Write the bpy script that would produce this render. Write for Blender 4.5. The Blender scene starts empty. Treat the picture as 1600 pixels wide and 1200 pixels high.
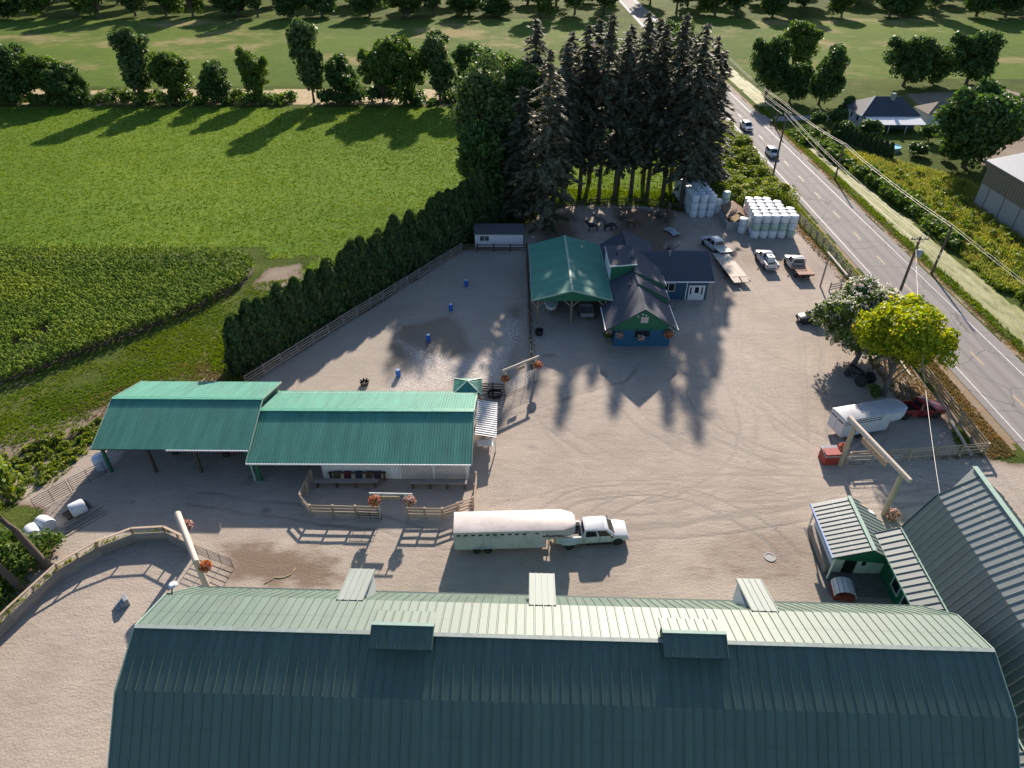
import bpy, math, random
import numpy as np
from mathutils import Vector, Matrix

R = math.radians
scene = bpy.context.scene
col = scene.collection

# ------------------------------------------------------------------ camera
cam_data = bpy.data.cameras.new('camera')
cam_data.sensor_width = 36.0
cam_data.lens = 24.0
cam_data.clip_start = 0.5
cam_data.clip_end = 4000
cam = bpy.data.objects.new('camera', cam_data)
cam.location = (0, 0, 47)
cam.rotation_euler = (R(90 - 36.3), 0, 0)
col.objects.link(cam)
scene.camera = cam

# ------------------------------------------------------------------ sky, sun, exposure
SUN_EL, SUN_AZ = R(24.5), R(9.5)
world = bpy.data.worlds.new('World')
scene.world = world
world.use_nodes = True
wn = world.node_tree
sky = wn.nodes.new('ShaderNodeTexSky')
sky.sky_type = 'NISHITA'
sky.sun_disc = False
sky.sun_elevation = SUN_EL
sky.sun_rotation = SUN_AZ
sky.air_density = 1.0
sky.dust_density = 1.0
sky.ozone_density = 3.0
wn.links.new(sky.outputs[0], wn.nodes['Background'].inputs[0])
wn.nodes['Background'].inputs[1].default_value = 0.085
sun_data = bpy.data.lights.new('sun', 'SUN')
sun_data.energy = 5.0
sun_data.angle = R(0.9)
sun_data.color = (1.0, 0.87, 0.745)
sun = bpy.data.objects.new('sun', sun_data)
sdir = Vector((math.sin(SUN_AZ) * math.cos(SUN_EL), math.cos(SUN_AZ) * math.cos(SUN_EL), math.sin(SUN_EL)))
sun.rotation_euler = sdir.to_track_quat('Z', 'Y').to_euler()
sun.location = sdir * 300
col.objects.link(sun)
vs = scene.view_settings
vs.view_transform = 'Standard'
vs.look = 'None'
vs.exposure = 1.0
vs.gamma = 1.0
vs.use_curve_mapping = False
scene.cycles.max_bounces = 5
scene.cycles.diffuse_bounces = 3
scene.cycles.glossy_bounces = 2
scene.cycles.transmission_bounces = 3
scene.cycles.transparent_max_bounces = 4

# ------------------------------------------------------------------ materials
def lin(*c):
    """sRGB 0-255 to linear"""
    out = []
    for v in c:
        v /= 255.0
        out.append(v / 12.92 if v <= 0.04045 else ((v + 0.055) / 1.055) ** 2.4)
    return tuple(out)

def newmat(name):
    m = bpy.data.materials.new(name)
    m.use_nodes = True
    nt = m.node_tree
    nt.nodes.clear()
    return m, nt, nt.nodes, nt.links

def N(nodes, kind, **kw):
    n = nodes.new(kind)
    for k, v in kw.items():
        if hasattr(n, k):
            setattr(n, k, v)
    return n

def setin(n, **kw):
    for k, v in kw.items():
        n.inputs[k.replace('_', ' ')].default_value = v
    return n

def ramp(nodes, stops):
    r = nodes.new('ShaderNodeValToRGB')
    e = r.color_ramp.elements
    while len(e) > 1:
        e.remove(e[-1])
    e[0].position, e[0].color = stops[0][0], (*stops[0][1], 1)
    for p, c in stops[1:]:
        x = e.new(p)
        x.color = (*c, 1)
    return r

def noise(nodes, links, scale, detail=5, rough=0.6, vec=None, stretch=None):
    n = nodes.new('ShaderNodeTexNoise')
    n.inputs['Scale'].default_value = scale
    n.inputs['Detail'].default_value = detail
    n.inputs['Roughness'].default_value = rough
    if vec is not None:
        if stretch:
            mp = nodes.new('ShaderNodeMapping')
            mp.inputs['Scale'].default_value = stretch
            links.new(vec, mp.inputs[0])
            vec = mp.outputs[0]
        links.new(vec, n.inputs['Vector'])
    return n

def mixc(nodes, links, fac, a, b, blend='MIX'):
    m = nodes.new('ShaderNodeMix')
    m.data_type = 'RGBA'
    m.blend_type = blend
    for sock, v in ((m.inputs[0], fac), (m.inputs[6], a), (m.inputs[7], b)):
        if hasattr(v, 'is_linked') or hasattr(v, 'links'):
            links.new(v, sock)
        elif isinstance(v, (int, float)):
            sock.default_value = v
        else:
            sock.default_value = (*v, 1)
    return m.outputs[2]

def mathn(nodes, links, op, a, b=0.0, clamp=False):
    m = nodes.new('ShaderNodeMath')
    m.operation = op
    m.use_clamp = clamp
    for i, v in ((0, a), (1, b)):
        if isinstance(v, (int, float)):
            m.inputs[i].default_value = v
        else:
            links.new(v, m.inputs[i])
    return m.outputs[0]

def smooth(nodes, links, v, lo, hi):
    m = nodes.new('ShaderNodeMapRange')
    m.interpolation_type = 'SMOOTHSTEP'
    links.new(v, m.inputs[0])
    m.inputs[1].default_value = lo
    m.inputs[2].default_value = hi
    return m.outputs[0]

MATS = {}
def surf(name, color, rough=0.6, metal=0.0, var=0.18, scale=3.0, bump=0.0, bscale=30.0, obj_var=0.0,
         dirt=None, dirt_amt=0.35, dirt_scale=1.2, spec=0.5, stretch=None, ior=1.5):
    """a plain surface with noise in colour, roughness and height, and optional dirt"""
    if name in MATS:
        return MATS[name]
    m, nt, nd, lk = newmat(name)
    out = N(nd, 'ShaderNodeOutputMaterial')
    b = N(nd, 'ShaderNodeBsdfPrincipled')
    lk.new(b.outputs[0], out.inputs[0])
    tc = N(nd, 'ShaderNodeTexCoord')
    vec = tc.outputs['Object']
    if obj_var:      # look-alike pieces do not share one pattern
        oi0 = N(nd, 'ShaderNodeObjectInfo')
        va = N(nd, 'ShaderNodeVectorMath')
        va.operation = 'ADD'
        lk.new(vec, va.inputs[0])
        lk.new(mathn(nd, lk, 'MULTIPLY', oi0.outputs['Random'], 60.0), va.inputs[1])
        vec = va.outputs[0]
    n1 = noise(nd, lk, scale, 6, 0.65, vec, stretch)
    lo = tuple(c * (1 - var) for c in color)
    hi = tuple(min(1, c * (1 + var)) for c in color)
    r = ramp(nd, [(0.3, lo), (0.7, hi)])
    lk.new(n1.outputs[0], r.inputs[0])
    c = r.outputs[0]
    if obj_var:
        oi = N(nd, 'ShaderNodeObjectInfo')
        hs = N(nd, 'ShaderNodeHueSaturation')
        mr = N(nd, 'ShaderNodeMapRange')
        mr.inputs[3].default_value = 1 - obj_var
        mr.inputs[4].default_value = 1 + obj_var
        lk.new(oi.outputs['Random'], mr.inputs[0])
        lk.new(mr.outputs[0], hs.inputs['Value'])
        lk.new(c, hs.inputs['Color'])
        c = hs.outputs[0]
    if dirt:
        n2 = noise(nd, lk, dirt_scale, 8, 0.7, vec)
        f = smooth(nd, lk, n2.outputs[0], 0.48, 0.72)
        f = mathn(nd, lk, 'MULTIPLY', f, dirt_amt)
        c = mixc(nd, lk, f, c, dirt)
    lk.new(c, b.inputs['Base Color'])
    rr = N(nd, 'ShaderNodeMapRange')
    rr.inputs[3].default_value = max(0.02, rough - 0.08)
    rr.inputs[4].default_value = min(1, rough + 0.08)
    lk.new(n1.outputs[0], rr.inputs[0])
    lk.new(rr.outputs[0], b.inputs['Roughness'])
    b.inputs['Metallic'].default_value = metal
    b.inputs['IOR'].default_value = ior
    b.inputs['Specular IOR Level'].default_value = spec
    if bump:
        n3 = noise(nd, lk, bscale, 4, 0.6, vec)
        bp = N(nd, 'ShaderNodeBump')
        bp.inputs['Strength'].default_value = bump
        bp.inputs['Distance'].default_value = 0.02
        lk.new(n3.outputs[0], bp.inputs['Height'])
        lk.new(bp.outputs[0], b.inputs['Normal'])
    MATS[name] = m
    return m

def leafmat(name, stops, trans=0.35, rough=0.55, patch=None, spec=0.3):
    """leaves: colour differs leaf by leaf, light passes through"""
    if name in MATS:
        return MATS[name]
    m, nt, nd, lk = newmat(name)
    out = N(nd, 'ShaderNodeOutputMaterial')
    geo = N(nd, 'ShaderNodeNewGeometry')
    r = ramp(nd, stops)
    lk.new(geo.outputs['Random Per Island'], r.inputs[0])
    p = N(nd, 'ShaderNodeBsdfPrincipled')
    p.inputs['Roughness'].default_value = rough
    p.inputs['Specular IOR Level'].default_value = spec
    c = r.outputs[0]
    if patch:      # swathes of paler, yellower and darker growth across the ground
        tc = N(nd, 'ShaderNodeTexCoord')
        n1 = noise(nd, lk, patch, 5, 0.65, tc.outputs['Object'], (.45, 1.3, 0))
        n2 = noise(nd, lk, patch * 4.5, 5, 0.7, tc.outputs['Object'], (.4, 1.5, 0))
        f = mathn(nd, lk, 'ADD', mathn(nd, lk, 'MULTIPLY', n1.outputs[0], .6), mathn(nd, lk, 'MULTIPLY', n2.outputs[0], .4))
        rp = ramp(nd, [(.36, (.55, .66, .6)), (.48, (.92, .95, .9)), (.56, (1.12, 1.06, .9)), (.66, (1.5, 1.28, .9))])
        lk.new(f, rp.inputs[0])
        c = mixc(nd, lk, 1.0, c, rp.outputs[0], 'MULTIPLY')
    lk.new(c, p.inputs['Base Color'])
    t = N(nd, 'ShaderNodeBsdfTranslucent')
    hs = N(nd, 'ShaderNodeHueSaturation')
    hs.inputs['Saturation'].default_value = 1.15
    hs.inputs['Value'].default_value = 1.3
    lk.new(c, hs.inputs['Color'])
    lk.new(hs.outputs[0], t.inputs[0])
    mx = N(nd, 'ShaderNodeMixShader')
    mx.inputs[0].default_value = trans
    lk.new(p.outputs[0], mx.inputs[1])
    lk.new(t.outputs[0], mx.inputs[2])
    lk.new(mx.outputs[0], out.inputs[0])
    MATS[name] = m
    return m

# ------------------------------------------------------------------ mesh helpers
def link(o):
    col.objects.link(o)
    return o

def tag(o, label=None, cat=None, group=None, kind=None):
    if label: o['label'] = label
    if cat: o['category'] = cat
    if group: o['group'] = group
    if kind: o['kind'] = kind
    return o

def thing(name, label, cat, loc=(0, 0, 0), rz=0.0, group=None):
    o = bpy.data.objects.new(name, None)
    o.empty_display_size = 0.3
    o.location = loc
    o.rotation_euler = (0, 0, rz)
    link(o)
    return tag(o, label, cat, group)

class MB:
    def __init__(self):
        self.v, self.f = [], []
    def add(self, vs_, fs):
        n = len(self.v)
        self.v += [tuple(p) for p in vs_]
        self.f += [tuple(i + n for i in q) for q in fs]
        return self
    def box(self, x0, x1, y0, y1, z0, z1):
        return self.hexa([(x0, y0, z0), (x1, y0, z0), (x1, y1, z0), (x0, y1, z0),
                          (x0, y0, z1), (x1, y0, z1), (x1, y1, z1), (x0, y1, z1)])
    def hexa(self, p):
        return self.add(p, [(3, 2, 1, 0), (4, 5, 6, 7), (0, 1, 5, 4), (1, 2, 6, 5), (2, 3, 7, 6), (3, 0, 4, 7)])
    def bar(self, p0, p1, w, h, up=(0, 0, 1)):
        p0, p1 = Vector(p0), Vector(p1)
        d = (p1 - p0).normalized()
        s = d.cross(Vector(up))
        if s.length < 1e-4:
            s = d.cross(Vector((1, 0, 0)))
        s.normalize()
        u = s.cross(d).normalized()
        a, b = s * w / 2, u * h / 2
        return self.hexa([p0 - a - b, p0 + a - b, p1 + a - b, p1 - a - b, p0 - a + b, p0 + a + b, p1 + a + b, p1 - a + b])
    def slab(self, a, b, c, d, th):
        """four corners counter-clockwise seen from outside, thickened inwards"""
        a, b, c, d = map(Vector, (a, b, c, d))
        n = (c - a).cross(d - b).normalized() * th
        return self.hexa([a - n, b - n, c - n, d - n, a, b, c, d])
    def prism(self, poly, a, b, axis='x'):
        """extrude a 2d polygon along an axis; 2d coords are the other two axes in order"""
        def P(u, w, t):
            return (t, u, w) if axis == 'x' else ((u, t, w) if axis == 'y' else (u, w, t))
        n = len(poly)
        vs_ = [P(u, w, a) for u, w in poly] + [P(u, w, b) for u, w in poly]
        fs = [tuple(range(n))[::-1], tuple(range(n, 2 * n))]
        fs += [(i, (i + 1) % n, n + (i + 1) % n, n + i) for i in range(n)]
        return self.add(vs_, fs)
    def tube(self, p0, p1, r0, r1=None, n=8, caps=True):
        r1 = r0 if r1 is None else r1
        p0, p1 = Vector(p0), Vector(p1)
        d = (p1 - p0).normalized()
        s = d.orthogonal().normalized()
        u = d.cross(s)
        vs_ = []
        for p, r in ((p0, r0), (p1, r1)):
            for i in range(n):
                t = 2 * math.pi * i / n
                vs_.append(p + (s * math.cos(t) + u * math.sin(t)) * r)
        fs = [(i, (i + 1) % n, n + (i + 1) % n, n + i) for i in range(n)]
        if caps:
            fs += [tuple(range(n))[::-1], tuple(range(n, 2 * n))]
        return self.add(vs_, fs)
    def lathe(self, prof, n=12, c=(0, 0, 0), axis='z'):
        vs_, fs = [], []
        for r, z in prof:
            for i in range(n):
                t = 2 * math.pi * i / n
                q = (r * math.cos(t), r * math.sin(t), z)
                if axis == 'y':
                    q = (q[0], q[2], q[1])
                if axis == 'x':
                    q = (q[2], q[0], q[1])
                vs_.append((q[0] + c[0], q[1] + c[1], q[2] + c[2]))
        m = len(prof)
        for k in range(m - 1):
            for i in range(n):
                fs.append((k * n + i, k * n + (i + 1) % n, (k + 1) * n + (i + 1) % n, (k + 1) * n + i))
        fs.append(tuple(range(n))[::-1])
        fs.append(tuple(range((m - 1) * n, m * n)))
        return self.add(vs_, fs)
    def loft(self, rings, close=True):
        n = len(rings[0])
        vs_ = [p for r in rings for p in r]
        fs = []
        for k in range(len(rings) - 1):
            for i in range(n):
                fs.append((k * n + i, k * n + (i + 1) % n, (k + 1) * n + (i + 1) % n, (k + 1) * n + i))
        if close:
            fs.append(tuple(range(n))[::-1])
            fs.append(tuple(range((len(rings) - 1) * n, len(rings) * n)))
        return self.add(vs_, fs)
    def mesh(self, name):
        me = bpy.data.meshes.new(name)
        me.from_pydata(self.v, [], self.f)
        me.validate()
        import bmesh
        bm = bmesh.new()
        bm.from_mesh(me)
        bmesh.ops.recalc_face_normals(bm, faces=bm.faces)
        bm.to_mesh(me)
        bm.free()
        return me
    def build(self, name, mat, parent=None, smooth=False, bevel=0.0, loc=None, rz=None):
        me = self.mesh(name)
        me.materials.append(mat)
        o = bpy.data.objects.new(name, me)
        if parent is not None:
            o.parent = parent
        if loc is not None:
            o.location = loc
        if rz is not None:
            o.rotation_euler = (0, 0, rz)
        if smooth:
            for p in me.polygons:
                p.use_smooth = True
            me.set_sharp_from_angle(angle=R(40))
        if bevel:
            b = o.modifiers.new('bevel', 'BEVEL')
            b.width = bevel
            b.segments = 2
            b.limit_method = 'ANGLE'
        link(o)
        return o

def npmesh(name, V, F, mat, parent=None, loc=None, shade=False):
    """mesh object from numpy arrays; F is (n,3) or (n,4)"""
    me = bpy.data.meshes.new(name)
    V = np.asarray(V, dtype=np.float32)
    F = np.asarray(F, dtype=np.int32)
    k = F.shape[1]
    me.vertices.add(len(V))
    me.vertices.foreach_set('co', V.ravel())
    me.loops.add(F.size)
    me.loops.foreach_set('vertex_index', F.ravel())
    me.polygons.add(len(F))
    me.polygons.foreach_set('loop_start', np.arange(0, F.size, k, dtype=np.int32))
    me.update(calc_edges=True)
    me.validate()
    me.materials.append(mat)
    if shade:
        me.polygons.foreach_set('use_smooth', np.ones(len(F), dtype=bool))
    o = bpy.data.objects.new(name, me)
    if parent is not None:
        o.parent = parent
    if loc is not None:
        o.location = loc
    return link(o)

def dup(root, loc, rz=None, label=None, group=None, scale=None, cat=None):
    """copy of a thing with copies of its parts and their sub-parts (meshes shared)"""
    r = root.copy()
    col.objects.link(r)
    r.location = loc
    if rz is not None:
        r.rotation_euler = (0, 0, rz)
    if scale is not None:
        r.scale = scale if hasattr(scale, '__len__') else (scale,) * 3
    tag(r, label, cat, group)
    for ch in list(root.children):
        c = ch.copy()
        col.objects.link(c)
        c.parent = r
        for g in list(ch.children):
            d = g.copy()
            col.objects.link(d)
            d.parent = c
    return r

UNIT = {}
def unit(kind, mat):
    key = (kind, mat.name)
    if key not in UNIT:
        b = MB()
        if kind == 'cube':
            b.box(-.5, .5, -.5, .5, -.5, .5)
        else:
            b.tube((0, 0, -.5), (0, 0, .5), .5, .5, 8)
        me = b.mesh(kind)
        me.materials.append(mat)
        if kind == 'cyl':
            for p in me.polygons:
                p.use_smooth = len(p.vertices) == 4
        UNIT[key] = me
    return UNIT[key]

def beam(parent, name, p0, p1, w, h, mat, round_=False, up=(0, 0, 1)):
    """a board or pole between two points as its own object (mesh shared), p in the parent's frame"""
    p0, p1 = Vector(p0), Vector(p1)
    d = p1 - p0
    L = d.length
    z = d.normalized()
    x = z.cross(Vector(up))
    if x.length < 1e-3:
        x = Vector((1, 0, 0))
    x.normalize()
    y = z.cross(x).normalized()
    o = bpy.data.objects.new(name, unit('cyl' if round_ else 'cube', mat))
    m = Matrix((x, y, z)).transposed().to_4x4()
    m = Matrix.Translation((p0 + p1) / 2) @ m @ Matrix.Diagonal((w, h, L, 1))
    o.parent = parent
    o.matrix_local = m
    return link(o)

rnd = random.Random(7)

# ------------------------------------------------------------------ numpy noise and polygons
def vnoise(x, y, scale, seed=0):
    rs = np.random.RandomState(seed)
    T = rs.rand(256, 256)
    u, w = x / scale, y / scale
    i, j = np.floor(u).astype(int), np.floor(w).astype(int)
    a, b = u - i, w - j
    a, b = a * a * (3 - 2 * a), b * b * (3 - 2 * b)
    g = lambda p, q: T[p % 256, q % 256]
    return (g(i, j) * (1 - a) + g(i + 1, j) * a) * (1 - b) + (g(i, j + 1) * (1 - a) + g(i + 1, j + 1) * a) * b

def fbm(x, y, scale, seed=0, oct=4):
    s, amp, tot = 0, 1.0, 0
    for k in range(oct):
        s = s + amp * vnoise(x, y, scale / 2 ** k, seed + k)
        tot += amp
        amp *= 0.55
    return s / tot

def sdist(x, y, poly):
    """signed distance to a polygon, positive inside"""
    P = np.array(poly, float)
    inside = np.zeros(x.shape, bool)
    dmin = np.full(x.shape, 1e9)
    n = len(P)
    for k in range(n):
        ax, ay = P[k]
        bx, by = P[(k + 1) % n]
        ex, ey = bx - ax, by - ay
        t = np.clip(((x - ax) * ex + (y - ay) * ey) / (ex * ex + ey * ey + 1e-9), 0, 1)
        dmin = np.minimum(dmin, np.hypot(x - ax - t * ex, y - ay - t * ey))
        c = ((ay > y) != (by > y))
        xi = ex * (y - ay) / (by - ay + 1e-12) + ax
        inside ^= c & (x < xi)
    return np.where(inside, dmin, -dmin)

def linedist(x, y, pts):
    d = np.full(x.shape, 1e9)
    for (ax, ay), (bx, by) in zip(pts[:-1], pts[1:]):
        ex, ey = bx - ax, by - ay
        t = np.clip(((x - ax) * ex + (y - ay) * ey) / (ex * ex + ey * ey + 1e-9), 0, 1)
        d = np.minimum(d, np.hypot(x - ax - t * ex, y - ay - t * ey))
    return d

def blend(d, w=1.0):
    return np.clip(d / w * 0.5 + 0.5, 0, 1)

def sheet(name, poly, res, z, mat, attr=None, ragged=0.8, relief=0.0):
    """a ground sheet cut from a fine grid with an uneven border; attr(x, y, d) gives rgb per vertex"""
    P = np.array(poly)
    xs = np.arange(P[:, 0].min() - 2, P[:, 0].max() + 2, res)
    ys = np.arange(P[:, 1].min() - 2, P[:, 1].max() + 2, res)
    X, Y = np.meshgrid(xs, ys, indexing='ij')
    d = sdist(X, Y, poly) + (fbm(X, Y, 4.0, 11) - 0.5) * 2 * ragged
    idx = np.arange(X.size).reshape(X.shape)
    keep = (d[:-1, :-1] > 0) & (d[1:, :-1] > 0) & (d[1:, 1:] > 0) & (d[:-1, 1:] > 0)
    F = np.stack([idx[:-1, :-1][keep], idx[1:, :-1][keep], idx[1:, 1:][keep], idx[:-1, 1:][keep]], 1)
    used = np.unique(F)
    remap = np.full(X.size, -1)
    remap[used] = np.arange(len(used))
    x, y, dd = X.ravel()[used], Y.ravel()[used], d.ravel()[used]
    zz = np.full(x.shape, z)
    if relief:
        zz = zz + relief * fbm(x, y, 2.5, 5) * np.clip(dd, 0, 1)
    o = npmesh(name, np.stack([x, y, zz], 1), remap[F], mat, shade=True)
    if attr:
        a = o.data.color_attributes.new('wear', 'FLOAT_COLOR', 'POINT')
        c = np.ones((len(x), 4), np.float32)
        c[:, :3] = np.stack(attr(x, y, dd), 1)
        a.data.foreach_set('color', c.ravel())
    return tag(o, kind='structure')

# ------------------------------------------------------------------ ground, yard, arena
def grass_ground_mat(name, dark, mid, light, dry, dry_at=0.62, big=0.03):
    m, nt, nd, lk = newmat(name)
    out = N(nd, 'ShaderNodeOutputMaterial')
    b = N(nd, 'ShaderNodeBsdfPrincipled')
    b.inputs['Roughness'].default_value = 0.9
    b.inputs['Specular IOR Level'].default_value = 0.03
    lk.new(b.outputs[0], out.inputs[0])
    tc = N(nd, 'ShaderNodeTexCoord')
    v = tc.outputs['Object']
    nb = noise(nd, lk, big, 6, 0.62, v)
    nm = noise(nd, lk, 0.35, 6, 0.7, v, (0.55, 1.6, 1))
    nf = noise(nd, lk, 3.0, 5, 0.75, v)
    s = mathn(nd, lk, 'ADD', mathn(nd, lk, 'MULTIPLY', nb.outputs[0], 0.45),
              mathn(nd, lk, 'ADD', mathn(nd, lk, 'MULTIPLY', nm.outputs[0], 0.3), mathn(nd, lk, 'MULTIPLY', nf.outputs[0], 0.25)))
    r = ramp(nd, [(0.36, dark), (0.5, mid), (0.62, light)])
    lk.new(s, r.inputs[0])
    nd2 = noise(nd, lk, big * 2.3, 6, 0.7, v)
    f = smooth(nd, lk, nd2.outputs[0], dry_at, dry_at + 0.14)
    lk.new(mixc(nd, lk, f, r.outputs[0], dry), b.inputs['Base Color'])
    bp = N(nd, 'ShaderNodeBump')
    bp.inputs['Strength'].default_value = 0.9
    bp.inputs['Distance'].default_value = 0.25
    lk.new(mathn(nd, lk, 'ADD', nf.outputs[0], nm.outputs[0]), bp.inputs['Height'])
    lk.new(bp.outputs[0], b.inputs['Normal'])
    return m

M_ground = grass_ground_mat('rough_grass', (.035, .055, .012), (.075, .105, .022), (.13, .15, .035), (.24, .19, .09), 0.58, 0.05)
M_field = grass_ground_mat('hay_field_grass', (.065, .115, .016), (.115, .185, .024), (.17, .24, .032), (.20, .26, .04), 0.6, 0.02)

def earth_mat(name, base_a, base_b, soil, dark, pale, speck=0.5, wet=0.62):
    """gravel or sand; vertex attribute: r soil patches, g wheel tracks or wetness, b pale loose stones / edge"""
    m, nt, nd, lk = newmat(name)
    out = N(nd, 'ShaderNodeOutputMaterial')
    b = N(nd, 'ShaderNodeBsdfPrincipled')
    b.inputs['Specular IOR Level'].default_value = 0.25
    lk.new(b.outputs[0], out.inputs[0])
    tc = N(nd, 'ShaderNodeTexCoord')
    v = tc.outputs['Object']
    at = N(nd, 'ShaderNodeVertexColor')
    at.layer_name = 'wear'
    sp = N(nd, 'ShaderNodeSeparateColor')
    lk.new(at.outputs[0], sp.inputs[0])
    n0 = noise(nd, lk, 0.09, 6, 0.65, v)
    n1 = noise(nd, lk, 1.1, 7, 0.72, v, (0.5, 1.3, 1))
    n2 = noise(nd, lk, 9.0, 3, 0.8, v)
    r = ramp(nd, [(0.35, base_a), (0.65, base_b)])
    lk.new(mathn(nd, lk, 'ADD', mathn(nd, lk, 'MULTIPLY', n0.outputs[0], 0.6), mathn(nd, lk, 'MULTIPLY', n1.outputs[0], 0.4)), r.inputs[0])
    c = r.outputs[0]
    nv = mathn(nd, lk, 'ADD', mathn(nd, lk, 'MULTIPLY', n1.outputs[0], 0.8), mathn(nd, lk, 'MULTIPLY', n2.outputs[0], 0.35))
    f = smooth(nd, lk, mathn(nd, lk, 'ADD', sp.outputs[0], mathn(nd, lk, 'SUBTRACT', nv, 0.6)), 0.35, 0.75)
    c = mixc(nd, lk, f, c, soil)
    f2 = smooth(nd, lk, mathn(nd, lk, 'ADD', sp.outputs[1], mathn(nd, lk, 'MULTIPLY', mathn(nd, lk, 'SUBTRACT', nv, 0.6), 0.8)), 0.2, 0.9)
    c = mixc(nd, lk, f2, c, dark)
    n3 = noise(nd, lk, 5.5, 2, 0.6, v)
    f3 = mathn(nd, lk, 'MULTIPLY', sp.outputs[2], smooth(nd, lk, n3.outputs[0], 0.42, 0.58))
    c = mixc(nd, lk, f3, c, pale)
    # speckle of single stones and clods
    vo = N(nd, 'ShaderNodeTexVoronoi')
    vo.inputs['Scale'].default_value = 3.2
    lk.new(v, vo.inputs['Vector'])
    st = smooth(nd, lk, vo.outputs['Distance'], 0.12, 0.3)
    spk = mixc(nd, lk, st, tuple(k * 0.72 for k in base_a), (1, 1, 1))
    c = mixc(nd, lk, speck * 0.3, c, mixc(nd, lk, 1.0, c, spk, 'MULTIPLY'))
    fine = ramp(nd, [(0.25, (.72, .72, .72)), (0.75, (1.2, 1.2, 1.2))])
    lk.new(n2.outputs[0], fine.inputs[0])
    c = mixc(nd, lk, 0.8, c, mixc(nd, lk, 1.0, c, fine.outputs[0], 'MULTIPLY'))
    lk.new(c, b.inputs['Base Color'])
    rr = N(nd, 'ShaderNodeMapRange')
    rr.inputs[3].default_value = 0.92
    rr.inputs[4].default_value = wet
    lk.new(f2, rr.inputs[0])
    lk.new(rr.outputs[0], b.inputs['Roughness'])
    bp = N(nd, 'ShaderNodeBump')
    bp.inputs['Strength'].default_value = 0.55
    bp.inputs['Distance'].default_value = 0.12
    h = mathn(nd, lk, 'ADD', mathn(nd, lk, 'MULTIPLY', n1.outputs[0], 0.8), mathn(nd, lk, 'MULTIPLY', n3.outputs[0], 0.5))
    h = mathn(nd, lk, 'ADD', h, mathn(nd, lk, 'MULTIPLY', sp.outputs[1], -0.5))
    lk.new(h, bp.inputs['Height'])
    lk.new(bp.outputs[0], b.inputs['Normal'])
    return m

M_yard = earth_mat('gravel_yard', (.27, .228, .19), (.425, .36, .295), (.185, .132, .095), (.19, .16, .135), (.52, .47, .41))
M_arena = earth_mat('arena_sand', (.29, .255, .215), (.385, .335, .275), (.27, .20, .145), (.145, .12, .09), (.56, .51, .47), wet=.38)
M_lane = earth_mat('farm_soil', (.155, .118, .085), (.235, .185, .135), (.13, .092, .062), (.15, .12, .09), (.36, .31, .25))

xs = np.array([-1500, -900, -500, -300, -200, -120, -60, 0, 60, 120, 200, 300, 500, 900, 1500.])
ys = np.array([-300, -60, 0, 60, 120, 200, 300, 450, 700, 1100, 1700.])
gx, gy = np.meshgrid(xs, ys, indexing='ij')
gi = np.arange(gx.size).reshape(gx.shape)
tag(npmesh('ground', np.stack([gx.ravel(), gy.ravel(), np.zeros(gx.size)], 1),
           np.stack([gi[:-1, :-1].ravel(), gi[1:, :-1].ravel(), gi[1:, 1:].ravel(), gi[:-1, 1:].ravel()], 1), M_ground), kind='structure')

YARD = [(-46, 8), (46, 8), (46, 40), (52.4, 40), (52.4, 50.6), (48.6, 51.2), (48.4, 66), (49.3, 90), (49.0, 111), (44, 113.5), (36, 116), (30, 115.5),
        (22, 120), (10, 119.5), (3.5, 113), (-1, 103), (-8, 100), (-31.5, 63.5), (-34, 61), (-41.5, 60), (-44.5, 54.5), (-49, 50), (-50, 46), (-44, 43.5), (-40.5, 39), (-43, 33), (-46, 24)]
SOIL = [[(-26.6, 40.5), (-24.0, 41.3), (-20.5, 41.0), (-17.0, 40.5), (-14.4, 38.7), (-14.5, 36.4), (-16.8, 34.8), (-24.2, 35.1) ],
        [(16.4, 40.2), (19.9, 42.8), (25.6, 42.4), (26.8, 40.2), (25.7, 34.8), (15.0, 34.2), (10.5, 35.1) ],
        [(13, 96), (18, 118), (30, 117), (29, 104), (22, 96)], [(3.5, 100), (12, 97), (12, 118), (5, 114)],
        [(44.8, 65.3), (47.0, 65.9), (49.6, 59.2), (49.2, 52.8), (47.7, 51.4), (46.1, 53.8), (44.8, 58.1), (42.1, 59.2) ],
        [(30, 97), (35, 106), (44, 101), (46, 92), (45.5, 86)], [(-43, 44), (-41, 60), (-50, 52)], [(-46, 22), (-37, 29), (-33, 20), (-46, 8)]]
TRACKS = []
def arc(cx_, cy_, r, a0, a1, n=26, e=1.0):
    return [(cx_ + r * math.cos(R(a0 + (a1 - a0) * k / n)), cy_ + e * r * math.sin(R(a0 + (a1 - a0) * k / n))) for k in range(n + 1)]
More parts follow.
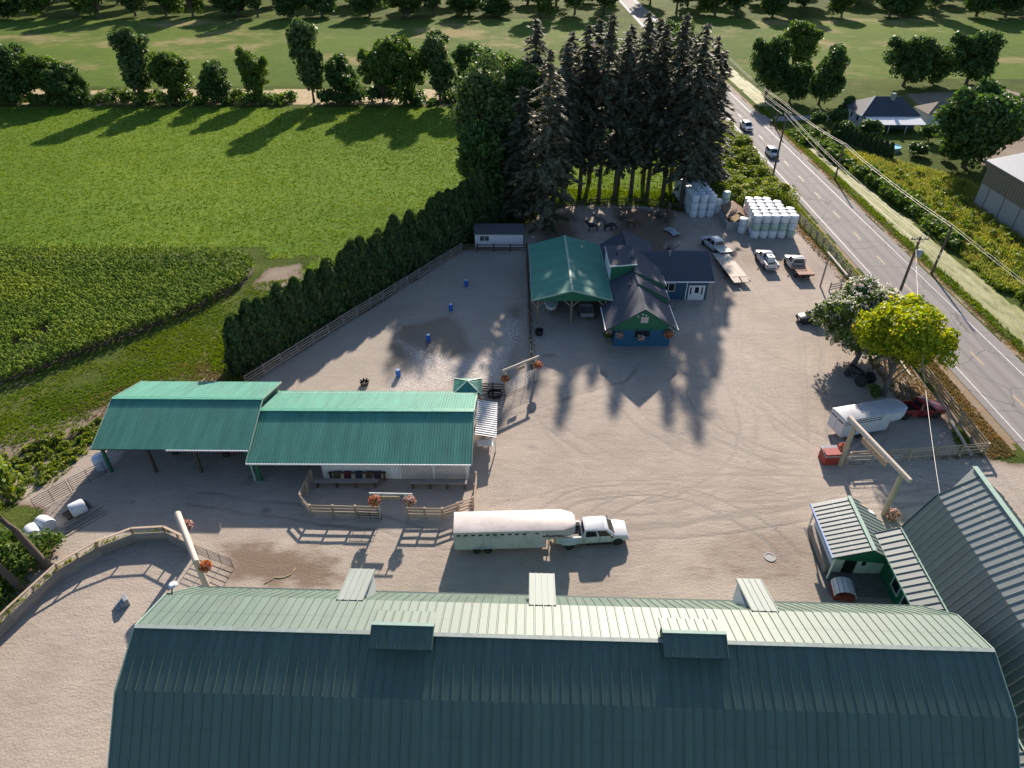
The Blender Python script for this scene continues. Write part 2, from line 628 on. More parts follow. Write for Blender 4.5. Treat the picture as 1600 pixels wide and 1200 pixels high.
for c in [arc(20, 30, 18, 30, 150), arc(24, 70, 24, 200, 300), arc(22, 62, 19, 190, 330), arc(26, 64, 14, 170, 330), arc(30, 62, 11, 160, 350),
          arc(12, 34, 13, 20, 130), arc(34, 58, 12, 100, 270), arc(10, 60, 16, -80, 40), arc(40, 80, 14, 130, 260),
          [(46, 46), (36, 47), (26, 48), (10, 47.5), (-2, 44)], [(46, 44.5), (34, 46), (22, 45), (12, 42.5), (4, 42)],
          [(44, 47), (34, 49), (29, 56), (29, 70), (33, 84), (35, 100)], [(43, 48), (33, 52), (27, 62), (27, 76), (30, 88)],
          [(34, 100), (36, 86), (37, 72), (33, 58), (30, 48)], [(-2, 56), (6, 60), (14, 64), (20, 76), (26, 86)],
          [(-30, 46), (-20, 44), (-6, 40.8), (10, 41), (24, 43), (40, 46)], [(40.5, 90), (40, 80), (36, 66), (32, 54)], [(44, 90), (41, 78), (37, 62)]]:
    for off in (-0.85, 0.85):
        q = []
        for i, p in enumerate(c):
            a = c[max(0, i - 1)]
            b = c[min(len(c) - 1, i + 1)]
            dx, dy = b[0] - a[0], b[1] - a[1]
            l = math.hypot(dx, dy) + 1e-9
            q.append((p[0] - dy / l * off, p[1] + dx / l * off))
        TRACKS.append((q, rnd.uniform(0.42, 0.9), rnd.uniform(0.18, 0.4)))

def yard_attr(x, y, d):
    soil = np.zeros_like(x)
    for i, P in enumerate(SOIL):
        soil = np.maximum(soil, (1.15, .62, 1.1, 1.1, .9, .6, .8, .6)[i] * blend(sdist(x, y, P) + (fbm(x, y, 5, 3) - 0.5) * 5, 2.5))
    soil = np.maximum(soil, np.clip(1 - d / 2.2, 0, 1) * 0.9)
    tr = np.zeros_like(x)
    wx, wy = x + (fbm(x, y, 6, 21) - .5) * 1.6, y + (fbm(x, y, 6, 29) - .5) * 1.6
    for q, s, w in TRACKS:
        tr = np.maximum(tr, s * np.exp(-(linedist(wx, wy, q) / w) ** 2) * (0.4 + 0.9 * vnoise(x, y, 5, 8)))
    tr = np.maximum(tr, 0.35 * np.clip(fbm(x, y, 14, 40) * 2 - 1, 0, 1))
    rs = np.random.RandomState(14)
    for k in range(130):      # stains and droppings
        sx, sy, sr = rs.uniform(-38, 48), rs.uniform(34, 112), rs.uniform(.12, .7)
        near = (np.abs(x - sx) < 3) & (np.abs(y - sy) < 3)
        tr[near] = np.maximum(tr[near], rs.uniform(.3, .9) * np.exp(-(((x[near] - sx) / (sr * rs.uniform(.7, 1.8))) ** 2 + ((y[near] - sy) / sr) ** 2)))
    pale = np.clip(fbm(x, y, 9, 50) * 2.2 - 0.9, 0, 1) * 0.5 * (1 - soil)
    return soil * 0.85, tr, pale
yard = sheet('yard', YARD, 0.25, 0.012, M_yard, yard_attr, 0.9)

ARENA = [(-30.6, 63.4), (-8.4, 98.6), (2.0, 98.6), (2.35, 63.5), (-0.5, 61.2), (-4, 60), (-30, 60)]
WET = [[(-16.1, 72.1), (-14.8, 77.6), (-12.0, 78.7), (-8.2, 80.2), (-4.1, 71.0), (-7.8, 68.6), (-11.4, 69.8), (-12.4, 65.3), (-15.2, 65.9) ], [(-0.4, 83.6), (1.3, 83.6), (1.7, 69.3), (-0.7, 64.0), (-2.0, 69.3), (-0.2, 75.2) ]]
STONES = [(-14.6, 73.9), (-12.0, 71.4), (-7.8, 68.4), (-3.2, 69.8), (-1.2, 72.9), (-0.2, 78.4), (1.3, 78.4), (1.0, 72.1), (0.0, 68.6), (-2.2, 64.0), (-4.4, 62.3), (-13.9, 62.3), (-13.9, 64.6), (-11.5, 67.2) ]
def arena_attr(x, y, d):
    n = (fbm(x, y, 4, 61) - 0.5)
    wet = np.zeros_like(x)
    for P in WET:
        wet = np.maximum(wet, blend(sdist(x, y, P) + n * 3, 1.2))
    st = blend(sdist(x, y, STONES) + n * 3, 1.0)
    hoof = np.clip(fbm(x, y, 3, 77) * 2 - 0.95, 0, 1) * 0.4
    return hoof, wet * 0.8, st * 0.95
arena = sheet('riding_arena', ARENA, 0.33, 0.03, M_arena, arena_attr, 0.3)
def plain_attr(x, y, d):
    return np.clip(1.2 - d / 1.5, 0, 1) * 0.8, np.clip(fbm(x, y, 5, 31) * 2 - 1, 0, 1), np.clip(fbm(x, y, 4, 32) * 2 - 1, 0, 1)
# farm lane round the maize and the bare corner by the hedge
tag(sheet('farm_lane', [(-37.0, 93.5), (-32, 96), (-30.5, 90), (-34, 86), (-38.0, 87)], 0.4, 0.012, M_lane, plain_attr, 0.9), kind='structure')
tag(sheet('farm_track', [(-46.5, 53), (-36, 61.5), (-33.5, 65.5), (-35, 69), (-40, 66), (-47, 60), (-54, 53.5), (-60, 47), (-55, 45)], 0.4, 0.008, M_lane, plain_attr, 1.6), kind='structure')
tag(sheet('side_yard', [(96, 135), (140, 138), (150, 160), (140, 205), (108, 200), (104, 178), (99, 160)], 0.8, 0.012, M_lane, plain_attr, 1.2), kind='structure')
HAYFIELD = [(-150, 101.5), (-40, 100), (-38.5, 96.5), (-31, 97), (-36, 84), (-33.5, 73), (-31, 71), (-8, 104), (0, 122), (2, 150), (4, 185), (-160, 185)]
field = sheet('hay_field', HAYFIELD, 1.0, 0.008, M_field, None, 1.0)
tag(sheet('back_pasture', [(6, 126), (33, 122), (36, 140), (40, 184), (8, 184)], 1.0, 0.008, M_field, None, 0.8), kind='structure')
M_farfield = grass_ground_mat('far_field_grass', (.05, .085, .015), (.09, .14, .025), (.14, .19, .03), (.26, .22, .10), 0.5, 0.01)
sheet('far_field', [(-330, 206), (40, 206), (44, 330), (-380, 330)], 4.0, 0.008, M_farfield, None, 2.0)
sheet('far_field', [(70, 215), (330, 215), (380, 330), (72, 330)], 4.0, 0.008, M_farfield, None, 2.0)
sheet('dry_grass_strip', [(-160, 187), (42, 187), (42, 205), (-200, 205)], 1.5, 0.01, surf('dry_grass_ground', (.33, .25, .12), .95, var=.35, scale=.5, bump=.8, bscale=4), None, 1.6)

# ------------------------------------------------------------------ road
def road_mat():
    m, nt, nd, lk = newmat('asphalt')
    out = N(nd, 'ShaderNodeOutputMaterial')
    b = N(nd, 'ShaderNodeBsdfPrincipled')
    lk.new(b.outputs[0], out.inputs[0])
    tc = N(nd, 'ShaderNodeTexCoord')
    v = tc.outputs['Object']
    n1 = noise(nd, lk, 0.25, 6, 0.7, v, (2.4, 0.12, 1))
    n2 = noise(nd, lk, 12, 3, 0.8, v)
    r = ramp(nd, [(0.3, (.20, .187, .178)), (0.7, (.285, .267, .255))])
    lk.new(mathn(nd, lk, 'ADD', mathn(nd, lk, 'MULTIPLY', n1.outputs[0], .7), mathn(nd, lk, 'MULTIPLY', n2.outputs[0], .3)), r.inputs[0])
    n3 = noise(nd, lk, 0.5, 8, 0.75, v, (3, 0.6, 1))
    f = smooth(nd, lk, n3.outputs[0], 0.62, 0.66)
    c = mixc(nd, lk, mathn(nd, lk, 'MULTIPLY', f, 0.35), r.outputs[0], (.06, .058, .056))
    # polished wheel paths and a few sealed cracks
    sx = N(nd, 'ShaderNodeSeparateXYZ')
    lk.new(v, sx.inputs[0])
    a = mathn(nd, lk, 'ABSOLUTE', mathn(nd, lk, 'SUBTRACT', sx.outputs[0], 56.95))
    a = mathn(nd, lk, 'ABSOLUTE', mathn(nd, lk, 'SUBTRACT', mathn(nd, lk, 'ABSOLUTE', mathn(nd, lk, 'SUBTRACT', a, 1.75)), .85))
    wp = smooth(nd, lk, a, .5, .05)
    c = mixc(nd, lk, mathn(nd, lk, 'MULTIPLY', wp, .28), c, (.14, .13, .125))
    vo = N(nd, 'ShaderNodeTexVoronoi')
    vo.feature = 'DISTANCE_TO_EDGE'
    vo.inputs['Scale'].default_value = .16
    mpv = N(nd, 'ShaderNodeVectorMath')
    mpv.operation = 'ADD'
    nw = noise(nd, lk, .8, 4, .6, v)
    lk.new(v, mpv.inputs[0])
    lk.new(nw.outputs[1], mpv.inputs[1])
    lk.new(mpv.outputs[0], vo.inputs['Vector'])
    ck = smooth(nd, lk, vo.outputs['Distance'], .012, .004)
    c = mixc(nd, lk, mathn(nd, lk, 'MULTIPLY', ck, .6), c, (.07, .066, .062))
    lk.new(c, b.inputs['Base Color'])
    b.inputs['Roughness'].default_value = 0.85
    b.inputs['Specular IOR Level'].default_value = 0.12
    return m
M_road = road_mat()
ROAD0, ROAD1 = 52.45, 62.0
def strip(name, x0, x1, y0, y1, z, mat, parent=None, n=1):
    b = MB()
    for k in range(n):
        ya, yb = y0 + (y1 - y0) * k / n, y0 + (y1 - y0) * (k + 1) / n
        b.add([(x0, ya, z), (x1, ya, z), (x1, yb, z), (x0, yb, z)], [(0, 1, 2, 3)])
    o = b.build(name, mat, parent)
    return o
road = tag(strip('road', ROAD0, ROAD1, -100, 700, 0.035, M_road, n=40), kind='structure')
M_white = surf('road_paint_white', (.58, .565, .54), .6, var=.15, scale=2, dirt=(.26, .245, .235), dirt_amt=.75, dirt_scale=3)
M_yellow = surf('road_paint_yellow', (.50, .37, .15), .6, var=.15, scale=2, dirt=(.25, .235, .22), dirt_amt=.75, dirt_scale=3)
strip('edge_line', 53.35, 53.49, -100, 700, 0.042, M_white, road)
strip('edge_line', 60.43, 60.57, -100, 700, 0.042, M_white, road)
dash = MB().add([(-.07, -1.5, 0), (.07, -1.5, 0), (.07, 1.5, 0), (-.07, 1.5, 0)], [(0, 1, 2, 3)]).build('centre_dash', M_yellow, road)
yd0 = 69.28
dash.location = (56.95, yd0, 0.042)
for k in range(-5, 32):
    if k:
        o = dash.copy()
        col.objects.link(o)
        o.location = (56.95, yd0 + 9.0 * k, 0.042)
# worn gravel shoulders
M_shoulder = earth_mat('shoulder_gravel', (.20, .165, .13), (.30, .25, .19), (.24, .17, .10), (.14, .12, .09), (.36, .32, .27))
sheet('road_shoulder', [(50.9, 52), (52.5, 52), (52.5, 260), (51.2, 260)], 0.5, 0.016, M_shoulder, plain_attr, .5)
sheet('road_shoulder', [(61.8, 20), (63.0, 20), (63.0, 260), (61.8, 260)], 0.5, 0.016, M_shoulder, plain_attr, .5)
side = sheet('side_driveway', [(61.5, 170.5), (61.5, 179), (66, 177), (80, 178), (92, 181), (112, 184), (112, 178.5), (92, 176), (80, 173), (66, 172.3)], 0.8, 0.03, M_road, None, .3)
# ditch with duckweed
def algae_mat():
    m, nt, nd, lk = newmat('duckweed_water')
    out = N(nd, 'ShaderNodeOutputMaterial')
    b = N(nd, 'ShaderNodeBsdfPrincipled')
    lk.new(b.outputs[0], out.inputs[0])
    tc = N(nd, 'ShaderNodeTexCoord')
    n1 = noise(nd, lk, 0.5, 8, 0.7, tc.outputs['Object'], (1.6, .5, 1))
    n2 = noise(nd, lk, 4, 4, 0.7, tc.outputs['Object'])
    r = ramp(nd, [(0.3, (.035, .04, .02)), (0.4, (.15, .16, .06)), (0.5, (.27, .275, .12)), (0.62, (.36, .345, .19)), (0.75, (.30, .31, .13))])
    lk.new(mathn(nd, lk, 'ADD', mathn(nd, lk, 'MULTIPLY', n1.outputs[0], .75), mathn(nd, lk, 'MULTIPLY', n2.outputs[0], .25)), r.inputs[0])
    lk.new(r.outputs[0], b.inputs['Base Color'])
    b.inputs['Roughness'].default_value = 0.8
    b.inputs['Specular IOR Level'].default_value = 0.2
    return m
sheet('ditch_water', [(64.3, 30), (69.0, 30), (69.6, 70), (69.4, 90), (68.6, 100), (69.0, 112), (68.0, 125), (66.6, 140), (66.3, 152), (64.9, 152), (64.7, 130), (64.4, 110), (64.3, 90), (64.0, 70)], 0.5, 0.012, algae_mat(), None, .5)
sheet('ditch_water', [(64.0, 186), (69, 186), (69.5, 240), (64.5, 240)], 0.6, 0.012, bpy.data.materials['duckweed_water'], None, .5)

# ------------------------------------------------------------------ building materials
def metal_roof(name, c, rough=0.42, streak=0.2, spec=0.5, metal=0.0, ior=1.5):
    return surf(name, c, rough, metal, var=streak, scale=0.8, obj_var=0.05, dirt=tuple(k * .55 + .05 for k in c), dirt_amt=.5, dirt_scale=.5, spec=spec, stretch=(1.6, .2, 1), ior=ior)
M_barnroof = metal_roof('sage_green_roof_metal', (.076, .125, .097), .52, ior=1.55)
M_barnroof2 = metal_roof('grey_green_roof_metal', (.125, .155, .134), .5, ior=2.0)
M_hood = metal_roof('hood_roof_metal', (.15, .19, .175), .6, metal=.05)
M_shedroof = metal_roof('green_roof_metal', (.078, .25, .19), .6, spec=.22)
M_carroof = metal_roof('weathered_green_roof', (.072, .25, .18), .6, spec=.25)
M_trimgreen = surf('pale_green_trim', (.30, .42, .34), .5, var=.1)
M_darktrim = surf('dark_green_trim', (.035, .075, .07), .5, var=.15)
M_greenwall = surf('green_siding', (.015, .125, .062), .6, var=.18, scale=2, bump=.3, bscale=12, stretch=(1, 1, 6))
M_bluewall = surf('blue_siding', (.018, .10, .19), .6, var=.15, scale=2, bump=.3, bscale=12, stretch=(1, 1, 6))
M_navywall = surf('slate_blue_siding', (.03, .085, .15), .6, var=.15, scale=2, stretch=(1, 1, 6))
M_white_sid = surf('white_siding', (.68, .68, .67), .55, var=.08, scale=1.5, dirt=(.32, .3, .27), dirt_amt=.35, stretch=(1, 1, 5))
M_whitetrim = surf('white_trim', (.74, .74, .73), .5, var=.06)
M_shingle = surf('navy_shingles', (.045, .055, .078), .8, var=.4, scale=5, bump=.7, bscale=14, dirt=(.09, .07, .06), dirt_amt=.5, dirt_scale=.5)
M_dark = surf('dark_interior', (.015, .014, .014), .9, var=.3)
M_glass = surf('window_glass', (.015, .02, .028), .08, var=.2)
M_concrete = surf('concrete', (.36, .35, .335), .85, var=.16, scale=1.2, bump=.3, dirt=(.2, .19, .17), dirt_amt=.5)
M_tan = surf('tan_siding', (.20, .17, .125), .6, var=.1, scale=1, stretch=(1, 4, 1))
M_greyroof = surf('grey_roof_metal', (.25, .27, .29), .45, var=.12)
M_wood = surf('weathered_wood', (.30, .225, .155), .8, var=.3, scale=5, obj_var=.22, bump=.4, stretch=(3, 3, .5))
M_palewood = surf('pale_log', (.52, .44, .35), .7, var=.22, scale=4, obj_var=.1, bump=.35, stretch=(3, 3, .4))
M_darkwood = surf('dark_old_wood', (.085, .062, .045), .85, var=.35, scale=5, obj_var=.25, bump=.4)
M_greywood = surf('grey_plank', (.27, .235, .20), .85, var=.3, scale=5, obj_var=.22, bump=.4)
M_fence = surf('fence_board', (.40, .31, .225), .8, var=.3, scale=5, obj_var=.2, bump=.4, stretch=(3, 3, .5))
M_steel = surf('galvanised_steel', (.35, .36, .38), .42, .6, var=.15)
M_blacksteel = surf('black_steel', (.03, .03, .033), .5, .2, var=.2)
M_rubber = surf('tyre_rubber', (.025, .024, .024), .8, var=.3)
M_red = surf('barn_red', (.28, .035, .028), .6, var=.2)

def frame_from(u, s):
    u, s = Vector(u).normalized(), Vector(s).normalized()
    n = u.cross(s).normalized()
    return Matrix((u, s, n)).transposed().to_4x4()

def panel_section(w, rib):
    return [(0, 0), (w - rib * 2.2, 0), (w - rib * 1.6, rib), (w - rib * .6, rib), (w, 0)]

def roof_panels(parent, name, o, u, s, count, mat, rib=.055):
    """each sheet of a metal roof an object of its own; o corner, u along the eave, s up the slope"""
    o, u, s = Vector(o), Vector(u), Vector(s)
    w, L = u.length / count, s.length
    sec = panel_section(w, rib)
    b = MB()
    vs_ = [(x, 0, z) for x, z in sec] + [(x, L, z) for x, z in sec]
    k = len(sec)
    b.add(vs_, [(i, i + 1, k + i + 1, k + i) for i in range(k - 1)])
    if L > 2.4:      # sheet lap
        yl, z1 = L * .52, .014
        b.add([(.01, yl, z1), (w - rib * 2.3, yl, z1), (w - rib * 2.3, yl + .12, .002), (.01, yl + .12, .002), (.01, yl, 0), (w - rib * 2.3, yl, 0)], [(0, 1, 2, 3), (4, 5, 1, 0)])
    me = bpy.data.meshes.new(name)
    me.from_pydata(b.v, [], b.f)
    me.materials.append(mat)
    fr = frame_from(u, s)
    for i in range(count):
        ob = bpy.data.objects.new(name, me)
        ob.parent = parent
        ob.matrix_local = Matrix.Translation(o + u * (i / count)) @ fr
        link(ob)

def ribbed(parent, name, o, u, s, count, mat, rib=.035):
    """a roof slope with ribs too fine to pick apart: one part"""
    o, u, s = Vector(o), Vector(u), Vector(s)
    fr = frame_from(u, s)
    w, L = u.length / count, s.length
    b = MB()
    prof = [(0, 0)]
    for i in range(count):
        prof += [(i * w + x, z) for x, z in panel_section(w, rib)[1:]]
    k = len(prof)
    b.add([(x, 0, z) for x, z in prof] + [(x, L, z) for x, z in prof], [(i, i + 1, k + i + 1, k + i) for i in range(k - 1)])
    me = bpy.data.meshes.new(name)
    me.from_pydata(b.v, [], b.f)
    me.materials.append(mat)
    ob = bpy.data.objects.new(name, me)
    ob.parent = parent
    ob.matrix_local = Matrix.Translation(o) @ fr
    link(ob)
    return ob

def window(parent, c, w, h, facing, panes=1, frame=M_whitetrim, name='window', t=.07):
    """window in a vertical wall: c centre, facing 'y-','x-','x+','y+' ; frame with panes as sub-parts"""
    fx, fy = {'y-': (0, -1), 'y+': (0, 1), 'x-': (-1, 0), 'x+': (1, 0)}[facing]
    ux, uy = (1, 0) if fy else (0, 1)
    fr = MB()
    def bx(a0, a1, z0, z1, d0, d1):
        p = [(c[0] + ux * a + fx * d, c[1] + uy * a + fy * d, c[2] + z) for z in (z0, z1) for a, d in ((a0, d0), (a1, d0), (a1, d1), (a0, d1))]
        return p
    fr.hexa(bx(-w / 2 - t, w / 2 + t, h / 2, h / 2 + t, 0, .06)).hexa(bx(-w / 2 - t, w / 2 + t, -h / 2 - t, -h / 2, 0, .08))
    for k in range(panes + 1):
        a = -w / 2 + w * k / panes
        fr.hexa(bx(a - t / 2, a + t / 2, -h / 2, h / 2, 0, .055))
    f = fr.build(name, frame, parent)
    for k in range(panes):
        a0 = -w / 2 + w * k / panes + t / 2
        a1 = -w / 2 + w * (k + 1) / panes - t / 2
        MB().hexa(bx(a0, a1, -h / 2, h / 2, .004, .02)).build('pane', M_glass, f)
    return f

# ------------------------------------------------------------------ long foreground barn
def big_barn():
    t = thing('horse_barn', 'long foreground barn with sage green ribbed metal gambrel roof', 'barn', (2.85, 24.9, 0), R(-1.8))
    x0, x1 = -26.7, 26.7
    zr, yk, zk, ye, ze = 9.05, 3.45, 7.64, 6.5, 4.4
    n = 89
    # far upper slope (u runs -x so the normal points up)
    roof_panels(t, 'roof_panel', (x1, yk, zk), (x0 - x1, 0, 0), (0, -yk, zr - zk), n, M_barnroof)
    roof_panels(t, 'roof_panel', (x0, -yk, zk), (x1 - x0, 0, 0), (0, yk, zr - zk), n, M_barnroof)
    roof_panels(t, 'roof_panel', (x0, -ye, ze), (x1 - x0, 0, 0), (0, ye - yk, zk - ze), n, M_barnroof)
    tag(ribbed(t, 'lower_roof_sheet', (x1, ye, ze), (x0 - x1, 0, 0), (0, yk - ye, zk - ze), n, M_barnroof, .055), kind='stuff')
    b = MB()
    b.prism([(ye, ze - .14), (yk, zk - .14), (0, zr - .14), (-yk, zk - .14), (-ye, ze - .14), (-ye, ze - .03), (-yk, zk - .03), (0, zr - .03), (yk, zk - .03), (ye, ze - .03)], x0 + .03, x1 - .03, 'x')
    b.build('roof_deck', M_darktrim, t)
    MB().bar((x0 - .02, 0, zr + .045), (x1 + .02, 0, zr + .045), .28, .05).build('ridge_cap', surf('sage_cap', (.24, .29, .265), .5), t)
    MB().bar((x0, ye + .06, ze - .06), (x1, ye + .06, ze - .06), .12, .14).build('gutter', M_darktrim, t)
    for x in (x0 - .03, x1 + .03):
        for sgn in (1, -1):
            MB().bar((x, 0, zr - .02), (x, sgn * yk, zk - .02), .06, .2).build('barge_board', M_trimgreen, t)
            MB().bar((x, sgn * yk, zk - .02), (x, sgn * ye, ze - .02), .06, .2).build('barge_board', M_trimgreen, t)
    w = MB().prism([(-5.9, 0), (5.9, 0), (5.9, 4.85), (3.35, 7.45), (0, 8.8), (-3.35, 7.45), (-5.9, 4.85)], x0 + .5, x1 - .5, 'x')
    w.build('wall', M_greenwall, t)
    # three hoods over the loft doors on the far side
    for xc in HOODS:
        z_in, z_out, y_in, y_out = 7.74, 6.5, 3.35, 6.95
        hw = .92
        MB().slab((xc - hw, y_out, z_out), (xc - hw, y_in, z_in), (xc + hw, y_in, z_in), (xc + hw, y_out, z_out), .1).build('hood_roof', M_hood, t)
        for k in range(5):
            xx = xc - hw + .06 + k * (2 * hw - .12) / 4
            MB().bar((xx, y_out, z_out + .025), (xx, y_in, z_in + .025), .05, .05).build('hood_rib', M_hood, t)
        wl = MB().prism([(y_in + .3, 6.6), (y_out - .3, z_out - .1), (y_out - .3, 4.5), (ye - .3, 4.6)], xc - hw + .1, xc + hw - .1, 'x')
        wl.build('hood_wall', M_whitetrim, t)
    # two ridge ventilators
    for xc in VENTS:
        z_t, z_e, hw, d = 10.05, 9.5, 1.95, 1.35
        for sg in (1, -1):
            roof_panels(t, 'ventilator_panel', (xc + sg * hw, sg * d, z_e), (-sg * 2 * hw, 0, 0), (0, -sg * d, z_t - z_e), 7, M_barnroof)
        MB().prism([(-d, z_e - .08), (0, z_t - .08), (d, z_e - .08), (d, z_e - .02), (0, z_t - .02), (-d, z_e - .02)], xc - hw + .02, xc + hw - .02, 'x').build('ventilator_deck', M_darktrim, t)
        MB().box(xc - hw + .15, xc + hw - .15, -.95, .95, 8.6, 9.5).build('ventilator_wall', M_darktrim, t)
        MB().bar((xc - hw, 0, z_t + .04), (xc + hw, 0, z_t + .04), .22, .05).build('ventilator_cap', M_trimgreen, t)
        for xb in (-1.2, 0.0, 1.2):
            MB().bar((xc + xb, -.96, 9.45), (xc + xb, -d + .05, 9.5), .06, .06).build('bracket', M_whitetrim, t)
    return t
HOODS = (-14.0, -0.9, 14.0)
VENTS = (-9.6, 8.3)
big_barn()

# ------------------------------------------------------------------ barn at the lower right corner
def right_barn():
    t = thing('riding_barn', 'tall gambrel barn with ribbed sage green roof at the lower right corner', 'barn', (36.0, 38.0, 0), R(-2.2))
    y1, y0 = 0.0, -24.0
    P = [(0, 10.3), (2.5, 8.2), (4.05, 4.35), (5.95, 3.58)]
    for sg in (-1, 1):
        for k in range(3):
            (xa, za), (xb, zb) = P[k], P[k + 1]
            o, u = ((sg * xb, y1, zb), (0, y0 - y1, 0)) if sg < 0 else ((sg * xb, y0, zb), (0, y1 - y0, 0))
            roof_panels(t, 'roof_panel', o, u, (-sg * (xb - xa), 0, za - zb), 40, M_barnroof2, .06)
    sec = [(-5.95, 3.54), (-4.05, 4.31), (-2.5, 8.16), (0, 10.26), (2.5, 8.16), (4.05, 4.31), (5.95, 3.54), (5.95, 3.42), (4.0, 4.18), (2.42, 8.0), (0, 10.1), (-2.42, 8.0), (-4.0, 4.18), (-5.95, 3.42)]
    MB().prism(sec, y0, y1 - .02, 'y').build('roof_deck', M_darktrim, t)
    # hay hood: the peak runs forward to a point
    for sg in (-1, 1):
        a, b_, c = Vector((0, 0, 10.34)), Vector((0, 1.05, 10.34)), Vector((sg * 1.75, 0, 8.84))
        n = Vector((0, 0, -.1))
        MB().add([a, b_, c, a + n, b_ + n, c + n], [(0, 1, 2), (3, 5, 4), (0, 3, 4, 1), (1, 4, 5, 2), (2, 5, 3, 0)]).build('hay_hood', M_barnroof2, t)
    MB().bar((0, y0, 10.36), (0, y1 + 1.05, 10.36), .4, .06).build('ridge_cap', M_trimgreen, t)
    for sg in (-1, 1):
        MB().bar((sg * 4.07, y0, 4.41), (sg * 4.07, y1, 4.41), .22, .05).build('kink_flashing', M_trimgreen, t)
        for k in range(3):
            MB().bar((sg * P[k][0], y1 + .03, P[k][1] - .05), (sg * P[k + 1][0], y1 + .03, P[k + 1][1] - .05), .05, .2, up=(0, 0, 1)).build('barge_board', M_darktrim, t)
        MB().bar((sg * 5.98, y0, 3.5), (sg * 5.98, y1, 3.5), .06, .16).build('fascia', M_trimgreen, t)
    MB().prism([(-5.0, 0), (-5.0, 3.7), (-3.85, 4.15), (-2.3, 7.85), (0, 9.95), (2.3, 7.85), (3.85, 4.15), (5.0, 3.7), (5.0, 0)], y0 + .4, y1 - .4, 'y').build('wall', M_greenwall, t)
    window(t, (-5.0, -3.6, 1.5), 1.1, 1.1, 'x-', 1)
    window(t, (-5.0, -5.4, 1.5), 1.1, 1.1, 'x-', 1)
    MB().tube((-5.0, -6.8, 2.2), (-5.12, -6.8, 2.2), .09).build('wall_lamp', M_whitetrim, t)
right_barn()

# ------------------------------------------------------------------ small office between them
def office():
    t = thing('tack_office', 'small white office with ribbed green gable roof beside the log entrance arch', 'building', (29.1, 39.0, 0), R(-3))
    # local: ridge along y from -3 to 3
    zl, zr_ = 2.95, 4.05
    roof_panels(t, 'roof_panel', (-2.95, 3.0, zl), (0, -6.0, 0), (2.95, 0, zr_ - zl), 13, M_barnroof2, .05)
    # the right slope is cut back at its far corner
    lens = [(3.0 - 6.0 * k / 13, 3.0 - 6.0 * (k + 1) / 13) for k in range(13)]
    for k, (ya, yb) in enumerate(lens):
        run = min(2.75, .45 + (3.0 - yb) * 1.35)
        roof_panels(t, 'roof_panel', (run, yb, zr_ - run * .55), (0, ya - yb, 0), (-run, 0, run * .55), 1, M_barnroof2, .05)
    MB().slab((-2.95, 3, zl - .03), (-2.95, -3, zl - .03), (0, -3, zr_ - .03), (0, 3, zr_ - .03), .1).build('roof_deck', M_darktrim, t)
    MB().bar((0, 3.02, zr_ + .05), (0, -3.02, zr_ + .05), .32, .05).build('ridge_cap', M_trimgreen, t)
    MB().bar((-3.0, 3, zl - .02), (-3.0, -3, zl - .02), .14, .14).build('gutter', surf('blue_gutter', (.25, .33, .55), .5), t)
    MB().prism([(-2.3, 0), (2.3, 0), (2.3, 2.75), (0, 3.85), (-2.3, 3.0)], -2.0, 2.6, 'y').build('wall', M_white_sid, t)
    MB().add([(-2.6, -2.9, 2.98), (0, -2.9, 3.92), (2.3, -2.9, 2.7), (2.3, -2.9, 2.35), (-2.6, -2.9, 2.72)], [(0, 1, 2, 3, 4)]).build('gable', M_greenwall, t)
    d = MB().box(-.2, .75, -2.06, -2.0, .1, 2.15).build('door', M_whitetrim, t)
    MB().box(.1, .45, -2.08, -2.06, 1.1, 1.75).build('door_pane', M_glass, d)
    MB().box(-1.3, -.3, -2.05, -2.0, .1, 2.1).build('doorway', M_dark, t)
    MB().box(-2.75, -2.3, -2.2, 2.4, .0, .9).build('planter_bench', M_greywood, t)
    MB().box(-2.78, -2.6, -2.6, 2.6, 2.2, 2.75).build('awning', surf('blue_awning', (.22, .3, .5), .6), t)
    for yy in (-2.7, 2.7):
        beam(t, 'post', (-2.6, yy, 0), (-2.6, yy, 2.9), .12, .12, M_whitetrim)
    MB().box(-2.9, 2.5, -4.4, 2.9, .02, .06).build('porch_slab', surf('dark_paving', (.16, .145, .135), .9, var=.25, scale=2), t)
office()

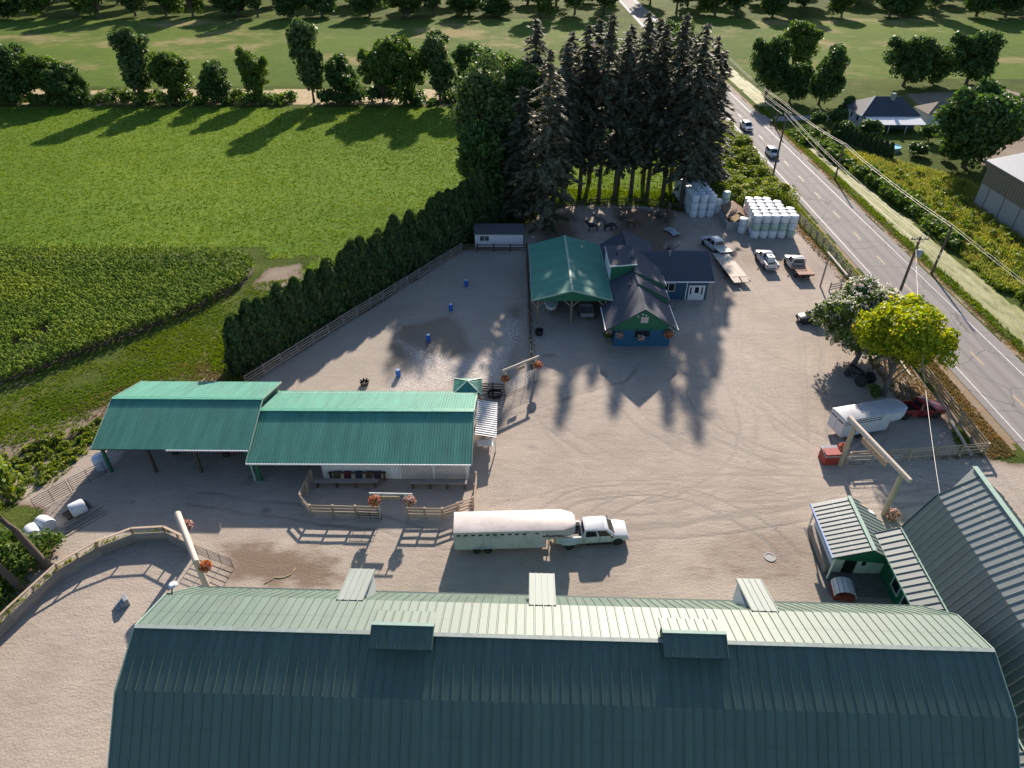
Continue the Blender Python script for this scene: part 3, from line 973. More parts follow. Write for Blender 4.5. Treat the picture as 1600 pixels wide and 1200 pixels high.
# ------------------------------------------------------------------ long shed with white front
def long_shed():
    t = thing('stable', 'long green metal roofed stable with white front and two garage doors', 'stable', (-14.5, 53.4, 0), R(-.35))
    hx, yf, yb, yr, ze, zr = 10.7, -5.75, 5.7, 0, 2.62, 4.55
    ribbed(t, 'front_roof', (-hx, yf, ze), (2 * hx, 0, 0), (0, -yf, zr - ze), 76, M_shedroof)
    ribbed(t, 'back_roof', (hx, yb, ze), (-2 * hx, 0, 0), (0, -yb, zr - ze), 76, M_shedroof)
    MB().prism([(yf, ze - .12), (0, zr - .12), (yb, ze - .12), (yb, ze - .02), (0, zr - .02), (yf, ze - .02)], -hx + .02, hx - .02, 'x').build('roof_deck', M_darktrim, t)
    MB().bar((-hx, 0, zr + .035), (hx, 0, zr + .035), .5, .06).build('ridge_cap', surf('mint_cap', (.10, .34, .23), .4), t)
    MB().bar((-hx, yf - .05, ze - .07), (hx, yf - .05, ze - .07), .1, .13).build('gutter', M_whitetrim, t)
    for x in (-hx - .03, hx + .03):
        for y in (yf, yb):
            MB().bar((x, 0, zr - .03), (x, y, ze - .03), .05, .18).build('barge_board', M_trimgreen, t)
    # walls
    w = MB().box(-3.9, 10.3, -5.0, -4.85, 0, 2.75)
    w.box(10.15, 10.3, -4.85, 5.2, 0, 2.8).box(-10.4, 10.15, 5.05, 5.2, 0, 2.8).box(-10.4, -10.25, -1, 5.05, 0, 2.8)
    w.build('wall', M_white_sid, t)
    for x in (-10.35, 10.22):
        MB().prism([(-4.7, 2.8), (5.0, 2.8), (0, 4.35)], x - .06, x + .06, 'x').build('gable', M_greenwall, t)
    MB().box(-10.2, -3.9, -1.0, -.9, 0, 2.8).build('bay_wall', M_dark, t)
    MB().box(-3.95, -3.85, -4.85, -1, 0, 2.8).build('bay_side', M_white_sid, t)
    for x, m in ((-10.45, M_trimgreen), (-9.95, M_greenwall)):
        beam(t, 'post', (x, -5.4, 0), (x, -5.4, 2.65), .16 if m is M_trimgreen else .35, .16, m)
    window(t, (-.9, -5.0, 2.02), 3.1, .55, 'y-', 4, t=.16)
    MB().box(2.75, 3.55, -5.05, -5.0, 0, 2.05).build('door', M_whitetrim, t)
    for xa, xb in ((3.85, 6.75), (7.15, 10.0)):
        g = MB().box(xa, xb, -5.06, -5.0, 0, 2.15).build('garage_door', surf('garage_door_paint', (.55, .52, .5), .5, var=.06), t)
        for k in range(4):
            MB().box(xa + .04, xb - .04, -5.08, -5.06, .04 + k * .53, .04 + k * .53 + .49).build('door_panel', surf('garage_door_paint', (.55, .52, .5)), g)
    for x in (3.7, 6.95, 10.15):
        MB().box(x - .11, x + .11, -5.1, -5.0, 0, 2.35).build('door_jamb', M_whitetrim, t)
    return t
long_shed()

# ------------------------------------------------------------------ open machine shed on the left
def open_shed():
    t = thing('open_machine_shed', 'open fronted machine shed with big green metal roof beside the maize', 'shed', (-32.6, 54.4, 0), R(-.5))
    hx, yf, yb, ze, zr = 7.55, -5.6, 5.4, 3.4, 5.25
    ribbed(t, 'front_roof', (-hx, yf, ze), (2 * hx, 0, 0), (0, -yf, zr - ze), 56, M_shedroof)
    ribbed(t, 'back_roof', (hx, yb, ze), (-2 * hx, 0, 0), (0, -yb, zr - ze), 56, M_shedroof)
    MB().prism([(yf, ze - .14), (0, zr - .14), (yb, ze - .14), (yb, ze - .02), (0, zr - .02), (yf, ze - .02)], -hx + .02, hx - .02, 'x').build('roof_deck', M_darktrim, t)
    MB().bar((-hx, 0, zr + .03), (hx, 0, zr + .03), .4, .05).build('ridge_cap', surf('mint_cap', (.10, .34, .23)), t)
    MB().bar((-.4, yf - .05, ze - .08), (hx, yf - .05, ze - .08), .1, .14).build('gutter', M_whitetrim, t)
    for x in (-hx - .03, hx + .03):
        for y in (yf, yb):
            MB().bar((x, 0, zr - .03), (x, y, ze - .03), .05, .2).build('barge_board', M_trimgreen, t)
    for x in (-6.9, -2.5, 2.0, 7.0):
        beam(t, 'post', (x, -5.15, 0), (x, -5.15, 3.4), .24, .24, M_greenwall if x in (-6.9, 7.0) else M_darkwood)
        beam(t, 'rafter', (x, -5.2, 3.22), (x, 0, 4.95), .1, .2, M_darkwood)
    MB().box(-7.2, 7.2, 5.0, 5.12, 0, 3.4).build('back_wall', M_darkwood, t)
    MB().prism([(-4.6, 2.8), (5, 3.35), (0, 5.05), (-4.6, 3.5)], 7.1, 7.2, 'x').build('gable_wall', M_greenwall, t)
    MB().box(7.1, 7.2, -2, 5, 0, 3.35).build('side_wall', M_greenwall, t)
    for k in range(9):   # slatted left side
        beam(t, 'slat', (-7.1, -4.9, .3 + k * .33), (-7.1, 4.9, .3 + k * .33), .05, .1, M_steel)
    return t
open_shed()

# ------------------------------------------------------------------ lean-to, gazebo
def lean_to():
    t = thing('lean_to_porch', 'white corrugated lean-to on posts at the end of the long stable', 'porch', (-2.65, 54.8, 0))
    roof_panels(t, 'roof_sheet', (1.1, -2.8, 2.15), (0, 5.6, 0), (-2.15, 0, .45), 16, surf('white_corrugated', (.60, .57, .55), .5, var=.1, obj_var=.08), .07)
    for y in (-2.6, 2.6):
        beam(t, 'post', (.95, y, 0), (.95, y, 2.15), .12, .12, M_whitetrim)
        beam(t, 'brace', (.2, y, 2.2), (.95, y, 1.1), .08, .08, M_whitetrim)
    beam(t, 'header', (.95, -2.8, 2.1), (.95, 2.8, 2.1), .1, .16, M_whitetrim)
    MB().box(-.9, .7, -2.5, -1.6, .7, .78).build('counter', M_whitetrim, t)
lean_to()
def gazebo():
    t = thing('gazebo', 'small green pyramid roofed gazebo behind the stable', 'gazebo', (-4.85, 60.0, 0))
    c = [(-1.55, -1.5), (1.55, -1.5), (1.55, 1.5), (-1.55, 1.5)]
    for k in range(4):
        a, b_ = c[k], c[(k + 1) % 4]
        MB().add([(a[0], a[1], 2.6), (b_[0], b_[1], 2.6), (0, 0, 3.35), (a[0], a[1], 2.5), (b_[0], b_[1], 2.5), (0, 0, 3.2)],
                 [(0, 1, 2), (3, 5, 4), (0, 3, 4, 1)]).build('roof_face', M_shedroof, t)
        for s in range(1, 7):
            f = s / 7
            px, py = a[0] + (b_[0] - a[0]) * f, a[1] + (b_[1] - a[1]) * f
            g = min(f, 1 - f) * 2
            MB().bar((px, py, 2.62), (px * (1 - g) , py * (1 - g), 2.62 + .75 * g) if k % 2 else (px, py * (1 - g), 2.62 + .75 * g), .05, .035).build('roof_rib', M_shedroof, t)
        MB().bar((a[0], a[1], 2.64), (0, 0, 3.39), .14, .04).build('hip_cap', M_trimgreen, t)
        beam(t, 'post', (a[0] * .85, a[1] * .85, 0), (a[0] * .85, a[1] * .85, 2.6), .14, .14, M_wood)
gazebo()

# ------------------------------------------------------------------ carport
def carport():
    t = thing('carport', 'open carport with smooth green gable roof left of the blue house', 'carport', (7.75, 77.3, 0))
    yb = 16.8
    zr, ze, hx = 5.05, 3.65, 5.2
    for sg in (-1, 1):
        o, u = ((sg * hx, yb, ze), (0, -yb, 0)) if sg < 0 else ((sg * hx, 0, ze), (0, yb, 0))
        tag(ribbed(t, 'roof_slope', o, u, (-sg * hx, 0, zr - ze), 42, M_carroof, .008))
        beam(t, 'barge_board', (sg * hx, -.03, ze - .06), (0, -.03, zr - .06), .05, .2, M_trimgreen)
        MB().bar((sg * (hx + .03), 0, ze - .05), (sg * (hx + .03), yb, ze - .05), .06, .14).build('fascia', M_trimgreen, t)
    MB().prism([(-hx, ze - .12), (0, zr - .12), (hx, ze - .12), (hx, ze - .02), (0, zr - .02), (-hx, ze - .02)], 0.02, yb - .02, 'y').build('roof_deck', M_darktrim, t)
    MB().bar((0, -.02, zr + .03), (0, yb, zr + .03), .3, .05).build('ridge_cap', M_trimgreen, t)
    MB().prism([(-4.7, 3.35), (0, 3.35), (4.7, 3.35), (4.7, 3.7), (0, 4.9), (-4.7, 3.7)], .25, .35, 'y').build('gable', M_greenwall, t)
    for x in (-4.4, 0, 4.4):
        for y in (.4, 5.5, 11, 16.3):
            if x == 0 and 1 < y < 16: continue
            beam(t, 'post', (x, y, 0), (x, y, 3.6), .2, .2, M_wood)
            if y < 1:
                for s in (-1, 1):
                    beam(t, 'knee_brace', (x + s * .1, y, 2.5), (x + s * 1.0, y, 3.4), .12, .12, M_wood)
    MB().box(-4.6, 4.6, 16.4, 16.5, 0, 3.5).build('back_wall', M_darkwood, t)
carport()

# ------------------------------------------------------------------ blue house
def blue_house():
    t = thing('blue_house', 'blue house with green gable and navy shingle roof beside the carport', 'house', (16.1, 71.7, 0))
    zr, ze, hl, hr, L = 5.55, 2.62, 4.55, 4.35, 22.5
    MB().box(-3.35, 3.6, .3, 22, 0, 2.7).build('wall', M_bluewall, t)
    # left slope, right slope of the front part and the two raised parts behind it
    MB().slab((-hl, L, ze), (-hl, -.1, ze), (0, -.1, zr), (0, L, zr), .14).build('roof_slope', M_shingle, t)
    steps = [(-.1, 6.2, 0.0), (6.2, 9.0, .75), (9.0, L, 1.35)]
    for ya, yb, dz in steps:
        MB().slab((hr, ya, ze + dz), (hr, yb, ze + dz), (0, yb, zr + dz * .3), (0, ya, zr + dz * .3), .14).build('roof_slope', M_shingle, t)
    for k in (1, 2):
        ya, _, dz = steps[k]
        dp = steps[k - 1][2]
        MB().add([(0, ya - .02, zr + dz * .3 - .05), (0, ya - .02, zr + dp * .3), (hr - .1, ya - .02, ze + dp), (hr - .1, ya - .02, ze + dz - .05)], [(0, 1, 2, 3)]).build('cheek_wall', M_greenwall, t)
        beam(t, 'white_trim', (hr + .02, ya, ze + dz - .1), (hr + .02, ya + 2.7, ze + dz - .1), .06, .16, M_whitetrim)
    # front gable
    MB().prism([(-4.1, 2.6), (3.95, 2.6), (0, 5.3)], .15, .28, 'y').build('gable', M_greenwall, t)
    beam(t, 'gable_trim', (-4.0, .12, 2.6), (3.9, .12, 2.6), .06, .12, M_greenwall)
    for sg, h in ((-1, hl), (1, hr)):
        beam(t, 'barge_board', (sg * h, -.13, ze - .05), (0, -.13, zr - .05), .05, .18, M_darktrim)
        beam(t, 'gutter', (sg * (h + .04), -.1, ze - .04), (sg * (h + .04), 6.2 if sg > 0 else 5.6, ze - .04), .1, .12, M_whitetrim)
    MB().box(-.35, .55, .1, .16, 3.55, 4.35).build('gable_vent', surf('pink_panel', (.55, .42, .38), .6), t)
    window(t, (.05, .3, 1.9), 1.9, .8, 'y-', 2, frame=M_darktrim)
    for x, z in ((-.75, 4.5), (-.2, 4.75), (.2, 4.65)):
        MB().tube((x, .1, z), (x, .02, z), .09).build('floodlight', M_whitetrim, t)
    MB().lathe([(.05, 0), (.25, .03), (.34, .12)], 14, (3.55, .05, 2.9), 'y').build('satellite_dish', M_greyroof, t)
    # shed dormer on the left slope
    z1, z0 = 6.35, 6.05
    d = MB().slab((-3.1, 16.6, z0), (-3.1, 10.4, z0), (.5, 10.4, z1), (.5, 16.6, z1), .12).build('dormer_roof', M_shingle, t)
    MB().add([(-2.95, 10.55, z0 - .1), (-2.95, 10.55, 3.6), (.3, 10.55, 5.4), (.3, 10.55, z1 - .1)], [(0, 1, 2, 3)]).build('dormer_front', M_greenwall, t)
    MB().add([(-2.95, 10.55, z0 - .1), (-2.95, 10.55, 3.6), (-2.95, 16.5, 3.6), (-2.95, 16.5, z0 - .1)], [(0, 1, 2, 3)]).build('dormer_side', M_whitetrim, t)
    beam(t, 'dormer_trim', (-3.12, 10.36, z0 - .05), (.5, 10.36, z1 - .05), .05, .16, M_whitetrim)
    beam(t, 'dormer_trim', (-3.13, 10.36, z0 - .05), (-3.13, 16.6, z0 - .05), .05, .16, M_whitetrim)
    for x, y in ((-.6, 8.6), (-.9, 6.9), (-.5, 18.5), (.0, 12.2), (-1.8, 13.6)):
        zz = (zr + x * .64) if not (10.4 < y < 16.6) else z0 + .2
        MB().tube((x, y, zz - .1), (x, y, zz + .3), .09).build('roof_vent', M_blacksteel, t)
    # right wing
    x0, x1, y0, yr, y1 = 3.6, 11.6, 11.75, 16.9, 21.6
    MB().box(x0, 10.95, 12.2, 21.2, 0, 2.95).build('wing_wall', M_navywall, t)
    MB().slab((x0 - 1.6, y0, 3.05), (x1, y0, 3.05), (x1, yr, 5.1), (x0 - 3.4, yr, 5.1), .14).build('wing_roof', M_shingle, t)
    MB().slab((x1, y1, 3.05), (x0 - 1.6, y1, 3.05), (x0 - 3.4, yr, 5.1), (x1, yr, 5.1), .14).build('wing_roof', M_shingle, t)
    MB().prism([(12.2, 2.9), (21.2, 2.9), (yr, 4.9)], 10.8, 10.95, 'x').build('wing_gable', M_navywall, t)
    beam(t, 'wing_gutter', (x0 + .8, y0 - .05, 3.0), (x1, y0 - .05, 3.0), .1, .14, M_whitetrim)
    window(t, (5.5, 12.2, 1.95), 1.7, 1.1, 'y-', 2)
    MB().box(7.95, 8.1, 12.12, 12.2, 0, 2.9).build('downpipe', M_whitetrim, t)
    dr = MB().box(8.35, 10.6, 12.12, 12.2, 0, 2.25).build('entrance_door', M_whitetrim, t)
    MB().box(9.2, 9.75, 12.1, 12.12, 1.1, 2.0).build('door_pane', M_glass, dr)
    for xa in (8.55, 10.1):
        MB().box(xa, xa + .2, 12.1, 12.12, .9, 2.0).build('side_light', M_glass, dr)
    MB().tube((6.0, 16.2, 4.7), (6.0, 16.2, 5.5), .16).build('flue', M_steel, t)
blue_house()

# ------------------------------------------------------------------ white site cabin at the end of the arena
def cabin():
    t = thing('site_cabin', 'low white cabin with one dark window at the far end of the arena', 'cabin', (-2.05, 101.9, 0))
    MB().box(-3.8, 3.8, -1.5, 1.5, .25, 2.6).build('wall', surf('white_cabin_panel', (.62, .63, .66), .5, var=.06), t)
    for k in range(9):
        beam(t, 'cladding_board', (-3.8, -1.52, .4 + k * .25), (3.8, -1.52, .4 + k * .25), .02, .02, M_whitetrim)
    MB().slab((-4.0, -1.75, 2.62), (4.0, -1.75, 2.62), (4.0, 1.75, 2.85), (-4.0, 1.75, 2.85), .14).build('roof', surf('grey_felt_roof', (.09, .085, .09), .9, var=.3), t)
    window(t, (-2.3, -1.5, 1.75), 1.5, .85, 'y-', 2)
    for x in (-3, 0, 3):
        MB().box(x - .2, x + .2, -1.3, 1.3, 0, .25).build('block', M_concrete, t)
cabin()

# ------------------------------------------------------------------ buildings across the road
def white_house():
    t = thing('white_bungalow', 'white bungalow with navy hip roof across the road', 'house', (88.5, 166, 0))
    MB().box(-6.2, 6.6, .3, 10.5, 0, 3.1).build('wall', M_white_sid, t)
    e = [(-7, -.4, 3), (7.3, -.4, 3), (7.3, 11.3, 3), (-7, 11.3, 3)]
    ra, rb = (-2.2, 5.4, 6.0), (4.2, 5.4, 6.0)
    MB().add(e + [ra, rb], [(0, 1, 5, 4), (1, 2, 5), (2, 3, 4, 5), (3, 0, 4), (3, 2, 1, 0)]).build('roof', M_shingle, t)
    MB().bar((-7, -.4, 3.08), (-2.2, 5.4, 6.08), .45, .08).build('hip_cap', surf('pale_cap', (.45, .44, .42), .6), t)
    MB().slab((-6.0, -4.4, 2.15), (6.8, -4.4, 2.15), (6.8, -.2, 2.9), (-6.0, -.2, 2.9), .1).build('porch_roof', surf('white_porch_roof', (.62, .64, .66), .4, var=.08), t)
    for x in (-5.6, -1.6, 2.4, 6.4):
        beam(t, 'porch_post', (x, -4.2, 0), (x, -4.2, 2.15), .14, .14, M_whitetrim)
    MB().box(-5.8, 6.6, .12, .28, 0, 2.6).build('porch_wall', M_navywall, t)
    for y in (2.5, 6.0, 8.6):
        window(t, (-6.2, y, 1.8), 1.1, 1.2, 'x-', 1)
    MB().box(1.4, 2.2, 4.2, 5.0, 5.3, 6.9).build('chimney', M_concrete, t)
white_house()
def garage():
    t = thing('detached_garage', 'small garage with brown hip roof behind the white bungalow', 'garage', (103, 172, 0))
    MB().box(-3.6, 3.6, -3, 3, 0, 2.7).build('wall', M_white_sid, t)
    e = [(-4.2, -3.6, 2.7), (4.2, -3.6, 2.7), (4.2, 3.6, 2.7), (-4.2, 3.6, 2.7)]
    MB().add(e + [(-.6, 0, 4.7), (.6, 0, 4.7)], [(0, 1, 5, 4), (1, 2, 5), (2, 3, 4, 5), (3, 0, 4), (3, 2, 1, 0)]).build('roof', surf('brown_shingles', (.17, .14, .11), .9, var=.3, scale=4), t)
    MB().box(-2.4, 1.6, -3.06, -3, .1, 2.2).build('garage_door', M_whitetrim, t)
garage()
def warehouse():
    t = thing('warehouse', 'warehouse with concrete lower wall and tan upper siding across the ditch', 'warehouse', (83.7, 104, 0))
    ya, yb, W = -14, 15.2, 26
    MB().box(0, W, ya, yb, 0, 3.9).build('concrete_wall', M_concrete, t)
    MB().box(-.06, W, ya, yb + .06, 3.9, 7.7).build('upper_siding', M_tan, t)
    for k in range(36):
        y = ya + (yb - ya) * (k + .5) / 36
        beam(t, 'siding_rib', (-.08, y, 3.95), (-.08, y, 7.65), .05, .04, M_tan)
    MB().prism([(-.5, 7.6), (W / 2, 10.6), (W + .5, 7.6), (W + .5, 7.75), (W / 2, 10.75), (-.5, 7.75)], ya, yb + .6, 'y').build('roof', M_greyroof, t)
    MB().prism([(0, 7.6), (W / 2, 10.5), (W, 7.6)], yb - .1, yb + .05, 'y').build('gable', M_tan, t)
    for y in (-10, -5.5, -1, 3.5, 8, 12.5):
        MB().box(-.1, 0, y, y + .12, 0, 3.9).build('wall_joint', surf('dark_joint', (.2, .19, .18), .9), t)
warehouse()

# ------------------------------------------------------------------ fences, gates, arches
def fence(name, label, pts, rails, post_h, spacing, mat, rail_h=.16, rail_t=.045, post=.16, round_posts=False, group=None, cat='fence', jitter=.03, pmat=None):
    """post and rail fence along world points; every post and rail a part"""
    ox, oy = pts[0]
    t = thing(name, label, cat, (ox, oy, 0), 0, group)
    r = random.Random(len(label) * 31 + int(ox * 10))
    q = []
    for (a, b) in zip(pts[:-1], pts[1:]):
        a, b = Vector((a[0] - ox, a[1] - oy, 0)), Vector((b[0] - ox, b[1] - oy, 0))
        n = max(1, round((b - a).length / spacing))
        q += [a + (b - a) * (k / n) for k in range(n)]
    q.append(Vector((pts[-1][0] - ox, pts[-1][1] - oy, 0)))
    for p in q:
        lean = Vector((r.uniform(-jitter, jitter), r.uniform(-jitter, jitter), 0))
        beam(t, 'post', p, p + lean + Vector((0, 0, post_h + r.uniform(-.04, .05))), post, post, pmat or mat, round_posts)
    for a, b in zip(q[:-1], q[1:]):
        d = (b - a).normalized()
        off = Vector((-d.y, d.x, 0)) * -(post / 2 + rail_t / 2 - .005)
        for z in rails:
            za, zb = z + r.uniform(-jitter, jitter), z + r.uniform(-jitter, jitter)
            beam(t, 'rail', a + off + Vector((0, 0, za)) - d * .04, b + off + Vector((0, 0, zb)) + d * .04, rail_t, rail_h, mat)
    return t

fence('arena_fence', 'dark wooden rail fence between the cedar hedge and the arena', [(-30.7, 63.6), (-22.2, 77.2), (-8.0, 99.2)], (.35, .7, 1.05, 1.42), 1.5, 2.6, M_greywood)
fence('arena_fence', 'wooden rail fence along the carport side of the arena', [(2.35, 99.3), (2.35, 66)], (.4, .8, 1.2), 1.45, 2.5, M_darkwood)
fence('arena_fence', 'short wooden fence in front of the white cabin', [(-8, 99.3), (2.3, 99.2)], (.4, .8, 1.2), 1.4, 2.5, M_darkwood)
fence('arena_fence', 'short dark rail fence next to the gazebo', [(-3.6, 62.4), (-.75, 62.2)], (.25, .6, .95, 1.3), 1.45, 1.4, M_darkwood)
fence('corral_fence', 'weathered board fence of the stable corral, west side of its gate', [(-19.4, 48.0), (-19.6, 44.8), (-18.4, 43.5), (-12.15, 43.3)], (.3, .68, 1.05, 1.42), 1.5, 2.1, M_fence)
fence('corral_fence', 'weathered board fence of the stable corral, beside the white stock trailer', [(-9.5, 43.15), (-6.3, 43.1), (-3.6, 44.5), (-3.5, 47.7)], (.3, .68, 1.05, 1.42), 1.5, 2.0, M_fence)
fence('roadside_fence', 'wooden rail fence beside the road behind the wrapped bale stack', [(49.3, 111.5), (49.9, 99), (49.6, 88)], (.35, .72, 1.08, 1.42), 1.5, 2.5, M_greywood)
fence('roadside_fence', 'wooden rail fence beside the road in front of the red pickup', [(48.9, 73), (48.4, 62), (48.2, 52.0)], (.35, .72, 1.08, 1.42), 1.5, 2.3, M_fence)
fence('entrance_fence', 'wooden rail fence along the driveway from road corner to log arch', [(48.05, 51.8), (40, 51.0), (33.6, 50.5)], (.35, .72, 1.08, 1.42), 1.5, 2.4, M_fence)
fence('pasture_fence', 'low dark fence under the tall firs', [(4.5, 114.5), (14, 118.8), (24, 119.4), (30.5, 116)], (.5, 1.0), 1.3, 3, M_darkwood)
fence('garden_fence', 'low wire fence beside the far gravel yard', [(96, 180), (112, 182), (130, 184)], (.4, .9), 1.2, 4, M_darkwood)
fence('entrance_fence', 'short angled rail fence beside the catalpa and flatbed truck', [(45.2, 86.3), (49.4, 88.0)], (.35, .72, 1.08), 1.4, 2.1, M_greywood)

def round_pen():
    pts = [(-40.0, 17), (-40.6, 23), (-40.2, 28), (-39.1, 32.2), (-37.6, 36.5), (-35.5, 38.9), (-33.1, 40.4), (-30.4, 40.6), (-27.6, 39.2)]
    ox, oy = pts[0]
    t = thing('round_pen_wall', 'curved plank wall with top rail around the sand pen', 'fence', (ox, oy, 0))
    for (a, b) in zip(pts[:-1], pts[1:]):
        a, b = Vector((a[0] - ox, a[1] - oy, 0)), Vector((b[0] - ox, b[1] - oy, 0))
        d = (b - a).normalized()
        n = max(1, round((b - a).length / 2.0))
        for k in range(n + 1):
            p = a + (b - a) * k / n
            beam(t, 'post', p, p + Vector((0, 0, 1.75)), .14, .14, M_wood)
        off = Vector((d.y, -d.x, 0)) * .1
        for z in (.12, .36, .6, .84, 1.08):
            beam(t, 'plank', a + off + Vector((0, 0, z)), b + off + Vector((0, 0, z)), .05, .225, M_greywood)
        beam(t, 'top_rail', a + Vector((0, 0, 1.78)) - d * .05, b + Vector((0, 0, 1.78)) + d * .05, .2, .06, M_fence)
round_pen()

def metal_gate(label, a, b, h=1.35, bars=6, mat=M_blacksteel, group=None):
    t = thing('metal_gate', label, 'gate', (a[0], a[1], 0), 0, group)
    B = Vector((b[0] - a[0], b[1] - a[1], 0))
    for k in range(bars):
        z = .2 + (h - .2) * k / (bars - 1)
        beam(t, 'bar', Vector((0, 0, z)), B + Vector((0, 0, z)), .05, .05, mat, True)
    n = max(2, round(B.length / 1.4))
    for k in range(n + 1):
        p = B * (k / n)
        beam(t, 'upright', p + Vector((0, 0, .05)), p + Vector((0, 0, h)), .05, .05, mat, True)
    return t
metal_gate('open steel gate swung out from the curved plank wall', (-27.2, 38.9), (-23.6, 37.4))
metal_gate('dark steel panel gate outside the open machine shed', (-39.9, 49.0), (-42.0, 46.6), 1.6, 7)
metal_gate('dark steel panel gate next to the plank pile', (-42.1, 46.4), (-44.0, 44.0), 1.6, 7)
metal_gate('wide steel gate under the log arch of the riding arena', (-.55, 62.3), (2.55, 64.4), 1.7, 8, M_steel)
metal_gate('dark steel gate hooked to the corral fence left of the gate frame', (-14.0, 43.05), (-11.9, 42.95), 1.2, 4)
metal_gate('long pale steel gate under the log entrance arch', (33.1, 50.0), (38.6, 50.2), 1.4, 6, surf('pale_gate_steel', (.45, .45, .46), .45, .3))

def arch(label, a, b, h, r, over=.8, sign=None, mat=M_palewood, pmat=None, square=False):
    """two posts and a log or beam across, with a hanging board"""
    t = thing('log_arch', label, 'arch', (a[0], a[1], 0))
    B = Vector((b[0] - a[0], b[1] - a[1], 0))
    d = B.normalized()
    up = Vector((0, 0, h))
    for p in (Vector(), B):
        MB().tube(p, p + up, r * 1.05, r * .9, 10).build('post', pmat or mat, t, smooth=True)
    MB().tube(up - d * over + Vector((0, 0, r * .9)), up + B + d * over + Vector((0, 0, r * .7)), r * 1.1, r * .9, 12).build('cross_log', mat, t, smooth=True)
    if sign:
        z0, z1 = h - sign[1] - .25, h - .25
        f0, f1 = sign[0]
        p, q = B * f0, B * f1
        n = Vector((-d.y, d.x, 0)) * .04
        MB().hexa([p - n + Vector((0, 0, z0)), q - n + Vector((0, 0, z0)), q + n + Vector((0, 0, z0)), p + n + Vector((0, 0, z0)),
                   p - n + Vector((0, 0, z1)), q - n + Vector((0, 0, z1)), q + n + Vector((0, 0, z1)), p + n + Vector((0, 0, z1))]).build('sign_board', M_wood, t)
        for f in (f0 + .06, f1 - .06):
            beam(t, 'hanger', B * f + Vector((0, 0, z1)), B * f + up, .04, .04, M_blacksteel)
    return t
arch('tall peeled log arch over the farm entrance', (32.8, 50.25), (34.25, 43.6), 5.1, .24, 1.0, ((.2, .72), .6), pmat=surf('arch_post_wood', (.34, .30, .22), .75, var=.25, scale=4, stretch=(3, 3, .4)))
arch('log arch at the entrance of the curved sand pen', (-28.0, 39.6), (-25.2, 35.5), 3.7, .26, .6, None)
arch('low log arch above the riding arena gate', (-.7, 62.1), (2.75, 64.6), 3.2, .15, .4, ((.35, .62), .4))
arch('thin white gate frame of the stable corral', (-12.1, 43.3), (-9.55, 43.25), 3.0, .08, .65, ((.1, .8), .32), surf('white_pole', (.66, .66, .6), .6))
def corner_frame():
    t = thing('log_gate_frame', 'slim log gate frame beside the brown flatbed truck', 'arch', (44.5, 87.8, 0))
    for y in (0, -5.6):
        MB().tube((0, y, 0), (0, y, 4.9), .13, .11).build('post', M_greywood, t, smooth=True)
    MB().tube((0, .7, 5.0), (0, -6.2, 4.95), .15, .13, 10).build('cross_log', M_palewood, t, smooth=True)
corner_frame()
def log_on_ground(label, a, b, r, mat=M_palewood, z=0.0):
    o = MB().tube((0, 0, r + z), (b[0] - a[0], b[1] - a[1], r + z), r, r * .85, 10).build('parking_log', mat, smooth=True, loc=(a[0], a[1], 0))
    return tag(o, label, 'log')
log_on_ground('long peeled log on the ground in front of the red pickup', (47.35, 57.2), (46.6, 51.6), .2)
log_on_ground('peeled log lying in dry grass by the roadside fence', (47.3, 71.0), (47.0, 65.5), .14)
log_on_ground('thin pole lying in weeds behind the machine shed', (-36.9, 62.5), (-36.0, 64.9), .09)

def hitch_rail(label, a, b):
    t = thing('hitching_rail', label, 'hitching rail', (a[0], a[1], 0), 0, 'hitching rails before the stable')
    B = Vector((b[0] - a[0], b[1] - a[1], 0))
    beam(t, 'top_board', Vector((0, 0, .85)), B + Vector((0, 0, .85)), .5, .1, M_greywood)
    for k in range(4):
        p = B * ((k + .15) / 3.3)
        beam(t, 'leg', p, p + Vector((0, 0, .82)), .16, .3, M_darkwood)
hitch_rail('low plank rail below the stable windows', (-19.0, 47.2), (-12.9, 47.2))
hitch_rail('low plank rail in front of the garage doors', (-9.8, 47.1), (-4.3, 47.0))

# ------------------------------------------------------------------ utility poles and wires
M_pole = surf('utility_pole_wood', (.125, .09, .065), .85, var=.3, scale=4, stretch=(4, 4, .4))
M_wire = surf('wire', (.50, .47, .42), .5, var=.05)
def pole(label, x, y, h, arm=None, transformer=False, lean=(0, 0)):
    t = thing('utility_pole', label, 'utility pole', (x, y, 0), 0, 'utility poles along the road')
    top = Vector((lean[0], lean[1], h))
    MB().tube((0, 0, 0), top, .2, .14, 10).build('shaft', M_pole, t, smooth=True)
    if arm:
        beam(t, 'crossarm', top + Vector((-arm, 0, -.35)), top + Vector((arm, 0, -.35)), .12, .14, M_pole)
        for s in (-.9, -.3, .6, .95):
            MB().lathe([(.06, 0), (.08, .06), (.05, .12), (.07, .18), (.03, .24)], 8, (s * arm + lean[0], lean[1], h - .28)).build('insulator', M_steel, t)
        for s in (-1, 1):
            beam(t, 'arm_brace', top + Vector((s * arm * .6, 0, -.38)), top + Vector((0, 0, -1.1)), .05, .05, M_blacksteel)
    if transformer:
        MB().lathe([(.1, -.02), (.3, 0), (.32, .1), (.32, .85), (.26, .95), (.08, 1.0)], 14, (.55, -.1, h - 2.7)).build('transformer', surf('transformer_grey', (.34, .37, .41), .5), t, smooth=True)
        MB().bar((0, 0, h - 2.1), (.5, -.1, h - 2.1), .1, .1).build('bracket', M_blacksteel, t)
    return t
pole('far utility pole by the side driveway', 62.8, 167.7, 6.0)
pole('short utility pole on the ditch bank, second from the side driveway', 63.4, 131.9, 6.9)
pole('utility pole on the ditch bank behind the transformer pole', 62.5, 91.7, 7.6, lean=(.2, 0))
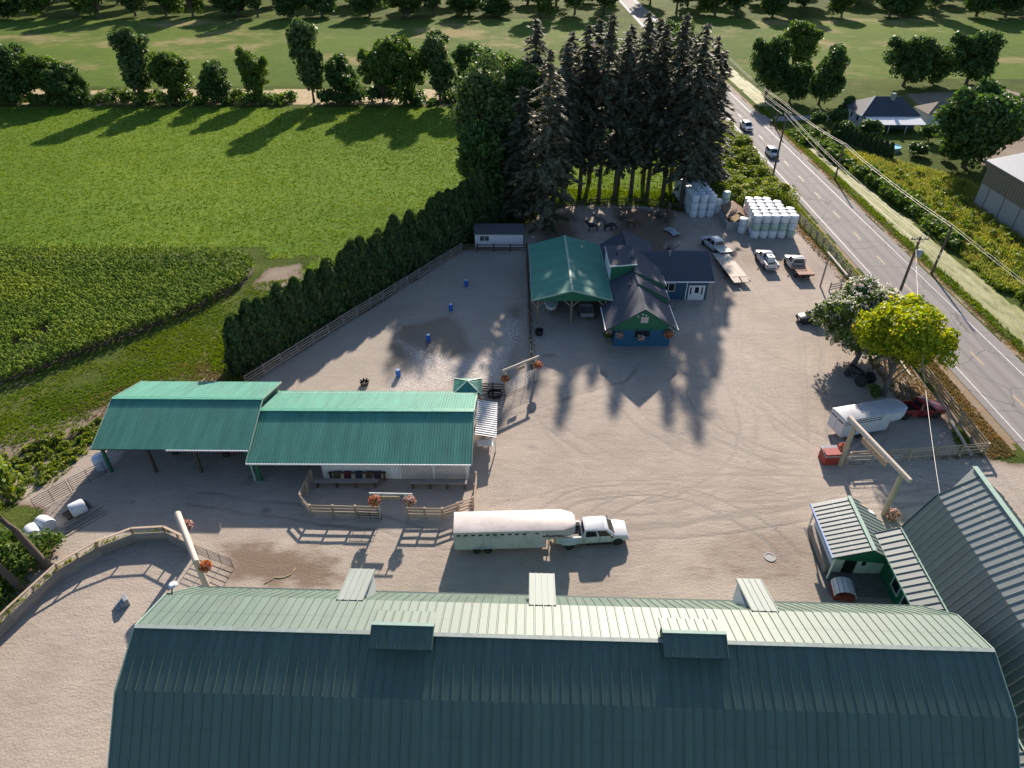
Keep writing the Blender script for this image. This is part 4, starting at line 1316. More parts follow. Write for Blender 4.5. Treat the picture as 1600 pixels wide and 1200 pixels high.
pole('tall utility pole at the road edge behind the wrapped bales', 51.4, 132.7, 12.4, .6)
pole('utility pole with grey transformer and crossarm behind the catalpa', 51.3, 80.0, 11.2, 1.1, True)
def wire(label, a, b, sag, r=.03, group='overhead wires along the road'):
    a, b = Vector(a), Vector(b)
    m = MB()
    n = 14
    prev = None
    for k in range(n + 1):
        f = k / n
        p = a + (b - a) * f + Vector((0, 0, -sag * 4 * f * (1 - f)))
        if prev is not None:
            m.tube(prev - a, p - a, r, r, 5, False)
        prev = p
    o = m.build('overhead_wire', M_wire, loc=a)
    return tag(o, label, 'wire', group)
east = [(62.8, 215, 6.0), (62.8, 167.7, 5.9), (63.4, 131.9, 6.75), (62.7, 91.7, 7.5), (62.6, 40, 8.5)]
spans = ['beyond the side driveway', 'from the side driveway pole', 'above the middle of the ditch', 'above the near end of the ditch']
for i in range(4):
    for dx, dz, w in ((-.12, 0, 'lower'), (.25, .12, 'upper')):
        a, b = Vector(east[i]), Vector(east[i + 1])
        wire('%s wire of the east pole row %s' % (w, spans[i]), a + Vector((dx, 0, dz)), b + Vector((dx, 0, dz)), .45, .02 if w == 'lower' else .016)
west = [(51.4, 215, 12.2), (51.4, 132.7, 12.15), (51.3, 80.0, 10.95), (52.4, 30, 11.2)]
spans = ['behind the firs', 'passing over the road cars and bales', 'above the near road']
for i in range(3):
    for dx, w in ((-.9, 'left'), (.45, 'middle'), (1.0, 'right')):
        a, b = Vector(west[i]), Vector(west[i + 1])
        k = .55 if i == 0 else 1
        wire('%s wire of the west pole row %s' % (w, spans[i]), a + Vector((dx * .55, 0, 0)), b + Vector((dx, 0, 0)), .7, .015)
wire('single service cable from transformer pole to the corner barn', (51.2, 79.9, 9.6), (33.8, 38.1, 7.9), 1.0, .016, 'service cable')

# ------------------------------------------------------------------ vehicles
def paint(name, c, rough=.28, dirt=(.28, .24, .19), amt=.25):
    return surf(name, c, rough, 0, var=.05, scale=1, dirt=dirt, dirt_amt=amt, dirt_scale=1.5, spec=.6)
M_pwhite = paint('white_car_paint', (.60, .605, .61))
M_pred = paint('red_car_paint', (.22, .012, .014))
M_pnavy = paint('dark_car_paint', (.012, .014, .024))
M_pgrey = paint('pale_blue_car_paint', (.40, .46, .52))
M_chrome = surf('chrome', (.6, .6, .6), .2, .9, var=.05)
M_lampw = surf('headlamp', (.7, .7, .68), .15, var=.05)
M_lampr = surf('tail_lamp', (.35, .01, .01), .3, var=.05)
M_cargl = surf('car_glass', (.012, .014, .016), .06, var=.2)

WH = {}
def wheel(parent, x, y, r, w, side):
    """tyre with rim; meshes shared per size"""
    key = (r, w)
    if key not in WH:
        a = MB().lathe([(r * .62, -w / 2), (r * .93, -w / 2), (r, -w * .32), (r, w * .32), (r * .93, w / 2), (r * .62, w / 2)], 20, (0, 0, 0), 'y').mesh('tyre')
        a.materials.append(M_rubber)
        b = MB().lathe([(r * .12, w * .5), (r * .3, w * .36), (r * .55, w * .34), (r * .64, w * .47), (r * .64, -w * .45)], 16, (0, 0, 0), 'y').mesh('rim')
        b.materials.append(M_chrome)
        for me in (a, b):
            for p in me.polygons: p.use_smooth = True
            me.set_sharp_from_angle(angle=R(35))
        WH[key] = (a, b)
    ty = bpy.data.objects.new('wheel', WH[key][0])
    ty.parent = parent
    ty.location = (x, y, r)
    ty.rotation_euler = (0, 0, 0 if side > 0 else math.pi)
    link(ty)
    rm = bpy.data.objects.new('rim', WH[key][1])
    rm.parent = ty
    link(rm)

def ring(x, w, zb, zt):
    h = [(w * .9, zb), (w * .985, zb + .12), (w, zb + .3), (w * .995, zt - .22), (w * .95, zt - .06), (w * .84, zt)]
    return [(x, y, z) for y, z in h] + [(x, -y, z) for y, z in reversed(h)]

def rrect(x0, x1, w, z, c=.16):
    return [(x1 - c, w, z), (x0 + c, w, z), (x0, w - c, z), (x0, -w + c, z), (x0 + c, -w, z), (x1 - c, -w, z), (x1, -w + c, z), (x1, w - c, z)]

def greenhouse(t, xf, xr, w, z0, z1, rake_f, rake_r, mat, side_cuts, roofrack=False):
    """cab top with windscreen, rear glass and side windows"""
    tw = w - .17
    zm = z1 - .07
    MB().loft([rrect(xr, xf, w, z0, .1), rrect(xr + rake_r * .9, xf - rake_f * .9, tw + .03, zm, .14), rrect(xr + rake_r + .1, xf - rake_f - .12, tw - .07, z1, .16)]).build('cab', mat, t, smooth=True)
    def lerp(f, zz):
        return None
    def face(p, off, name='window'):
        a, b, c, d = map(Vector, p)
        n = (c - a).cross(d - b).normalized()
        if n.dot(Vector(off)) < 0: n = -n
        n = n * .012
        MB().add([a + n, b + n, c + n, d + n], [(0, 1, 2, 3)]).build(name, M_cargl, t)
    def at_(f, s):     # f: 0 at waist 1 at roof line -> x front, x rear, half width, z
        k = f
        return xf - rake_f * .9 * k, xr + rake_r * .9 * k, w + (tw + .03 - w) * k, z0 + (zm - z0) * k
    l, h = at_(.08, 0), at_(.92, 0)
    face([(l[0], l[2] - .16, l[3]), (l[0], -l[2] + .16, l[3]), (h[0], -h[2] + .18, h[3]), (h[0], h[2] - .18, h[3])], (1, 0, .3), 'windscreen')
    face([(l[1], l[2] - .2, l[3]), (l[1], -l[2] + .2, l[3]), (h[1], -h[2] + .2, h[3]), (h[1], h[2] - .2, h[3])], (-1, 0, .3), 'rear_window')
    for s in (-1, 1):
        for a, b in side_cuts:
            xl = lambda f, q: q[1] + (q[0] - q[1]) * f
            face([(xl(a, l), s * l[2], l[3]), (xl(b, l), s * l[2], l[3]), (xl(b, h), s * h[2], h[3]), (xl(a, h), s * h[2], h[3])], (0, s, .1), 'side_window')

def pickup(name, label, loc, rz, mat, L=6.2, W=1.95, crew=True, bed='box', dually=False, s=1.0, deck=None, mirrors=True):
    t = thing(name, label, 'truck', loc, rz)
    hw, xf = W / 2, L / 2
    cab_f = xf - 1.3
    cab_r = cab_f - (2.75 if crew else 1.75)
    wt = 1.22
    MB().loft([ring(xf, hw * .8, .55, .92), ring(xf - .08, hw * .92, .45, 1.06), ring(xf - .5, hw * .985, .38, 1.14), ring(cab_f + .15, hw, .36, 1.2),
               ring(cab_f - .4, hw, .36, wt), ring(cab_r, hw, .36, wt)]).build('body', mat, t, smooth=True)
    cuts = [(.06, .44), (.5, .86)] if crew else [(.14, .84)]
    greenhouse(t, cab_f + .12, cab_r + .03, hw * .95, wt - .05, 1.92, .75, .12, mat, cuts)
    for y in (-1, 1):      # door gaps and handles
        for xs_ in ((cab_f - .25, cab_f - 1.3, cab_r + .12) if crew else (cab_f - .25, cab_r + .15)):
            MB().box(xs_ - .012, xs_ + .012, y * hw - .006 if y > 0 else -hw - .006, y * hw + .006 if y > 0 else -hw + .006, .5, 1.14).build('door_gap', M_blacksteel, t)
            MB().box(xs_ + .06, xs_ + .2, y * (hw + .004) - .008, y * (hw + .004) + .008, 1.0, 1.04).build('door_handle', M_blacksteel, t)
    MB().box(xf - .06, xf + .1, -hw * .86, hw * .86, .42, .66).build('front_bumper', M_chrome, t, bevel=.03)
    MB().box(xf - .02, xf + .05, -hw * .45, hw * .45, .68, .92).build('grille', M_blacksteel, t)
    for y in (-1, 1):
        MB().box(xf - .22, xf + .015, y * hw * .66 - .16, y * hw * .66 + .16, .72, .92).build('headlight', M_lampw, t, bevel=.03)
        if mirrors:
            MB().box(cab_f - .35, cab_f - .22, y * (hw + .02), y * (hw + .24), 1.22, 1.48).build('mirror', M_blacksteel, t, bevel=.02)
        MB().box(cab_r + .2, cab_f - .3, min(y * hw, y * (hw + .1)), max(y * hw, y * (hw + .1)), .36, .42).build('running_board', M_blacksteel, t)
    wy = hw - .13
    r = .4
    for y in (-1, 1):
        wheel(t, xf - .95, y * wy, r, .27, y)
        MB().prism([(xf - .95 + 1.18 * r * math.cos(R(a)), r + 1.2 * r * math.sin(R(a))) for a in range(-20, 201, 20)], min(y * (hw - .12), y * (hw + .012)), max(y * (hw - .12), y * (hw + .012)), 'y').build('wheel_arch', M_rubber, t)
    rear_x = -L / 2 + 1.15
    for y in (-1, 1):
        wheel(t, rear_x, y * (wy + (.12 if dually else 0)), r, .27 if not dually else .5, y)
    if bed == 'box':
        xb, x1 = -L / 2, cab_r - .04
        b = MB().box(xb, x1, -hw * .8, hw * .8, .74, .8)
        b.build('bed_floor', M_blacksteel, t)
        for y in (-1, 1):
            MB().prism([(xb, .62), (rear_x - .5, .62), (rear_x - .46, .78), (rear_x - .25, .92), (rear_x + .25, .92), (rear_x + .46, .78), (rear_x + .5, .5), (x1, .44), (x1, 1.26), (xb, 1.28)],
                       min(y * hw * .8, y * hw), max(y * hw * .8, y * hw), 'y').build('bed_side', mat, t, bevel=.03)
            if dually:
                f = MB()
                f.loft([[(rear_x + dx, y * yy, z) for yy, z in ((hw - .05, 1.1), (hw + .27 * k, 1.02 - .1 * (1 - k)), (hw + .3 * k, .7), (hw - .05, .6))] for dx, k in ((-.85, .12), (-.55, .85), (0, 1), (.55, .85), (.85, .12))])
                f.build('wide_fender', mat, t, smooth=True)
            MB().box(xb - .015, xb + .06, y * hw * .9 - .08, y * hw * .9 + .08, .85, 1.2).build('tail_light', M_lampr, t)
        MB().box(xb - .01, xb + .07, -hw * .8, hw * .8, .72, 1.27).build('tailgate', mat, t, bevel=.02)
        MB().box(x1, x1 + .1, -hw * .8, hw * .8, .74, 1.26).build('bed_front', mat, t)
        MB().box(xb - .16, xb, -hw * .9, hw * .9, .46, .62).build('rear_bumper', M_chrome, t, bevel=.02)
    elif bed == 'flat':
        xb, x1 = -L / 2, cab_r - .12
        MB().box(xb, x1, -.35, .35, .5, .95).build('chassis', M_blacksteel, t)
        n = 7
        for k in range(n):
            y0, y1 = -hw * 1.08 + k * hw * 2.16 / n, -hw * 1.08 + (k + 1) * hw * 2.16 / n - .015
            MB().box(xb, x1, y0, y1, .98, 1.06).build('deck_board', deck, t)
        MB().box(xb - .06, xb, -hw * 1.08, hw * 1.08, .82, 1.05).build('deck_edge', M_blacksteel, t)
        for y in (-1, 1):
            MB().box(xb - .08, xb - .05, y * hw * .8 - .14, y * hw * .8 + .14, .84, .98).build('tail_light', M_lampr, t)
            MB().bar((x1 + .04, y * hw * .8, 1.0), (x1 + .04, y * hw * .8, 1.95), .07, .07).build('headboard_post', M_steel, t)
            MB().box(rear_x - .5, rear_x + .5, y * hw - .16, y * hw + .16, .84, .88).build('mudguard', M_blacksteel, t)
        for z in (1.35, 1.65, 1.93):
            MB().bar((x1 + .04, -hw * .8, z), (x1 + .04, hw * .8, z), .06, .06).build('headboard_bar', M_steel, t)
    t.scale = (s, s, s)
    return t

def car(name, label, loc, rz, mat, L=4.6, W=1.8, H=1.5, suv=False):
    t = thing(name, label, 'car', loc, rz)
    hw, xf = W / 2, L / 2
    wt = .95 if not suv else 1.08
    MB().loft([ring(xf, hw * .75, .4, .66), ring(xf - .1, hw * .9, .3, .76), ring(xf - .6, hw * .98, .25, wt - .1), ring(xf - 1.25, hw, .24, wt),
               ring(-xf + .7, hw, .24, wt), ring(-xf + .15, hw * .95, .3, wt - .02), ring(-xf, hw * .82, .42, wt - .15)]).build('body', mat, t, smooth=True)
    greenhouse(t, xf - 1.05, -xf + (.2 if suv else .55), hw * .95, wt - .06, H, .85, .35 if suv else .75, mat, [(.08, .3), (.34, .6), (.64, .9)] if suv else [(.16, .5), (.55, .86)])
    for y in (-1, 1):
        for x in (xf - .85, -xf + .85):
            wheel(t, x, y * (hw - .1), .33, .22, y)
        MB().box(xf - .28, xf - .01, y * hw * .66 - .17, y * hw * .66 + .17, .58, .72).build('headlight', M_lampw, t, bevel=.03)
        MB().box(-xf - .005, -xf + .12, y * hw * .7 - .16, y * hw * .7 + .16, .7, .86).build('tail_light', M_lampr, t)
        MB().box(xf - 1.55, xf - 1.42, y * (hw + .0) - .02, y * (hw + .18), wt, wt + .16).build('mirror', mat, t)
    return t

def stock_trailer(name, label, loc, rz, L, W, H, nose, side_mat, roof_mat, slots, panels, axle_x):
    t = thing(name, label, 'trailer', loc, rz)
    hw, x0, x1 = W / 2, -L / 2, L / 2
    zb = .55
    MB().box(x0, x1, -hw, hw, zb, H - .06).build('body', side_mat, t, bevel=.04)
    # gooseneck part above the truck bed
    MB().loft([[(x1 - .05, -hw, zz1), (x1 - .05, hw, zz1), (x1 - .05, hw, H - .06), (x1 - .05, -hw, H - .06)] for zz1 in (1.5,)] +
              [[(x1 + nose * .55, -hw, 1.62), (x1 + nose * .55, hw, 1.62), (x1 + nose * .55, hw, H - .08), (x1 + nose * .55, -hw, H - .08)],
               [(x1 + nose * .9, -hw * .7, 1.66), (x1 + nose * .9, hw * .7, 1.66), (x1 + nose * .9, hw * .7, H - .14), (x1 + nose * .9, -hw * .7, H - .14)],
               [(x1 + nose, -hw * .45, 1.72), (x1 + nose, hw * .45, 1.72), (x1 + nose, hw * .45, H - .25), (x1 + nose, -hw * .45, H - .25)]]).build('gooseneck', side_mat, t, bevel=.03)
    def rf(z, g):
        return [(x0 - g, -hw - g, z), (x1 + nose * .55, -hw - g, z), (x1 + nose * .92, -hw * .7, z - .02), (x1 + nose + g, -hw * .45, z - .1),
                (x1 + nose + g, hw * .45, z - .1), (x1 + nose * .92, hw * .7, z - .02), (x1 + nose * .55, hw + g, z), (x0 - g, hw + g, z)]
    def rf2(z, k):
        return [((p[0] - .0), p[1] * k, z + (p[2] - z)) for p in rf(z, 0)]
    MB().loft([rf(H - .08, .03), rf(H, .03), rf2(H + .07, .8)]).build('roof', roof_mat, t, smooth=True)
    for s in (-1, 1):
        for (xa, xb, za, zz) in slots:
            MB().box(xa, xb, s * hw - .012 if s > 0 else -hw - .012, s * hw + .012 if s > 0 else -hw + .012, za, zz).build('vent_slot', M_dark, t)
        for xa in panels:
            MB().bar((xa, s * (hw + .015), zb), (xa, s * (hw + .015), H - .1), .05, .04, up=(0, 1, 0)).build('side_post', side_mat, t)
        for z in (zb + .02, 1.35, H - .75):
            MB().bar((x0, s * (hw + .012), z), (x1, s * (hw + .012), z), .03, .05).build('side_rail', side_mat, t)
        xs_ = [axle_x - .48, axle_x + .48]
        for xa in xs_:
            wheel(t, xa, s * (hw - .02), .36, .22, s)
        MB().prism([(axle_x - 1.05, .55), (axle_x - .9, .84), (axle_x + .9, .84), (axle_x + 1.05, .55), (axle_x + .9, .78), (axle_x - .9, .78)], min(s * (hw - .1), s * (hw + .18)), max(s * (hw - .1), s * (hw + .18)), 'y').build('fender', side_mat, t)
    for y in (-.5, .5):
        MB().box(x0 - .04, x0 - .005, y * hw - hw * .47, y * hw + hw * .47, zb + .08, H - .2).build('rear_door', side_mat, t)
    for s in (-1, 1):
        MB().box(x0 - .06, x0 - .035, s * hw * .5 - hw * .4, s * hw * .5 + hw * .4, H - .55, H - .42).build('door_slot', M_dark, t)
    MB().tube((x1 + nose * .72, 0, 1.0), (x1 + nose * .72, 0, 1.7), .09).build('hitch_post', M_blacksteel, t)
    MB().bar((x1, 0, .62), (x1 + .5, 0, .62), .5, .14).build('neck_frame', M_blacksteel, t)
    MB().tube((x1 + .35, -.3, .05), (x1 + .35, -.3, 1.5), .05).build('landing_leg', M_steel, t)
    return t

M_trside = surf('dirty_white_aluminium', (.60, .535, .55), .5, 0, var=.14, scale=2, dirt=(.24, .19, .15), dirt_amt=.7, dirt_scale=1.0, obj_var=.12)
M_trroof = surf('white_trailer_roof', (.50, .455, .43), .55, var=.14, scale=.9, dirt=(.36, .31, .28), dirt_amt=.5, spec=.25)
M_trside2 = surf('white_trailer_paint', (.62, .63, .65), .4, var=.08, dirt=(.4, .36, .3), dirt_amt=.3)
M_trroof2 = surf('grey_trailer_roof', (.45, .46, .48), .38, .2, var=.15, scale=.8)
Lt = 7.9
pickup('crew_cab_pickup', 'white dually crew cab pickup hitched to the long white stock trailer', (6.95, 40.85, 0), R(4.5), M_pwhite, 6.4, 2.02, True, 'box', True)
stock_trailer('stock_trailer', 'long dirty white gooseneck stock trailer parked in front of the long barn', (-1.05, 40.35, 0), R(2), Lt, 2.35, 2.72, 2.55, M_trside, M_trroof,
              [(-Lt / 2 + .25 + k * .62, -Lt / 2 + .58 + k * .62, 2.24, 2.42) for k in range(10)] + [(3.0, 3.3, 2.28, 2.42)],
              [-Lt / 2 + .05 + k * .62 for k in range(12)] + [2.75, 3.6, Lt / 2 - .05], -1.55)
pickup('red_pickup', 'red pickup with open black bed hitched to the white trailer by the roadside fence', (44.15, 58.4, 0), R(6), M_pred, 5.6, 1.95, False, 'box')
stock_trailer('stock_trailer', 'white gooseneck trailer with two rows of slots behind the red pickup', (36.5, 55.6, 0), R(14), 5.6, 2.2, 2.75, 2.2, M_trside2, M_trroof2,
              [(-2.7 + k * .55, -2.2 + k * .55, 2.38, 2.48) for k in range(8)] + [(-2.7 + k * .55, -2.2 + k * .55, 2.1, 2.2) for k in range(8)], [-2.77, 1.75, 2.77], -1.0)
pickup('flatbed_pickup', 'white crew pickup with pale flat deck beside the blue house', (32.2, 99.9, 0), R(108), M_pwhite, 6.2, 1.95, True, 'flat', deck=surf('pale_deck', (.62, .58, .52), .6))
pickup('pickup_with_tank', 'white pickup with a white liquid tank in its bed', (38.7, 94.9, 0), R(92), M_pwhite, 5.7, 1.9, False, 'box')
pickup('flatbed_truck', 'old white truck with bare brown flat deck near the road fence', (42.7, 92.6, 0), R(92), paint('faded_white_paint', (.55, .54, .52)), 6.0, 2.0, False, 'flat', deck=surf('brown_deck', (.30, .17, .11), .8, var=.3, obj_var=.15), s=1.08)
tk = thing('liquid_tank', 'white square plastic tank standing in the pickup bed', 'tank', (38.9, 94.0, .82), R(2))
MB().box(-.5, .55, -.55, .75, 0, 1.0).build('tank_body', surf('white_plastic', (.62, .66, .64), .4), tk, bevel=.08)
MB().lathe([(.16, 0), (.16, .07), (.1, .1)], 12, (0, .1, 1.0)).build('lid', M_blacksteel, tk)
car('dark_car', 'dark sedan parked under the white flowered catalpa', (40.1, 78.0, 0), R(178), M_pnavy, 4.7, 1.82, 1.45)
pickup('driving_pickup', 'white pickup driving on the far road', (55.2, 165.5, .04), R(-91), M_pwhite, 5.7, 1.95, True, 'box')
car('driving_car', 'pale blue and white wagon driving on the road beside the utility pole', (55.3, 146.0, .04), R(-90), M_pgrey, 4.8, 1.85, 1.72, True)
car('far_car', 'white car parked at the right edge of the far gravel yard', (129.5, 181, .02), R(150), M_pwhite, 4.8, 1.9, 1.7, True)

def flat_trailer():
    t = thing('flatbed_trailer', 'long flatbed trailer with pale plank deck behind the flatbed pickup', 'trailer', (32.6, 92.5, 0), R(96))
    hw = 1.25
    m = surf('pale_trailer_plank', (.55, .47, .38), .8, var=.25, obj_var=.14, scale=3)
    for k in range(9):
        y0 = -hw + k * 2 * hw / 9
        MB().box(-3.4, 3.0, y0, y0 + 2 * hw / 9 - .015, .82, .89).build('deck_plank', m, t)
    MB().box(3.0, 4.6, -hw, hw, .8, .87).build('front_deck', surf('grey_deck', (.28, .26, .25), .7), t)
    for y in (-1, 1):
        MB().hexa([(-4.75, y * .66 - .56, .6), (-3.45, y * .66 - .56, .74), (-3.45, y * .66 + .56, .74), (-4.75, y * .66 + .56, .6), (-4.75, y * .66 - .56, .7), (-3.45, y * .66 - .56, .86), (-3.45, y * .66 + .56, .86), (-4.75, y * .66 + .56, .7)]).build('ramp', m, t)
        MB().bar((-4.6, y * hw, .76), (4.6, y * hw, .76), .08, .18).build('side_frame', M_blacksteel, t)
        for x in (-1.4, -.5):
            wheel(t, x, y * (hw - .25), .36, .22, y)
    MB().bar((4.5, 0, .72), (6.2, 0, .6), .14, .14).build('tongue', M_blacksteel, t)
flat_trailer()

def boat():
    t = thing('motorboat', 'white motorboat stored under the green carport', 'boat', (5.3, 81.6, .55), R(-92))
    rings = []
    for x, w, zk, zt in ((3.0, .04, .85, 1.15), (2.5, .45, .45, 1.12), (1.7, .8, .15, 1.06), (.5, 1.0, 0, 1.0), (-2.6, 1.02, 0, .95)):
        rings.append([(x, 0, zk), (x, w * .7, zk + .12), (x, w, zt - .3), (x, w, zt), (x, -w, zt), (x, -w, zt - .3), (x, -w * .7, zk + .12)])
    MB().loft(rings).build('hull', surf('boat_white', (.7, .7, .7), .3), t, smooth=True)
    MB().loft([rrect(-2.2, 1.0, .8, 1.0, .2), rrect(-2.1, .8, .75, 1.06, .2)]).build('cockpit', M_blacksteel, t)
    MB().slab((.9, -.75, 1.05), (.9, .75, 1.05), (.5, .65, 1.5), (.5, -.65, 1.5), .02).build('windshield', M_cargl, t)
    MB().bar((-2.4, -.5, -.1), (2.6, -.5, -.1), .1, .14).bar((-2.4, .5, -.1), (2.6, .5, -.1), .1, .14).build('cradle', M_steel, t)
    for y in (-1, 1):
        wheel(t, -.8, y * .95, .3, .18, y)
        t.children[-1].location.z = -.25
boat()
def cart():
    t = thing('utility_cart', 'small grey utility trailer with wooden sides under the carport', 'trailer', (10.0, 79.6, 0), R(90))
    MB().box(-1.3, 1.3, -.9, .9, .5, .56).build('floor', M_greywood, t)
    for y in (-.9, .87):
        MB().box(-1.3, 1.3, y, y + .04, .56, 1.05).build('side_board', M_wood, t)
    for x in (-1.3, 1.26):
        MB().box(x, x + .04, -.86, .87, .56, 1.05).build('end_board', M_steel, t)
    for y in (-1, 1):
        wheel(t, -.1, y * .98, .3, .18, y)
    MB().bar((-1.3, 0, .45), (-2.3, 0, .4), .08, .08).build('drawbar', M_blacksteel, t)
cart()
def tractor():
    t = thing('tractor', 'dark old tractor standing in deep shade below the two trees', 'tractor', (40.6, 64.6, 0), R(115))
    m = paint('dark_tractor_paint', (.02, .022, .03), .5)
    MB().box(-.2, 1.7, -.32, .32, .75, 1.35).build('bonnet', m, t, bevel=.06)
    MB().box(-1.0, .0, -.45, .45, .6, 1.0).build('chassis', m, t)
    MB().box(-.9, -.4, -.28, .28, 1.05, 1.2).build('seat', M_blacksteel, t)
    for y in (-1, 1):
        wheel(t, -.7, y * .8, .72, .4, y)
        wheel(t, 1.3, y * .6, .42, .24, y)
        MB().bar((-.8, y * .5, 1.0), (-.8, y * .5, 2.2), .06, .06).build('roll_bar', m, t)
    MB().bar((-.8, -.5, 2.2), (-.8, .5, 2.2), .06, .06).build('roll_bar', m, t)
    MB().tube((1.1, 0, 1.35), (1.1, 0, 2.0), .05).build('exhaust', M_blacksteel, t)
tractor()
def red_machine(label, loc, rz, s=1.0):
    t = thing('farm_implement', label, 'machine', loc, rz)
    MB().prism([(-1.0, .5), (.9, .5), (1.1, .9), (.6, 1.25), (-1.0, 1.2)], -.75, .75, 'y').build('hopper', M_red, t, bevel=.04)
    MB().box(-1.2, 1.2, -.5, .5, .35, .5).build('frame', M_blacksteel, t)
    for y in (-1, 1):
        wheel(t, -.4, y * .85, .4, .25, y)
    t.scale = (s,) * 3
red_machine('red farm implement under the middle of the open machine shed', (-34.2, 52.6, 0), R(20), .8)
red_machine('red farm implement at the right end of the open machine shed', (-28.6, 52.2, 0), R(0), .9)

# ------------------------------------------------------------------ wrapped bales
M_bw = surf('white_bale_wrap', (.66, .68, .70), .35, var=.06, scale=2, bump=.25, bscale=9, obj_var=.06, dirt=(.42, .40, .36), dirt_amt=.3)
M_bg = surf('pale_green_bale_wrap', (.36, .47, .40), .35, var=.08, scale=2, bump=.25, bscale=9, obj_var=.08)
def bale_mesh(mat, seed):
    r = random.Random(seed)
    b = MB()
    b.lathe([(.45, 0), (.64, .02), (.70, .14), (.715, .6), (.705, 1.1), (.66, 1.22), (.5, 1.275), (.2, 1.29)], 18)
    b.v = [(x * (1 + .03 * math.sin(3 * math.atan2(y, x) + seed)), y * (1 + .03 * math.cos(2 * math.atan2(y, x) + seed)), z) for x, y, z in b.v]
    me = b.mesh('wrapped_bale')
    me.materials.append(mat)
    for p in me.polygons: p.use_smooth = True
    me.set_sharp_from_angle(angle=R(50))
    return me
BW, BG = [bale_mesh(M_bw, k) for k in range(3)], [bale_mesh(M_bg, k) for k in range(2)]
rb = random.Random(3)
def bale(x, y, z, label, group, green=False, tilt=None):
    o = bpy.data.objects.new('wrapped_bale', rb.choice(BG if green else BW))
    o.location = (x + rb.uniform(-.04, .04), y + rb.uniform(-.04, .04), z)
    o.rotation_euler = (tilt[0] if tilt else 0, tilt[1] if tilt else 0, rb.uniform(0, 6.28))
    link(o)
    return tag(o, label, 'hay bale', group)
ORD = ('first', 'second', 'third', 'fourth', 'fifth', 'sixth', 'seventh', 'eighth')
LAY = ('bottom', 'middle', 'top')
HB = 1.29
for k in range(6):
    cols = 5 if k < 3 else (4 if k < 5 else 3)
    for j in range(cols):
        for l in range(3):
            if not (k == 0 or j in (0, cols - 1) or l == 2 or k == 5):
                continue
            g = (k == 0 and l == 1 and j < 4) or (k == 0 and l == 0 and j == 4)
            lb = '%s wrapped bale, %s layer, %s row, %s from left in the roadside stack' % ('pale green' if g else 'white', LAY[l], ORD[k].replace('first', 'front'), ORD[j])
            bale(39.75 + 1.46 * j + .12 * k, 104.8 + 1.46 * k, .012 + HB * l, lb, 'bales in the roadside stack', g)
for k in range(8):
    for j in range(3):
        for l in range(3):
            if not (k == 0 or j != 1 or l == 2 or k == 7):
                continue
            if k > 5 and j == 2: continue
            lb = 'white wrapped bale, %s layer, %s row, %s from left in the stack under the firs' % (LAY[l], ORD[k].replace('first', 'front'), ORD[j])
            bale(31.6 + 1.46 * j - .12 * k, 113.5 + 1.46 * k, .012 + HB * l, lb, 'bales in the stack under the firs')
for l in range(3):
    bale(37.35, 115.2, .012 + HB * l, '%s pale green bale in the lone column beside the rusty feeder' % LAY[l], 'bales in the lone column', True)
for l in range(2):
    bale(36.0, 114.9, .012 + HB * l, '%s white bale wedged between the fir stack and the green column' % ('lower', 'upper')[l], 'wedged bales')
bale(38.2, 106.6, .012, 'lower single white bale at the left side of the roadside stack', 'side bales')
bale(38.2, 106.6, .012 + HB, 'upper single white bale at the left side of the roadside stack', 'side bales')
bale(-40.3, 43.3, .7, 'white wrapped bale lying beside the plank pile', 'bales by the pen', tilt=(R(90), R(20)))
bale(-41.3, 41.6, .7, 'middle one of three white bales outside the curved plank wall', 'bales by the pen', tilt=(R(88), R(40)))
bale(-42.8, 41.3, .7, 'white wrapped bale lying farthest left behind the bare tree trunk', 'bales by the pen', tilt=(R(90), R(60)))

# ------------------------------------------------------------------ feeder with rusty roof
def feeder():
    t = thing('hay_feeder', 'feed bunk with rusty peaked tin roof between the bale stacks', 'feeder', (37.9, 109.3, 0), R(-2))
    for xa, xb, ya, yb in ((-1.9, 1.9, -1.5, -1.3), (-1.9, -1.7, -1.3, 4.2), (1.7, 1.9, -1.3, 4.2)):
        MB().box(xa, xb, ya, yb, 0, 1.25).build('bunk_wall', M_concrete, t)
    rust = surf('rusty_tin', (.30, .19, .12), .7, .1, var=.4, scale=1.5, dirt=(.42, .38, .34), dirt_amt=.7, dirt_scale=1.4)
    for s in (-1, 1):
        o, u = ((s * 1.75, 4.4, 1.65), (0, -5.2, 0)) if s < 0 else ((s * 1.75, -.8, 1.65), (0, 5.2, 0))
        roof_panels(t, 'roof_sheet', o, u, (-s * 1.75, 0, 1.15), 6, rust, .04)
        for y in (-.6, 1.8, 4.2):
            beam(t, 'post', (s * 1.5, y, 0), (s * 1.5, y, 1.8), .12, .12, M_darkwood)
            beam(t, 'rafter', (s * 1.7, y, 1.62), (0, y, 2.72), .08, .12, M_darkwood)
    MB().box(-1.6, 1.6, -1.2, 4.0, 0, .6).build('feed', surf('silage', (.22, .16, .09), .95, var=.4), t)
feeder()

